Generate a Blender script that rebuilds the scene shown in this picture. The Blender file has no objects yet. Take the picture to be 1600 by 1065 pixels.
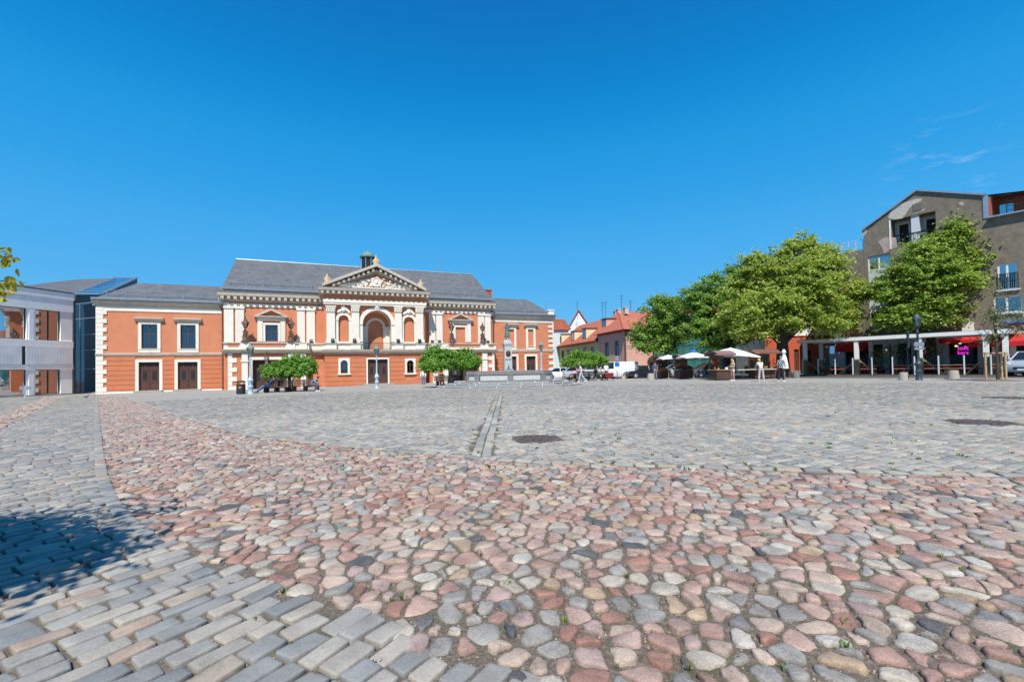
import bpy, math, random
import numpy as np
from mathutils import Vector, Matrix
random.seed(7); RNG = np.random.default_rng(11)
S = bpy.context.scene
COL = S.collection
RAD = math.radians

# ------------------------------------------------------------------ camera, sky, sun, exposure
CF, CPX, CPY, PITCH, ROLL, CH = 711.0, 800.0, 561.0, .02, .018, 1.3
GA, GB = .0071, -.0034                      # slope of the square
_cp, _sp, _cr, _sr = math.cos(PITCH), math.sin(PITCH), math.cos(ROLL), math.sin(ROLL)
CFW = np.array([0, _cp, _sp]); _u0 = np.array([0, -_sp, _cp]); _r0 = np.array([1., 0, 0])
CR = _cr*_r0 - _sr*_u0; CU = _sr*_r0 + _cr*_u0
cam = bpy.data.cameras.new('camera'); camo = bpy.data.objects.new('camera', cam); COL.objects.link(camo)
cam.sensor_width = 36; cam.lens = CF/1600*36; cam.shift_y = 28.5/1600; cam.clip_start = .05; cam.clip_end = 3000
camo.matrix_world = Matrix(((CR[0], CU[0], -CFW[0], 0), (CR[1], CU[1], -CFW[1], 0), (CR[2], CU[2], -CFW[2], CH), (0, 0, 0, 1)))
S.camera = camo
S.view_settings.view_transform = 'Standard'; S.view_settings.look = 'None'
S.view_settings.exposure = EXPOSURE = .37; S.view_settings.gamma = 1
SUN_EL, SUN_AZ = RAD(55), RAD(-3)            # azimuth: from behind the camera towards its right
sv = Vector((math.sin(SUN_AZ)*math.cos(SUN_EL), -math.cos(SUN_AZ)*math.cos(SUN_EL), math.sin(SUN_EL)))
sun = bpy.data.lights.new('sun', 'SUN'); sun.energy = 4.5; sun.angle = RAD(.5); sun.color = (1, .965, .91)
suno = bpy.data.objects.new('sun', sun); COL.objects.link(suno)
suno.rotation_euler = sv.to_track_quat('Z', 'Y').to_euler(); suno.location = (5, -20, 40)

W = bpy.data.worlds.new('World'); S.world = W; W.use_nodes = True
nt = W.node_tree; nt.nodes.clear()
def wn(t, **k):
    n = nt.nodes.new(t)
    for a, b in k.items(): setattr(n, a, b)
    return n
sky = wn('ShaderNodeTexSky', sky_type='NISHITA', sun_disc=False, sun_elevation=SUN_EL, sun_rotation=math.pi-SUN_AZ,
         altitude=0, air_density=1.0, dust_density=.0, ozone_density=1.0)
hs = wn('ShaderNodeHueSaturation'); hs.inputs['Saturation'].default_value = 1.0; hs.inputs['Value'].default_value = 1.0
hs.inputs['Hue'].default_value = .5
bg = wn('ShaderNodeBackground'); bg.inputs['Strength'].default_value = .1
wo = wn('ShaderNodeOutputWorld')
# the Nishita sky, pulled towards the deep polarised blue of a dry June noon
tcw = wn('ShaderNodeTexCoord'); sxw = wn('ShaderNodeSeparateXYZ'); rw = wn('ShaderNodeValToRGB'); nt.links.new(tcw.outputs['Generated'], sxw.inputs[0]); nt.links.new(sxw.outputs['Z'], rw.inputs['Fac'])
rw.color_ramp.interpolation = 'CARDINAL'
while len(rw.color_ramp.elements) < 5: rw.color_ramp.elements.new(.5)
for el, (p_, c_) in zip(rw.color_ramp.elements, ((0, (.15, .50, .86)), (.15, (.088, .43, .83)), (.30, (.036, .36, .79)), (.46, (.006, .27, .68)), (.66, (.001, .15, .49)))): el.position = p_; el.color = (*c_, 1)
mw = wn('ShaderNodeMixRGB'); mw.inputs['Fac'].default_value = .96; ms_ = wn('ShaderNodeVectorMath', operation='SCALE'); ms_.inputs['Scale'].default_value = 8.2
nt.links.new(rw.outputs[0], ms_.inputs[0]); nt.links.new(sky.outputs[0], mw.inputs['Color1']); nt.links.new(ms_.outputs[0], mw.inputs['Color2']); nt.links.new(mw.outputs[0], hs.inputs['Color'])
# a few thin wisps of cirrus low in the sky on the right, fixed to their compass direction
geo = wn('ShaderNodeTexCoord'); mp = wn('ShaderNodeMapping')
mp.inputs['Rotation'].default_value = (0, RAD(24), RAD(45)); mp.inputs['Scale'].default_value = (11, 11, 46)
nz = wn('ShaderNodeTexNoise'); nz.inputs['Scale'].default_value = 1.3; nz.inputs['Detail'].default_value = 7; nz.inputs['Roughness'].default_value = .62
rp = wn('ShaderNodeMapRange'); rp.inputs['From Min'].default_value = .55; rp.inputs['From Max'].default_value = .85
_d = CFW + CR*(1480-CPX)/CF + CU*(CPY-262)/CF; _d = _d/np.linalg.norm(_d)
dt = wn('ShaderNodeVectorMath', operation='DISTANCE'); dt.inputs[1].default_value = tuple(_d)
mk = wn('ShaderNodeMapRange'); mk.inputs['From Min'].default_value = .09; mk.inputs['From Max'].default_value = .02
mu = wn('ShaderNodeMath', operation='MULTIPLY'); m2 = wn('ShaderNodeMath', operation='MULTIPLY'); m2.inputs[1].default_value = .42
mx = wn('ShaderNodeMixRGB'); mx.inputs['Color2'].default_value = (6.5, 7.2, 8.2, 1)
nt.links.new(geo.outputs['Generated'], mp.inputs['Vector']); nt.links.new(mp.outputs[0], nz.inputs['Vector'])
nt.links.new(nz.outputs['Fac'], rp.inputs['Value']); nt.links.new(geo.outputs['Generated'], dt.inputs[0])
nt.links.new(dt.outputs['Value'], mk.inputs['Value']); nt.links.new(rp.outputs[0], mu.inputs[0]); nt.links.new(mk.outputs[0], mu.inputs[1])
nt.links.new(mu.outputs[0], m2.inputs[0]); nt.links.new(m2.outputs[0], mx.inputs['Fac']); nt.links.new(hs.outputs[0], mx.inputs['Color1'])
nt.links.new(mx.outputs[0], bg.inputs['Color']); nt.links.new(bg.outputs[0], wo.inputs['Surface'])

# ------------------------------------------------------------------ measuring helpers
def gz(x, y): return GA*x + GB*y
def ray(x, y): return CFW + CR*(x-CPX)/CF + CU*(CPY-y)/CF
def G(x, y):
    d = ray(x, y); t = CH/(GA*d[0]+GB*d[1]-d[2]); return d[0]*t, d[1]*t, CH+d[2]*t
def onY(x, y, Y):
    d = ray(x, y); t = Y/d[1]; return Vector((d[0]*t, Y, CH+d[2]*t))
class Front:
    """A vertical facade plane: u along it, off metres in front of it, z up from its base zb."""
    def __init__(s, o, ang, zb):
        s.o = np.array(o[:2], float); s.a = ang; s.d = np.array([math.cos(ang), math.sin(ang)]); s.n = np.array([s.d[1], -s.d[0]]); s.zb = zb
    def uz(s, x, y, off=0.):
        q = ray(x, y); o = s.o + s.n*off; t = (s.n@o)/(s.n@q[:2])
        return float((q[:2]*t-o)@s.d), float(CH+q[2]*t-s.zb)
    def u(s, x, off=0.): return s.uz(x, 560, off)[0]
    def r(s, x0, x1, y0, y1, off=0.):
        xm = (x0+x1)/2
        return s.u(x0, off), s.u(x1, off), s.uz(xm, y1, off)[1], s.uz(xm, y0, off)[1]
    def root(s, name, label, cat, group=None):
        return thing(name, label, cat, (s.o[0], s.o[1], s.zb), s.a, group)

# ------------------------------------------------------------------ object helpers
def tag(o, label=None, cat=None, group=None, kind=None):
    for k, v in (('label', label), ('category', cat), ('group', group), ('kind', kind)):
        if v: o[k] = v
    return o
def thing(name, label, cat, loc, rz=0, group=None):
    o = bpy.data.objects.new(name, None); COL.objects.link(o); o.location = loc; o.rotation_euler = (0, 0, rz); o.empty_display_size = .2
    return tag(o, label, cat, group)
def dup(root, loc, rz=None, label=None, group=None, sc=None):
    r = root.copy(); COL.objects.link(r); r.location = loc
    if rz is not None: r.rotation_euler = (0, 0, rz)
    if sc: r.scale = (sc, sc, sc)
    if label: r['label'] = label
    if group: r['group'] = group
    def kids(a, b):
        for ch in list(a.children):
            c = ch.copy(); COL.objects.link(c); c.parent = b; kids(ch, c)
    kids(root, r)
    return r
class MB:
    def __init__(s): s.v = []; s.f = []; s.m = []
    def add(s, vs, fs, mi=0):
        b = len(s.v); s.v.extend([tuple(map(float, v)) for v in vs]); s.f.extend([tuple(i+b for i in f) for f in fs]); s.m.extend([mi]*len(fs)); return s
    def box(s, x0, x1, y0, y1, z0, z1, mi=0):
        x0, x1 = min(x0, x1), max(x0, x1); y0, y1 = min(y0, y1), max(y0, y1); z0, z1 = min(z0, z1), max(z0, z1)
        return s.add([(x0,y0,z0),(x1,y0,z0),(x1,y1,z0),(x0,y1,z0),(x0,y0,z1),(x1,y0,z1),(x1,y1,z1),(x0,y1,z1)],
                     [(0,3,2,1),(4,5,6,7),(0,1,5,4),(1,2,6,5),(2,3,7,6),(3,0,4,7)], mi)
    def rbox(s, c, size, rz=0, rx=0, mi=0):
        M = Matrix.Translation(c) @ Matrix.Rotation(rz, 4, 'Z') @ Matrix.Rotation(rx, 4, 'X'); a, b, h = [q/2 for q in size]
        vs = [M @ Vector(q) for q in ((-a,-b,-h),(a,-b,-h),(a,b,-h),(-a,b,-h),(-a,-b,h),(a,-b,h),(a,b,h),(-a,b,h))]
        return s.add(vs, [(0,3,2,1),(4,5,6,7),(0,1,5,4),(1,2,6,5),(2,3,7,6),(3,0,4,7)], mi)
    def poly(s, pts, mi=0): return s.add(pts, [tuple(range(len(pts)))], mi)
    def prism(s, pts, y0, y1, mi=0):
        """polygon in (x, z), extruded from y0 (front) to y1"""
        n = len(pts); vs = [(x, y0, z) for x, z in pts]+[(x, y1, z) for x, z in pts]
        return s.add(vs, [tuple(range(n)), tuple(range(2*n-1, n-1, -1))]+[(i, i+n, (i+1) % n+n, (i+1) % n) for i in range(n)], mi)
    def slab(s, pts, z0, z1, mi=0):
        n = len(pts); vs = [(x, y, z0) for x, y in pts]+[(x, y, z1) for x, y in pts]
        return s.add(vs, [tuple(range(n-1, -1, -1)), tuple(range(n, 2*n))]+[(i, (i+1) % n, (i+1) % n+n, i+n) for i in range(n)], mi)
    def tube(s, pts, rad, n=8, mi=0, cap=True):
        pts = [Vector(p) for p in pts]; k = len(pts); rad = [rad]*k if isinstance(rad, (int, float)) else rad; vs = []; ref = None
        for i, p in enumerate(pts):
            t = (pts[min(i+1, k-1)]-pts[max(i-1, 0)]).normalized()
            if ref is None: ref = Vector((1, 0, 0)) if abs(t.x) < .8 else Vector((0, 1, 0))
            a = (ref - t*ref.dot(t)).normalized(); b = t.cross(a); ref = a
            vs += [p+(a*math.cos(2*math.pi*j/n)+b*math.sin(2*math.pi*j/n))*rad[i] for j in range(n)]
        fs = [(i*n+j, i*n+(j+1) % n, (i+1)*n+(j+1) % n, (i+1)*n+j) for i in range(k-1) for j in range(n)]
        if cap: fs += [tuple(range(n-1, -1, -1)), tuple((k-1)*n+j for j in range(n))]
        return s.add(vs, fs, mi)
    def lathe(s, prof, c=(0, 0, 0), n=16, mi=0, rot=0., sx=1., sy=1.):
        vs = [(c[0]+sx*r*math.cos(2*math.pi*j/n+rot), c[1]+sy*r*math.sin(2*math.pi*j/n+rot), c[2]+z) for r, z in prof for j in range(n)]
        k = len(prof); fs = [(i*n+j, i*n+(j+1) % n, (i+1)*n+(j+1) % n, (i+1)*n+j) for i in range(k-1) for j in range(n)]
        return s.add(vs, fs+[tuple(range(n-1, -1, -1)), tuple((k-1)*n+j for j in range(n))], mi)
    def ball(s, c, r, n=12, k=7, mi=0):
        rx, ry, rz = (r, r, r) if isinstance(r, (int, float)) else r
        vs = [(c[0]+rx*math.sin(math.pi*i/k)*math.cos(2*math.pi*j/n), c[1]+ry*math.sin(math.pi*i/k)*math.sin(2*math.pi*j/n), c[2]+rz*math.cos(math.pi*i/k)) for i in range(1, k) for j in range(n)]
        vs += [(c[0], c[1], c[2]+rz), (c[0], c[1], c[2]-rz)]; m = (k-1)*n
        fs = [(i*n+j, (i+1)*n+j, (i+1)*n+(j+1) % n, i*n+(j+1) % n) for i in range(k-2) for j in range(n)]
        fs += [(m, j, (j+1) % n) for j in range(n)]+[(m+1, (k-2)*n+(j+1) % n, (k-2)*n+j) for j in range(n)]
        return s.add(vs, fs, mi)
    def frame(s, x0, x1, z0, z1, t, y0, y1, mi=0, bottom=True):
        s.box(x0, x0+t, y0, y1, z0, z1, mi); s.box(x1-t, x1, y0, y1, z0, z1, mi); s.box(x0+t, x1-t, y0, y1, z1-t, z1, mi)
        if bottom: s.box(x0+t, x1-t, y0, y1, z0, z0+t, mi)
        return s
    def build(s, name, mat, parent=None, smooth=False, bevel=0):
        me = bpy.data.meshes.new(name); me.from_pydata(s.v, [], s.f)
        mats = mat if isinstance(mat, (list, tuple)) else [mat]
        for q in mats: me.materials.append(q)
        if len(mats) > 1: me.polygons.foreach_set('material_index', s.m)
        if smooth:
            me.polygons.foreach_set('use_smooth', [True]*len(s.f)); me.set_sharp_from_angle(angle=RAD(42))
        me.update(); o = bpy.data.objects.new(name, me); COL.objects.link(o)
        if parent is not None: o.parent = parent
        if bevel:
            b = o.modifiers.new('bevel', 'BEVEL'); b.width = bevel; b.segments = 2; b.limit_method = 'ANGLE'
        return o
def npmesh(name, V, quads, tris, mat, parent=None, smooth=True):
    """big meshes straight from numpy arrays"""
    me = bpy.data.meshes.new(name); nq, ntr = len(quads), len(tris)
    me.vertices.add(len(V)); me.vertices.foreach_set('co', np.asarray(V, np.float32).ravel())
    li = np.concatenate([np.asarray(quads, np.int32).ravel(), np.asarray(tris, np.int32).ravel()])
    me.loops.add(len(li)); me.loops.foreach_set('vertex_index', li)
    st = np.concatenate([np.arange(nq)*4, nq*4+np.arange(ntr)*3]).astype(np.int32)
    me.polygons.add(nq+ntr); me.polygons.foreach_set('loop_start', st)
    me.polygons.foreach_set('use_smooth', np.full(nq+ntr, smooth)); me.update(calc_edges=True)
    me.materials.append(mat); o = bpy.data.objects.new(name, me); COL.objects.link(o)
    if parent is not None: o.parent = parent
    return o

# ------------------------------------------------------------------ materials
MATS = {}
def newmat(name):
    m = bpy.data.materials.new(name); m.use_nodes = True; t = m.node_tree; b = t.nodes['Principled BSDF']; return m, t, b
def N(t, kind, **k):
    n = t.nodes.new(kind)
    for a, v in k.items():
        if a in n.inputs: n.inputs[a].default_value = v
        else: setattr(n, a, v)
    return n
def c4(c): return (*c, 1) if len(c) == 3 else c
def pm(name, c, var=.12, scale=2., rough=.75, bump=.0, bscale=40., metal=0., dirt=None, spec=.4, c2=None, coord='Object'):
    """paint, stone, metal: a base colour that drifts with two sizes of noise, optional stains and bump"""
    m, t, b = newmat(name); L = t.links.new
    tc = N(t, 'ShaderNodeTexCoord'); n1 = N(t, 'ShaderNodeTexNoise', Scale=scale, Detail=6., Roughness=.6)
    L(tc.outputs[coord], n1.inputs['Vector'])
    rp = N(t, 'ShaderNodeValToRGB'); e = rp.color_ramp.elements
    ca = c; cb = c2 or tuple(min(1, x*(1+var)) for x in c); cc = tuple(x*(1-var) for x in c) if not c2 else c
    e[0].position = .3; e[0].color = c4(cc); e[1].position = .7; e[1].color = c4(cb)
    L(n1.outputs['Fac'], rp.inputs['Fac']); out = rp.outputs[0]
    if dirt:
        n2 = N(t, 'ShaderNodeTexNoise', Scale=scale*.35, Detail=8., Roughness=.7); mp = N(t, 'ShaderNodeMapping'); mp.inputs['Scale'].default_value = (1, 1, .3)
        L(tc.outputs[coord], mp.inputs[0]); L(mp.outputs[0], n2.inputs['Vector'])
        r2 = N(t, 'ShaderNodeMapRange'); r2.inputs['From Min'].default_value = .5; r2.inputs['From Max'].default_value = .75; r2.inputs['To Max'].default_value = dirt[1]
        mx = N(t, 'ShaderNodeMixRGB'); mx.inputs['Color2'].default_value = c4(dirt[0])
        L(n2.outputs['Fac'], r2.inputs['Value']); L(r2.outputs[0], mx.inputs['Fac']); L(out, mx.inputs['Color1']); out = mx.outputs[0]
    L(out, b.inputs['Base Color']); b.inputs['Roughness'].default_value = rough; b.inputs['Metallic'].default_value = metal
    b.inputs['Specular IOR Level'].default_value = spec
    if bump:
        n3 = N(t, 'ShaderNodeTexNoise', Scale=bscale, Detail=5.); bp = N(t, 'ShaderNodeBump', Strength=bump, Distance=.02)
        L(tc.outputs[coord], n3.inputs['Vector']); L(n3.outputs['Fac'], bp.inputs['Height']); L(bp.outputs[0], b.inputs['Normal'])
    return m
def tilemat(name, c1, c2, cm, w, h, axes='XZ', rough=.7, offset=.5, gap=.015, rot=0., bump=.4):
    """roof tiles, slates, bricks: Brick texture over two local axes"""
    m, t, b = newmat(name); L = t.links.new
    tc = N(t, 'ShaderNodeTexCoord'); sp = N(t, 'ShaderNodeSeparateXYZ'); cb = N(t, 'ShaderNodeCombineXYZ')
    L(tc.outputs['Object'], sp.inputs[0]); L(sp.outputs[axes[0]], cb.inputs['X']); L(sp.outputs[axes[1]], cb.inputs['Y'])
    br = N(t, 'ShaderNodeTexBrick', Scale=1.0); br.inputs['Color1'].default_value = c4(c1); br.inputs['Color2'].default_value = c4(c2); br.inputs['Mortar'].default_value = c4(cm)
    br.inputs['Mortar Size'].default_value = gap; br.inputs['Brick Width'].default_value = w; br.inputs['Row Height'].default_value = h; br.offset = offset
    L(cb.outputs[0], br.inputs['Vector'])
    n1 = N(t, 'ShaderNodeTexNoise', Scale=.9, Detail=6.); L(tc.outputs['Object'], n1.inputs['Vector'])
    hv = N(t, 'ShaderNodeHueSaturation'); mr = N(t, 'ShaderNodeMapRange'); mr.inputs['To Min'].default_value = .72; mr.inputs['To Max'].default_value = 1.28
    L(n1.outputs['Fac'], mr.inputs['Value']); L(mr.outputs[0], hv.inputs['Value']); L(br.outputs['Color'], hv.inputs['Color']); L(hv.outputs[0], b.inputs['Base Color'])
    bp = N(t, 'ShaderNodeBump', Strength=bump, Distance=.02); bp.invert = True; L(br.outputs['Fac'], bp.inputs['Height']); L(bp.outputs[0], b.inputs['Normal'])
    b.inputs['Roughness'].default_value = rough
    return m
def stonemat(name, stops, speck=.35, scale=60., rough=.68, bump=.25, grime=.45):
    """granite whose colour is drawn stone by stone, with mineral speckle"""
    m, t, b = newmat(name); L = t.links.new
    g = N(t, 'ShaderNodeNewGeometry'); rp = N(t, 'ShaderNodeValToRGB'); cr = rp.color_ramp; cr.interpolation = 'CONSTANT'
    while len(cr.elements) < len(stops): cr.elements.new(.5)
    for e, (p, c) in zip(cr.elements, stops): e.position = p; e.color = c4(c)
    L(g.outputs['Random Per Island'], rp.inputs['Fac'])
    tc = N(t, 'ShaderNodeTexCoord'); n1 = N(t, 'ShaderNodeTexNoise', Scale=scale, Detail=4., Roughness=.75); n2 = N(t, 'ShaderNodeTexNoise', Scale=6., Detail=5.)
    L(tc.outputs['Object'], n1.inputs['Vector']); L(tc.outputs['Object'], n2.inputs['Vector'])
    ad = N(t, 'ShaderNodeMath', operation='ADD'); L(n1.outputs['Fac'], ad.inputs[0]); L(n2.outputs['Fac'], ad.inputs[1])
    mr = N(t, 'ShaderNodeMapRange'); mr.inputs['From Min'].default_value = .55; mr.inputs['From Max'].default_value = 1.45; mr.inputs['To Min'].default_value = 1-speck; mr.inputs['To Max'].default_value = 1+speck
    L(ad.outputs[0], mr.inputs['Value'])
    hv = N(t, 'ShaderNodeHueSaturation'); L(mr.outputs[0], hv.inputs['Value']); L(rp.outputs[0], hv.inputs['Color'])
    n4 = N(t, 'ShaderNodeTexNoise', Scale=.45, Detail=7., Roughness=.72); L(tc.outputs['Object'], n4.inputs['Vector']); r4 = N(t, 'ShaderNodeMapRange'); r4.inputs['From Min'].default_value = .46; r4.inputs['From Max'].default_value = .72; r4.inputs['To Max'].default_value = grime
    m4 = N(t, 'ShaderNodeMixRGB'); m4.inputs['Color2'].default_value = (.20, .17, .135, 1); L(n4.outputs['Fac'], r4.inputs['Value']); L(r4.outputs[0], m4.inputs['Fac']); L(hv.outputs[0], m4.inputs['Color1'])
    n5 = N(t, 'ShaderNodeTexNoise', Scale=19., Detail=6., Roughness=.7); L(tc.outputs['Object'], n5.inputs['Vector']); r5 = N(t, 'ShaderNodeMapRange'); r5.inputs['From Min'].default_value = .55; r5.inputs['From Max'].default_value = .72; r5.inputs['To Max'].default_value = .3
    m5 = N(t, 'ShaderNodeMixRGB'); m5.inputs['Color2'].default_value = (.22, .20, .175, 1); L(n5.outputs['Fac'], r5.inputs['Value']); L(r5.outputs[0], m5.inputs['Fac']); L(m4.outputs[0], m5.inputs['Color1']); L(m5.outputs[0], b.inputs['Base Color'])
    bp = N(t, 'ShaderNodeBump', Strength=bump, Distance=.006); L(n1.outputs['Fac'], bp.inputs['Height']); L(bp.outputs[0], b.inputs['Normal'])
    b.inputs['Roughness'].default_value = rough; b.inputs['Specular IOR Level'].default_value = .35
    return m
def leafmat(name, stops, trans=.35, rough=.5):
    m, t, b = newmat(name); L = t.links.new
    g = N(t, 'ShaderNodeNewGeometry'); rp = N(t, 'ShaderNodeValToRGB'); cr = rp.color_ramp
    while len(cr.elements) < len(stops): cr.elements.new(.5)
    for e, (p, c) in zip(cr.elements, stops): e.position = p; e.color = c4(c)
    L(g.outputs['Random Per Island'], rp.inputs['Fac']); L(rp.outputs[0], b.inputs['Base Color'])
    b.inputs['Roughness'].default_value = rough; b.inputs['Specular IOR Level'].default_value = .35
    tr = N(t, 'ShaderNodeBsdfTranslucent'); hv = N(t, 'ShaderNodeHueSaturation'); hv.inputs['Value'].default_value = 1.6; hv.inputs['Hue'].default_value = .485
    L(rp.outputs[0], hv.inputs['Color']); L(hv.outputs[0], tr.inputs['Color'])
    ms = N(t, 'ShaderNodeMixShader'); ms.inputs[0].default_value = trans; out = t.nodes['Material Output']
    L(b.outputs[0], ms.inputs[1]); L(tr.outputs[0], ms.inputs[2]); L(ms.outputs[0], out.inputs['Surface'])
    return m
def glassmat(name, tint=(.75, .85, .88), refl=.12, clear=.75, rough=.02):
    """window glass: partly see-through, mirror-like at grazing angles"""
    m, t, b = newmat(name); L = t.links.new; out = t.nodes['Material Output']
    tp = N(t, 'ShaderNodeBsdfTransparent'); tp.inputs[0].default_value = c4(tuple(x*clear for x in tint)); gl = N(t, 'ShaderNodeBsdfGlossy'); gl.inputs['Roughness'].default_value = rough
    gl.inputs['Color'].default_value = (.92, .96, 1, 1)
    fr = N(t, 'ShaderNodeFresnel', IOR=1.5); ad = N(t, 'ShaderNodeMath', operation='ADD'); ad.inputs[1].default_value = refl; ad.use_clamp = True
    ms = N(t, 'ShaderNodeMixShader'); L(fr.outputs[0], ad.inputs[0]); L(ad.outputs[0], ms.inputs[0]); L(tp.outputs[0], ms.inputs[1]); L(gl.outputs[0], ms.inputs[2]); L(ms.outputs[0], out.inputs['Surface'])
    return m
def emat(name, c, s):
    m, t, b = newmat(name); b.inputs['Base Color'].default_value = c4(c); b.inputs['Emission Color'].default_value = c4(c); b.inputs['Emission Strength'].default_value = s; return m
M = dict(
    orange=pm('orange_render', (.60, .222, .112), .08, 1.2, .85, .15, 60, dirt=((.47, .19, .105), .30)),
    orange_dark=pm('orange_rusticated_render', (.575, .188, .085), .09, 1.0, .85, .15, 60, dirt=((.62, .25, .15), .4)),
    plinthred=pm('red_plinth_paint', (.42, .10, .06), .2, 3, .85, .2, 40, dirt=((.25, .12, .09), .5)),
    cream=pm('cream_render', (.80, .735, .62), .05, 1.5, .8, .1, 50, dirt=((.58, .52, .42), .35)),
    white=pm('white_paint', (.80, .78, .72), .04, 2, .7, .05, 50, dirt=((.6, .58, .52), .25)),
    taupe=pm('weathered_stone_cornice', (.54, .47, .385), .12, 3, .85, .2, 30, dirt=((.33, .29, .24), .5)),
    slate=tilemat('slate_roof', (.105, .11, .112), (.15, .155, .158), (.065, .067, .07), .42, .17, 'XZ', .8, gap=.014),
    zinc=pm('zinc_sheet', (.36, .41, .46), .12, 3, .38, .05, 20, metal=.55),
    darkmetal=pm('dark_metal', (.035, .037, .042), .2, 5, .45, 0, metal=.4),
    door=pm('carved_oak_door', (.105, .048, .036), .22, 9, .55, .3, 30),
    doordark=pm('dark_door_wood', (.055, .025, .02), .2, 9, .5, .2, 30),  # darker tone of the door wood, used for the transoms
    winframe=pm('brown_window_frame', (.115, .055, .042), .15, 8, .5),
    glass=glassmat('window_glass', (.62, .66, .68), .13, .66),
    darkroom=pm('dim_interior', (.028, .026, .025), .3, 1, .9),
    curtain=pm('red_white_curtain', (.55, .30, .30), .3, 12, .9, c2=(.75, .62, .6)),
    copper=pm('green_copper', (.15, .25, .20), .2, 6, .6, .1, 20),
    bronze=pm('green_bronze', (.09, .16, .15), .3, 14, .5, .3, 40, metal=.35, c2=(.17, .27, .25)),
    granite=pm('grey_granite', (.34, .335, .32), .16, 7, .75, .3, 90, dirt=((.2, .19, .18), .45)),
    granitelight=pm('light_granite_panel', (.50, .49, .455), .12, 6, .75, .25, 90, dirt=((.34, .33, .31), .4)),
    granitedark=pm('dark_granite_rim', (.20, .195, .185), .22, 8, .7, .3, 90, dirt=((.12, .11, .10), .5)),
    sandstone=pm('weathered_sandstone', (.52, .40, .25), .25, 8, .85, .4, 30),
    lampblue=pm('pale_blue_lamp_paint', (.42, .53, .60), .12, 5, .45, dirt=((.3, .33, .34), .4)),
    lampgreen=pm('green_lantern_paint', (.18, .27, .25), .15, 6, .5),
    lampdark=pm('dark_blue_lamp_paint', (.035, .06, .075), .2, 5, .45),
    lampglass=glassmat('lantern_glass', (.8, .85, .85), .15, .8),
    black=pm('black_paint', (.02, .02, .022), .2, 6, .5),
    timber=pm('weathered_brown_timber', (.12, .075, .05), .3, 6, .7, .3, 25),
    bark=pm('tree_bark', (.065, .05, .04), .35, 6, .9, .8, 14),
    palewood=pm('pale_pine_pole', (.48, .32, .17), .18, 5, .7, .15, 25),
)
def cols(name, c, **k):
    if name not in M: M[name] = pm(name, c, **k)
    return M[name]
# ------------------------------------------------------------------ ground: grit bed, setts, fieldstones
def gpoly(px): return [G(*p)[:2] for p in px]
def inpoly(P, poly):
    x, y = P[:, 0], P[:, 1]; ins = np.zeros(len(P), bool); n = len(poly)
    for i in range(n):
        (x1, y1), (x2, y2) = poly[i], poly[(i+1) % n]
        c = ((y1 > y) != (y2 > y)); xi = (x2-x1)*(y-y1)/(y2-y1+1e-12)+x1; ins ^= c & (x < xi)
    return ins
def ground_sheet(name, poly, lift, mat, kind='structure'):
    m = MB(); m.poly([(x, y, gz(x, y)+lift) for x, y in poly]); return tag(m.build(name, mat), kind=kind)
grit, _t, _b = newmat('grit_bed'); L = _t.links.new
_tc = N(_t, 'ShaderNodeTexCoord'); _a = N(_t, 'ShaderNodeTexNoise', Scale=45., Detail=8., Roughness=.8); _c = N(_t, 'ShaderNodeTexNoise', Scale=1.6, Detail=5.)
L(_tc.outputs['Object'], _a.inputs['Vector']); L(_tc.outputs['Object'], _c.inputs['Vector'])
_r = N(_t, 'ShaderNodeValToRGB'); _e = _r.color_ramp.elements; _e[0].position = .34; _e[0].color = (.055, .043, .031, 1); _e[1].position = .72; _e[1].color = (.34, .29, .23, 1)
_m = _e.new(.5); _m.color = (.145, .113, .082, 1); L(_a.outputs['Fac'], _r.inputs['Fac'])
_q = N(_t, 'ShaderNodeMapRange'); _q.inputs['From Min'].default_value = .52; _q.inputs['From Max'].default_value = .7; _q.inputs['To Max'].default_value = .65
_x = N(_t, 'ShaderNodeMixRGB'); _x.inputs['Color2'].default_value = (.075, .085, .028, 1); L(_c.outputs['Fac'], _q.inputs['Value']); L(_q.outputs[0], _x.inputs['Fac']); L(_r.outputs[0], _x.inputs['Color1']); L(_x.outputs[0], _b.inputs['Base Color'])
_p = N(_t, 'ShaderNodeBump', Strength=.8, Distance=.012); L(_a.outputs['Fac'], _p.inputs['Height']); L(_p.outputs[0], _b.inputs['Normal']); _b.inputs['Roughness'].default_value = .95
R_ = 600
ground_sheet('ground', [(-R_, -R_), (R_, -R_), (R_, R_), (-R_, R_)], -.012, grit)

SETT = [(0, (0.235, 0.230, 0.213)), (.22, (0.286, 0.271, 0.242)), (.42, (0.330, 0.300, 0.254)), (.58, (0.252, 0.249, 0.235)), (.72, (0.375, 0.334, 0.272)), (.84, (0.330, 0.273, 0.213)), (.90, (0.196, 0.201, 0.196)), (.97, (0.347, 0.260, 0.199))]
SETTM = [(0, (0.257, 0.254, 0.226)), (.22, (0.317, 0.301, 0.261)), (.45, (0.359, 0.329, 0.274)), (.70, (0.419, 0.376, 0.304)), (.84, (0.371, 0.294, 0.229)), (.93, (0.228, 0.228, 0.212))]
FIELD = [(0, (.345, .21, .165)), (.14, (.40, .27, .215)), (.30, (.415, .315, .245)), (.43, (.30, .16, .118)), (.51, (.36, .255, .22)), (.61, (.30, .275, .245)), (.70, (.415, .36, .29)),
         (.81, (.27, .25, .222)), (.90, (.175, .168, .16)), (.925, (.44, .40, .34)), (.945, (.385, .275, .18)), (.988, (.09, .09, .09))]
sett_strip_mat = stonemat('blue_grey_setts', SETT, .42, 70., bump=.6)
sett_main_mat = stonemat('grey_setts', SETTM, .36, 60., bump=.5)
field_mat = stonemat('fieldstones', FIELD, .75, 85., bump=1.0, grime=.35)

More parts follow.
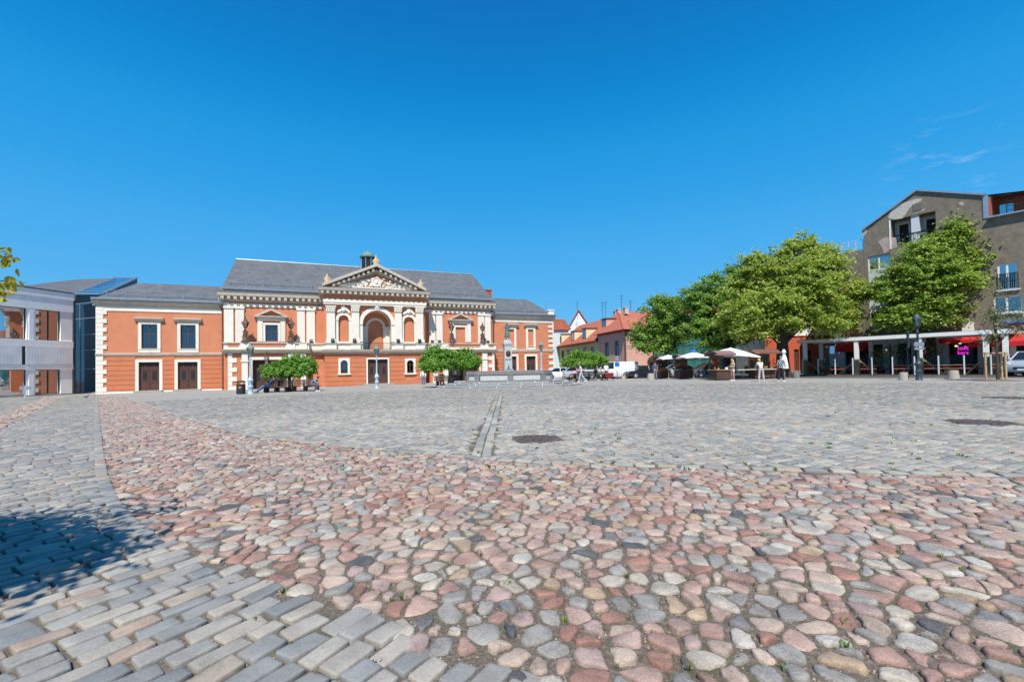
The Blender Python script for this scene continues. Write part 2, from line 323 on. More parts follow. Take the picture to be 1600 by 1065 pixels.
def sett_mesh(name, C, ang, LX, LY, mat, hi=True, gap=.016, lift=0.):
    """C: sett centres (n,2) with per-sett angle and sizes; each a cushioned granite block with uneven corners"""
    n = len(C); k = 12 if hi else 4
    if hi:
        q = np.array([(-1, -.84), (-.93, -.97), (-.3, -1), (.35, -1), (.93, -.97), (1, -.83), (1, .83), (.93, .97), (.3, 1), (-.35, 1), (-.93, .97), (-1, .84)])
        rings = [(1.0, -.05), (.99, -.006), (.955, .004), (.90, .0075), (.66, .009)]
    else:
        q = np.array([(-1, -1), (1, -1), (1, 1), (-1, 1)]); rings = [(1.0, -.02), (.93, .010)]
    cor = RNG.normal(0, 1, (n, 4, 2))*.045            # warp of the four corners, bilinear over the outline
    s, t = (q[:, 0]+1)/2, (q[:, 1]+1)/2
    w = np.stack([(1-s)*(1-t), s*(1-t), s*t, (1-s)*t], 1)
    out = q[None]+np.einsum('kc,ncd->nkd', w, cor)
    if hi: out += RNG.normal(0, .025, out.shape)
    hx = (LX/2-gap/2)[:, None]; hy = (LY/2-gap/2)[:, None]
    dz = RNG.normal(0, .0035, n)[:, None]; tx = RNG.normal(0, .035, n)[:, None]; ty = RNG.normal(0, .035, n)[:, None]
    ca, sa = np.cos(ang)[:, None], np.sin(ang)[:, None]; V = []
    for r_, z_ in rings:
        ex = hx-(1-r_)*np.minimum(hx, hy); ey = hy-(1-r_)*np.minimum(hx, hy)
        lx, ly = out[:, :, 0]*ex, out[:, :, 1]*ey
        X = C[:, :1]+lx*ca-ly*sa; Y = C[:, 1:]+lx*sa+ly*ca
        V.append(np.stack([X, Y, gz(X, Y)+z_+lift+(dz+lx*tx+ly*ty if z_ > -.02 else 0)], 2))
    if hi:
        c = V[-1].mean(1, keepdims=True); c[:, :, 2] += .001; V.append(c)
    V = np.concatenate(V, 1); m = V.shape[1]; nr = len(rings)
    fq = np.array([(i*k+j, i*k+(j+1) % k, (i+1)*k+(j+1) % k, (i+1)*k+j) for i in range(nr-1) for j in range(k)]+([] if hi else [(k, k+1, k+2, k+3)]))
    ft = np.array([((nr-1)*k+j, (nr-1)*k+(j+1) % k, nr*k) for j in range(k)]) if hi else np.zeros((0, 3), int)
    b = (np.arange(n)*m)[:, None, None]
    return tag(npmesh(name, V.reshape(-1, 3), (fq[None]+b).reshape(-1, 4), (ft[None]+b).reshape(-1, 3), mat, smooth=hi), kind='structure')
def sett_field(poly, ang, L0, W0, lo, hi_):
    """centres of setts in running bond whose rows run along ang"""
    p = np.array(poly); d = np.array([math.cos(ang), math.sin(ang)]); e = np.array([-d[1], d[0]])
    a0, a1 = (p@d).min(), (p@d).max(); b0, b1 = (p@e).min(), (p@e).max(); C = []; LX = []; LY = []
    v = b0
    while v < b1:
        wd = W0*RNG.uniform(.9, 1.1); k = int((a1-a0)/L0)+3; ln = L0*RNG.uniform(.72, 1.22, k); u = a0-L0+np.cumsum(ln)-ln/2-RNG.uniform(0, L0)
        C.append(u[:, None]*d+(v+wd/2)*e); LX.append(ln); LY.append(np.full(k, wd)); v += wd
    C = np.concatenate(C); LX = np.concatenate(LX); LY = np.concatenate(LY)
    ok = inpoly(C, poly)
    r = np.hypot(C[:, 0], C[:, 1]); ok &= (r >= lo) & (r < hi_) & (C[:, 1] > .9) & (np.abs(C[:, 0]) < 1.22*C[:, 1]+1.2)
    return C[ok], LX[ok], LY[ok]
def edge_row(px, L0, W0, side=0.):
    """a row of setts laid along a line"""
    P = np.array(gpoly(px)); C = []; A = []
    seg = np.diff(P, axis=0); ln = np.hypot(*seg.T); cum = np.concatenate([[0], np.cumsum(ln)]); s = L0/2
    while s < cum[-1]:
        i = min(np.searchsorted(cum, s)-1, len(seg)-1); d = seg[i]/ln[i]; C.append(P[i]+d*(s-cum[i])+np.array([-d[1], d[0]])*side); A.append(math.atan2(d[1], d[0])); s += L0
    n = len(C); return np.array(C), np.array(A), np.full(n, L0)*RNG.uniform(.9, 1.02, n), np.full(n, W0)

BL = [(153, 617), (156, 650), (162, 700), (170, 742), (186, 778), (216, 812), (262, 845), (330, 876), (400, 903), (470, 930), (560, 968), (650, 1003), (750, 1036), (835, 1068), (900, 1100)]
BM = [(190, 620), (246, 639), (290, 654), (337, 668), (377, 679), (442, 688), (508, 695), (600, 704), (680, 711), (740, 717), (850, 724), (1000, 729), (1150, 733), (1300, 738), (1450, 742), (1600, 745), (1720, 748)]
Lb, Mb = gpoly(BL), gpoly(BM)
P_field = Lb + [(2.6, 1.2), (9, 1.2), Mb[-1]] + Mb[::-1][1:]
P_strip = gpoly([(110, 616.6), (97, 622), (0, 672), (-60, 704)]) + [(-14, 8), (-6, 1), (.3, .8)] + Lb[::-1]
P_band = gpoly([(70, 621), (0, 650), (-60, 676), (-60, 704), (0, 672), (97, 622)])
P_farleft = gpoly([(108, 616.6), (70, 621), (0, 650), (-60, 676), (-60, 621.5), (20, 620)])
P_main = Mb + [(14, 4.2), (34, 12), (33, 23), (28.6, 28), (22, 40), (16, 50), (9, 58), (9, 72), (-2, 66), (-34, 48)]
DR0, DR1 = Vector(G(750, 714)[:2]), Vector(G(780, 618)[:2])

def near_line(C, px):
    P = np.array(gpoly(px)); best = np.full(len(C), 9.)
    for a, b in zip(P[:-1], P[1:]):
        d = b-a; t = np.clip(((C-a)@d)/(d@d), 0, 1)[:, None]; best = np.minimum(best, np.hypot(*(C-a-t*d).T))
    return best
def side_of_drain(C): return (DR1.x-DR0.x)*(C[:, 1]-DR0.y)-(DR1.y-DR0.y)*(C[:, 0]-DR0.x) > 0
HOLES = [(*G(838, 685)[:2], .46), (*G(1532, 659.5)[:2], .52), (*G(1572, 621.5)[:2], .55)]
def clear(C, LX, LY, fountain=True):
    ok = np.ones(len(C), bool)
    for x, y, r in HOLES: ok &= np.hypot(C[:, 0]-x, C[:, 1]-y) > r+.05
    return C[ok], LX[ok], LY[ok]
# left strip of blue-grey setts
C, LX, LY = sett_field(P_strip, RAD(58), .225, .135, 0, 26); k = near_line(C, BL[:7]) > .05; C, LX, LY = C[k], LX[k], LY[k]; sett_mesh('sett_strip', C, np.full(len(C), RAD(58))+RNG.normal(0, .02, len(C)), LX, LY, sett_strip_mat, gap=.019)
C, LX, LY = sett_field(P_strip, RAD(48), .28, .15, 26, 70); sett_mesh('sett_strip', C, np.full(len(C), RAD(48)), LX, LY, sett_main_mat, False)
C, LX, LY = sett_field(P_farleft, RAD(48), .3, .16, 0, 70); sett_mesh('sett_strip', C, np.full(len(C), RAD(48)), LX, LY, sett_main_mat, False)
for px, s in ((BL[:7], -.07), (BM, .10)):
    C, A, LX, LY = edge_row(px, .28, .15 if s < 0 else .17, s); sett_mesh('sett_edging', C, A, LX, LY, sett_strip_mat if px[0] == BL[0] else sett_main_mat, gap=.02, lift=.006)
# the square itself: two fields of rows either side of the drain
def main_part(ang, left, near, far, hi, Lx, Wy):
    C, LX, LY = sett_field(P_main, ang, Lx, Wy, near, far); k = side_of_drain(C) == left
    dd = np.abs((DR1.x-DR0.x)*(C[:, 1]-DR0.y)-(DR1.y-DR0.y)*(C[:, 0]-DR0.x))/(DR1-DR0).length
    k &= (dd > .21) | (C[:, 1] > DR1.y)
    k &= near_line(C, BM) > .24; C, LX, LY = clear(C[k], LX[k], LY[k])
    sett_mesh('square_setts', C, np.full(len(C), ang)+RNG.normal(0, .025, len(C)), LX, LY, sett_main_mat, hi, gap=.020)
main_part(RAD(26), False, 0, 17, True, .20, .15); main_part(RAD(26), False, 17, 34, False, .21, .16)
main_part(RAD(-29), True, 0, 17, True, .20, .15); main_part(RAD(-29), True, 17, 34, False, .21, .16)
ff, _t, _b = newmat('distant_setts'); L = _t.links.new; _tc = N(_t, 'ShaderNodeTexCoord'); _mp = N(_t, 'ShaderNodeMapping'); _mp.inputs['Rotation'].default_value = (0, 0, RAD(-22))
_br = N(_t, 'ShaderNodeTexBrick', Scale=1.); _br.inputs['Color1'].default_value = (.30, .292, .265, 1); _br.inputs['Color2'].default_value = (.40, .365, .305, 1); _br.inputs['Mortar'].default_value = (.16, .14, .115, 1)
_br.inputs['Brick Width'].default_value = .24; _br.inputs['Row Height'].default_value = .17; _br.inputs['Mortar Size'].default_value = .012
_n = N(_t, 'ShaderNodeTexNoise', Scale=.7, Detail=8., Roughness=.75); _h = N(_t, 'ShaderNodeHueSaturation'); _mr = N(_t, 'ShaderNodeMapRange'); _mr.inputs['To Min'].default_value = .7; _mr.inputs['To Max'].default_value = 1.3
L(_tc.outputs['Object'], _mp.inputs[0]); L(_mp.outputs[0], _br.inputs['Vector']); L(_tc.outputs['Object'], _n.inputs['Vector']); L(_n.outputs['Fac'], _mr.inputs['Value']); L(_mr.outputs[0], _h.inputs['Value']); L(_br.outputs['Color'], _h.inputs['Color']); L(_h.outputs[0], _b.inputs['Base Color']); _b.inputs['Roughness'].default_value = .8
def arcpts(poly, rad):     # the far part of the square: the polygon beyond the laid setts
    th = np.linspace(RAD(38), RAD(136), 24); return [(rad*math.cos(a), rad*math.sin(a)) for a in th]
ground_sheet('square_paving', arcpts(P_main, 34) + [(-47, 46), (-34, 52), (-2, 72), (60, 90), (70, 40), (40, 20)], -.002, ff)
# drain: two lines of long flat slabs with mossy joints
m = MB(); d = (DR1-DR0).normalized(); e = Vector((-d.y, d.x)); s = .1
while s < (DR1-DR0).length:
    ln = random.uniform(.55, .95)
    for w in (-.08, .08):
        c = DR0+d*(s+ln/2)+e*(w+random.uniform(-.01, .01)); m.rbox((c.x, c.y, gz(c.x, c.y)-.024), (ln-.02, .145, .06), math.atan2(d.y, d.x)+random.uniform(-.01, .01))
    s += ln
tag(m.build('drain_slabs', sett_main_mat, bevel=.008), kind='structure')

def fieldstones(name, poly, size, lo=0, hi_=99, k=18):
    p = np.array(poly); x0, y0 = p.min(0)-.5; x1, y1 = p.max(0)+.5; rng = random.Random(5)
    g = size; nx, ny = int((x1-x0)/g)+1, int((y1-y0)/g)+1; pts = {}
    for i in range(nx):
        for j in range(ny):
            if rng.random() < .13: continue
            pts[i, j] = (x0+(i+.5+.5*(j % 2)+rng.uniform(-.36, .36))*g, y0+(j+.5+rng.uniform(-.36, .36))*g, rng.uniform(-.16, .24)*g*g)
    keys = list(pts); P = np.array([pts[q][:2] for q in keys]); ok = inpoly(P, poly); r = np.hypot(P[:, 0], P[:, 1])
    ok &= (r >= lo) & (r < hi_) & (P[:, 1] > .9) & (np.abs(P[:, 0]) < 1.22*P[:, 1]+1.2)
    outl = []; cen = []
    for q, o in zip(keys, ok):
        if not o: continue
        ax, ay, aw = pts[q]; cell = [(-g, -g), (g, -g), (g, g), (-g, g)]
        for di in range(-2, 3):
            for dj in range(-2, 3):
                b = pts.get((q[0]+di, q[1]+dj))
                if b is None or (di == 0 and dj == 0): continue
                nx_, ny_ = b[0]-ax, b[1]-ay; dd = nx_*nx_+ny_*ny_; c = (dd+aw-b[2])/2; new = []
                for t in range(len(cell)):
                    (xa, ya), (xb, yb) = cell[t], cell[(t+1) % len(cell)]; fa, fb = xa*nx_+ya*ny_-c, xb*nx_+yb*ny_-c
                    if fa <= 0: new.append((xa, ya))
                    if fa*fb < 0: s = fa/(fa-fb); new.append((xa+(xb-xa)*s, ya+(yb-ya)*s))
                cell = new
                if len(cell) < 3: break
            if len(cell) < 3: break
        if len(cell) < 3: continue
        cx = sum(v[0] for v in cell)/len(cell); cy = sum(v[1] for v in cell)/len(cell)
        cell = [(x-cx, y-cy) for x, y in cell]
        for ct in (.17, .24): cell = [w for t in range(len(cell)) for (xa, ya), (xb, yb) in ((cell[t], cell[(t+1) % len(cell)]),) for w in ((xa*(1-ct)+xb*ct, ya*(1-ct)+yb*ct), (xa*ct+xb*(1-ct), ya*ct+yb*(1-ct)))]
        a = np.array(cell); per = np.hypot(*(np.roll(a, -1, 0)-a).T); cu = np.concatenate([[0], np.cumsum(per)]); tt = np.linspace(0, cu[-1], k, endpoint=False); aa = np.vstack([a, a[:1]])
        o = np.stack([np.interp(tt, cu, aa[:, 0]), np.interp(tt, cu, aa[:, 1])], 1)
        outl.append(o); cen.append((ax+cx, ay+cy))
    O = np.array(outl); C = np.array(cen); n = len(C); rad = np.hypot(O[:, :, 0], O[:, :, 1]); near = 1+.9*np.clip((4.8-np.hypot(C[:, 0], C[:, 1]))/2.6, 0, 1); gap = (RNG.uniform(.006, .021, n)*near)[:, None]*size/.2
    O *= np.clip(1-gap/rad, .35, 1)[:, :, None]; O += RNG.normal(0, .0022, O.shape)
    hgt = (RNG.uniform(.016, .036, n)*(.7+.3*near))[:, None]*size/.2; tx = RNG.normal(0, .09, n)[:, None]; ty = RNG.normal(0, .09, n)[:, None]; sk = RNG.normal(0, .14, (n, 1, 2))*size
    V = []; lump = RNG.normal(0, 1, (n, k))*.0016
    for s, z in ((1., -.35), (.985, .2), (.945, .56), (.85, .83), (.6, .97), (.3, 1.)):
        xy = O*s+sk*(1-s)*.6; X = C[:, :1]+xy[:, :, 0]; Y = C[:, 1:]+xy[:, :, 1]
        V.append(np.stack([X, Y, gz(X, Y)-.012+hgt*z+(xy[:, :, 0]*tx+xy[:, :, 1]*ty)*(z > 0)+lump*(s < .97)], 2))
    c = V[-1].mean(1, keepdims=True); c[:, :, 2] += .0005; V.append(c); V = np.concatenate(V, 1); nr = 6; m = V.shape[1]
    fq = np.array([(i*k+j, i*k+(j+1) % k, (i+1)*k+(j+1) % k, (i+1)*k+j) for i in range(nr-1) for j in range(k)]); ft = np.array([((nr-1)*k+j, (nr-1)*k+(j+1) % k, nr*k) for j in range(k)])
    b = (np.arange(n)*m)[:, None, None]
    return tag(npmesh(name, V.reshape(-1, 3), (fq[None]+b).reshape(-1, 4), (ft[None]+b).reshape(-1, 3), field_mat), kind='structure')
fieldstones('fieldstone_paving', P_field, .128, 0, 60)
fieldstones('fieldstone_paving', P_band, .22, 0, 60, 12)

# loose gravel between the near stones and weeds in the joints
def scatter_px(n, y0, y1, x0=-20, x1=1620):
    return [G(random.uniform(x0, x1), random.uniform(y0, y1)) for _ in range(n)]
V = []; n = 2600
for _ in range(n):
    y = 745+330*random.random()**1.2; x, yy, z = G(random.uniform(160, 1620), y)
    s = random.uniform(.0025, .007); a = random.uniform(0, 6.28)
    for k in range(4): V.append((x+s*math.cos(a+k*1.57), yy+s*math.sin(a+k*1.57), z-.012))
    V.append((x, yy, z-.012+s*1.2))
b = (np.arange(n)*5)[:, None, None]
tag(npmesh('gravel', np.array(V), np.zeros((0, 4), int), (np.array([(0, 1, 4), (1, 2, 4), (2, 3, 4), (3, 0, 4)])[None]+b).reshape(-1, 3), stonemat('gravel_chips', FIELD, .2, 80.), smooth=False), kind='stuff')
weed_mat = leafmat('weed_leaves', [(0, (.06, .12, .02)), (.5, (.12, .20, .035)), (1, (.20, .26, .06))], .3)
V = []; Q = []
def tuft(x, y, s, n):
    z = gz(x, y)
    for _ in range(n):
        a = random.uniform(0, 6.28); l = s*random.uniform(.5, 1.2); r = random.uniform(0, s*.8); px, py = x+r*math.cos(a*3), y+r*math.sin(a*3); lean = random.uniform(.3, 1.4); w = l*.16
        dx, dy = math.cos(a), math.sin(a); b0 = len(V)
        V.extend([(px-dy*w*.4, py+dx*w*.4, z-.01), (px+dy*w*.4, py-dx*w*.4, z-.01), (px+dx*l*.5*lean+dy*w, py+dy*l*.5*lean-dx*w, z+l*.55), (px+dx*l*.5*lean-dy*w, py+dy*l*.5*lean+dx*w, z+l*.55), (px+dx*l*lean, py+dy*l*lean, z+l*.75)])
        Q.append((b0, b0+1, b0+2)); Q.append((b0, b0+2, b0+3)); Q.append((b0+3, b0+2, b0+4))
for _ in range(190):
    y = random.uniform(628, 735); x_ = random.uniform(230, 1620)
    if y > 612+ (0 if x_ > 600 else (600-x_)*.12): p = G(x_, y); (p[1] < 30) and tuft(p[0], p[1], random.uniform(.02, .055), random.randint(5, 15))
for _ in range(95):
    p = G(random.uniform(330, 1620), 750+300*random.random()**1.3); tuft(p[0], p[1], random.uniform(.012, .028), random.randint(5, 14))
for k in range(240):
    c = DR0.lerp(DR1, random.random())+e*random.choice((-.19, 0, .19)); tuft(c.x+random.uniform(-.02, .02), c.y, random.uniform(.012, .03), 5)
for x, y, r in HOLES:
    for _ in range(9): a = random.uniform(0, 6.28); tuft(x+math.cos(a)*(r+.03), y+math.sin(a)*(r+.03), .035, 6)
tag(npmesh('weeds', np.array(V), np.zeros((0, 4), int), np.array(Q), weed_mat, smooth=False), kind='stuff')
# asphalt road behind the bollards and the pavement beyond it
asphalt = pm('asphalt', (.085, .085, .088), .2, 3, .85, .5, 120, dirt=((.13, .125, .12), .5))
RD = np.array([.6, -.8]); RN = np.array([.8, .6])
def rpt(t, off): q = np.array([27.6, 30.6])+RD*t+RN*off; return float(q[0]), float(q[1])
m = MB(); pts = [rpt(-12, 1.0), rpt(14, 1.0), rpt(14, 6.6), rpt(-60, 9), rpt(-60, 3)]; m.poly([(x, y, gz(x, y)+.012) for x, y in pts]); tag(m.build('road', asphalt), kind='structure')
m = MB()
for t in range(-11, 14):
    a, b_ = rpt(t+.01, .84), rpt(t+.99, .84); c, d_ = rpt(t+.99, 1.0), rpt(t+.01, 1.0); z = gz(*a)
    m.slab([a, b_, c, d_], z-.05, z+.035)
tag(m.build('kerb', M['granite']), kind='structure')
# ------------------------------------------------------------------ the theatre
T = Front((-39.313, 42.988), RAD(22.68), -.46)
th_ = T.root('theatre_building', 'long orange and cream theatre with columned portico and grey slate roof across the square', 'theatre')
def wallh(mb, u0, u1, z0, z1, holes, y, dep, mi=0, mr=None):
    """front skin of a wall at y with rectangular openings and their reveals"""
    us = sorted({u0, u1, *[h for q in holes for h in q[:2]]}); zs = sorted({z0, z1, *[h for q in holes for h in q[2:4]]})
    for a, b in zip(us, us[1:]):
        for c, d in zip(zs, zs[1:]):
            if any(q[0] <= (a+b)/2 <= q[1] and q[2] <= (c+d)/2 <= q[3] for q in holes): continue
            mb.poly([(a, y, c), (b, y, c), (b, y, d), (a, y, d)], mi)
    mr = mi if mr is None else mr
    for a, b, c, d in [q[:4] for q in holes]:
        mb.poly([(a, y, c), (a, y, d), (a, y+dep, d), (a, y+dep, c)], mr); mb.poly([(b, y, d), (b, y, c), (b, y+dep, c), (b, y+dep, d)], mr)
        mb.poly([(a, y, d), (b, y, d), (b, y+dep, d), (a, y+dep, d)], mr); mb.poly([(a, y, c), (a, y+dep, c), (b, y+dep, c), (b, y, c)], mr)
def arch_pts(uc, r, zs, n=14, a0=math.pi, a1=0.):
    return [(uc+r*math.cos(a0+(a1-a0)*i/n), zs+r*math.sin(a0+(a1-a0)*i/n)) for i in range(n+1)]
def arch_fill(mb, uc, r, zs, y, dep, mi=0, mr=None):
    """turns the square head (uc +- r, zs .. zs + r) of an opening into a round one"""
    p = arch_pts(uc, r, zs); zt = zs+r
    for (a, b), (c, d) in zip(p, p[1:]):
        mb.poly([(a, y, b), (c, y, d), (c, y, zt), (a, y, zt)], mi)
        mb.poly([(a, y, b), (a, y+dep, b), (c, y+dep, d), (c, y, d)], mi if mr is None else mr)
def arch_band(mb, uc, r0, r1, zs, y0, y1, mi=0, n=18):
    p, q = arch_pts(uc, r0, zs, n), arch_pts(uc, r1, zs, n)
    for i in range(n): mb.prism([p[i], p[i+1], q[i+1], q[i]], y0, y1, mi)
def mould(mb, u0, u1, prof, mi=0, ends=True):
    """a moulding along u: prof is a list of (y, z), swept from u0 to u1"""
    n = len(prof); vs = [(u0, y, z) for y, z in prof]+[(u1, y, z) for y, z in prof]
    return mb.add(vs, [(i, i+n, (i+1) % n+n, (i+1) % n) for i in range(n)]+([tuple(range(n)), tuple(range(2*n-1, n-1, -1))] if ends else []), mi)
def courses(u0, u1, z0, z1, k, holes, y0, y1, gap=.036):
    """banded masonry: one part for every stretch between openings"""
    h = (z1-z0)/k; parts = {}; last = {}; run = 0
    for i in range(k):
        a, b = z0+i*h+gap/2, z0+(i+1)*h-gap/2; cuts = sorted((q[0], q[1]) for q in holes if q[2] < b and q[3] > a); s = u0
        for c, d in cuts+[(u1, u1)]:
            if c-s > .02:
                q = (round(s, 2), round(c, 2)); run += last.get(q, (i-1, 0))[0] != i-1; last[q] = (i, last[q][1] if q in last and last[q][0] == i-1 else run)
                parts.setdefault((q, last[q][1]), MB()).box(s, c, y0, y1, a, b)
            s = max(s, d)
    for p in parts.values(): p.build('rusticated_wall', M['orange_dark'], th_)
def quoins(root, u0, u1, u2, z0, z1, k, y, mat, flip=False):
    m = MB(); h = (z1-z0)/k
    for i in range(k): a, b = (u0, u2 if i % 2 else u1); a, b = (a, b) if not flip else ((u0 if i % 2 else u0+(u2-u1)), u2); m.box(a, b, y, y+.12, z0+i*h+.012, z0+(i+1)*h-.012)
    return m.build('quoin_strip', mat, root)
def sash(root, u0, u1, z0, z1, y, cross=(.62,), mid=1, t=.07, curtain=False, fm='winframe', depth=.45):
    """window > frame with glazing bars, pane, curtain"""
    m = MB(); m.frame(u0, u1, z0, z1, t, y, y+.07)
    for k in range(mid): c = u0+(u1-u0)*(k+1)/(mid+1); m.box(c-t*.45, c+t*.45, y-.01, y+.06, z0+t, z1-t)
    for q in cross: zc = z0+(z1-z0)*q; m.box(u0+t, u1-t, y-.015, y+.05, zc-t*.5, zc+t*.5)
    w = m.build('window', M[fm], root)
    g = MB(); g.poly([(u0+t*.5, y+.04, z0+t*.5), (u1-t*.5, y+.04, z0+t*.5), (u1-t*.5, y+.04, z1-t*.5), (u0+t*.5, y+.04, z1-t*.5)]); g.build('pane', M['glass'], w)
    if curtain:
        c = MB(); k = 14
        for s0, s1 in ((.05, .47), (.53, .95)):
            for i in range(k):
                a, b = [u0+(u1-u0)*(s0+(s1-s0)*(i+j)/k) for j in (0, 1)]; ya, yb = [y+.16+.03*math.sin((i+j)*2.1) for j in (0, 1)]
                c.poly([(a, ya, z0+.05), (b, yb, z0+.05), (b, yb, z0+(z1-z0)*.62), (a, ya, z0+(z1-z0)*.62)])
        c.build('curtain', M['curtain'], w)
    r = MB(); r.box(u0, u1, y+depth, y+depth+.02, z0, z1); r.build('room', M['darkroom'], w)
    return w
def door(root, u0, u1, z0, z1, y, leaves=2, transom=.17):
    """door: framed leaves with a glazed oval panel and a coffered lower panel, glazed transom"""
    m = MB(); m.frame(u0, u1, z0, z1, .06, y, y+.1, bottom=False); zt = z1-(z1-z0)*transom; m.box(u0+.06, u1-.06, y, y+.1, zt-.06, zt+.02)
    w = (u1-u0-.12)/leaves
    for i in range(leaves):
        a = u0+.06+i*w; m.box(a+.01, a+w-.01, y+.03, y+.08, z0, zt-.06); h = zt-z0
        m.frame(a+.05, a+w-.05, z0+h*.40, z0+h*.86, .05, y+.005, y+.03); m.frame(a+.05, a+w-.05, z0+.06, z0+h*.33, .05, y+.005, y+.03)
        m.box(a+w*.3, a+w*.7, y+.01, y+.03, z0+h*.13, z0+h*.24)
        m.prism([(a+.04, z0+h*.88), (a+w-.04, z0+h*.88), (a+w*.5, z0+h*.97)], y+.0, y+.03)
        m.ball((a+w*.5, y+.02, zt+.06), (.07, .05, .09), 8, 5)
    d = m.build('door', M['door'], root)
    g = MB(); h = zt-z0
    for i in range(leaves): a = u0+.06+i*w; g.box(a+w*.26, a+w*.74, y+.012, y+.03, z0+h*.45, z0+h*.80)
    g.build('door_light', M['black'], d)
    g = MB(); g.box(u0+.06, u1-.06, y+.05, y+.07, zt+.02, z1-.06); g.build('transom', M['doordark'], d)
    g = MB(); g.tube([(u0+.06+w-.07, y, z0+h*.40), (u0+.06+w-.07, y-.05, z0+h*.43), (u0+.06+w-.07, y, z0+h*.46)], .014, 6); g.build('handle', M['bronze'], d)
    return d
def pediment_roof(mb, u0, u1, z0, z1, y0, y1, t, mi=0):
    uc = (u0+u1)/2; mb.prism([(u0, z0), (uc, z1-t), (u1, z0), (u1+.0, z0+t*.9), (uc, z1), (u0-.0, z0+t*.9)], y0, y1, mi)

ZR = lambda x, y, off=0.: T.uz(x, y, off)[1]
UW0, UW1 = T.u(150.5), T.u(349)
# --- left wing
wz = dict(base=-.6, s0=ZR(250, 556), s1=ZR(250, 551.8), wall=ZR(250, 487.5), fr=ZR(250, 480.2), top=ZR(250, 472.2))
wins = [(221.3, 246.3, 506.5, 544.5), (282.3, 306.2, 507.5, 544.5)]; doors = [(217, 249.3, 565.5, 609.5), (278, 309, 565.3, 607.6)]
H1 = [T.r(*q) for q in wins]; H0 = [T.r(*q) for q in doors]
m = MB(); wallh(m, UW0, UW1, wz['base'], wz['top'], H1+H0, 0, .26); m.box(UW0, UW0+.05, .001, 11, wz['base'], wz['top']); m.box(UW0+.05, UW1, 10.9, 11, wz['base'], wz['top']); m.build('wall', M['orange'], th_)
courses(T.u(166.5), UW1-.02, wz['base']+.5, wz['s0'], 8, [(a-.26, b+.26, -9, d+.28) for a, b, c, d in H0], -.05, -.002)
m = MB(); mould(m, UW0-.05, UW1, [(0, wz['s0']), (-.1, wz['s0']+.03), (-.16, wz['s1']-.08), (-.16, wz['s1']), (0, wz['s1']+.03)]); m.build('string_course', M['taupe'], th_)
m = MB(); mould(m, UW0-.04, UW1, [(0, wz['wall']), (-.06, wz['wall']), (-.06, wz['fr']), (0, wz['fr'])]); m.build('frieze', M['cream'], th_)
CORN = lambda z0, z1, p: [(0, z0), (-.1, z0), (-.14, z0+(z1-z0)*.3), (-p*.6, z0+(z1-z0)*.62), (-p, z0+(z1-z0)*.78), (-p, z1), (0, z1)]
m = MB(); mould(m, UW0-.25, UW1+.05, CORN(wz['fr'], wz['top'], .42)); m.build('cornice', M['taupe'], th_)
m = MB(); m.box(UW0, UW1, -.07, -.004, ZR(250, 612.5), ZR(250, 609.8)); m.build('plinth_line', M['white'], th_)
quoins(th_, UW0-.02, T.u(161.8), T.u(167.3), wz['s1'], wz['fr'], 11, -.09, M['cream']); quoins(th_, UW0-.02, T.u(161.8), T.u(167.3), wz['base']+.42, wz['s0'], 9, -.1, M['cream'])
m = MB()
for k in range(20): z = wz['base']+.42+(wz['fr']-wz['base']-.42)*k/20; m.box(UW0-.07, UW0-.001, .04, .95 if k % 2 else .62, z+.012, z+.4)
m.build('quoin_strip', M['cream'], th_)
for i, (a, b, c, d) in enumerate(H1):
    m = MB(); t = .26; m.frame(a-t, b+t, c-.38, d+t, t, -.09, .02); m.box(a-t*.98, b+t*.98, -.13, .0, c-.06, c-.0); m.build('window_surround', M['cream'], th_)
    m = MB(); mould(m, a-.52, b+.52, [(0, d+t+.02), (-.14, d+t+.02), (-.34, d+t+.24), (-.36, d+t+.36), (0, d+t+.42)]); m.build('window_hood', M['taupe'], th_)
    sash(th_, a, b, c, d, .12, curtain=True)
for a, b, c, d in H0:
    m = MB(); m.frame(a-.26, b+.26, -.7, d+.26, .26, -.1, .02, bottom=False); m.build('door_surround', M['cream'], th_)
    door(th_, a, b, c, d, .12)
    m = MB(); m.box(a-.3, b+.3, -.5, .1, c-.5, c-.02); m.build('doorstep', M['granite'], th_)
# --- main block, set a little forward; OM: its plane, OP: the portico's, OT: the side terraces'
OM, OP, OT = .35, 2.1, 1.5
def zr(x, y, off): return T.uz(x, y, off)[1]
UM0, UM1 = T.u(349.5, OM), T.u(768.5, OM)
mt0, mt1 = zr(430, 473, OM), zr(430, 458.5, OM)          # dentil cornice bottom and top
BAY = [T.r(415, 434.6, 507.5, 532.8, OM), T.r(712.4, 727.4, 511, 533.6, OM)]
PC = [T.r(510.8, 524, 478, 534.7, OP), T.r(550.2, 561.6, 478, 534.7, OP), T.r(617.2, 627.9, 479, 534.7, OP), T.r(650.2, 661.4, 480, 534.7, OP)]
m = MB(); wallh(m, UM0, UM1, -.8, mt1, BAY, -OM, .24); m.box(UM0, UM0+.05, -OM+.001, 14, -.8, mt1); m.box(UM1-.05, UM1, -OM+.001, 14, -.8, mt1); m.box(UM0+.05, UM1-.05, 13.9, 14, -.8, mt1); m.build('wall', M['orange'], th_)
zl = zr(430, 535, OM); zc1 = zr(430, 545.7, OT); zc0 = zr(430, 551.8, OT); zpar = zr(430, 534.0, OT)
PU0, PU1 = PC[0][0]-.25, PC[3][1]+.25                     # portico sides
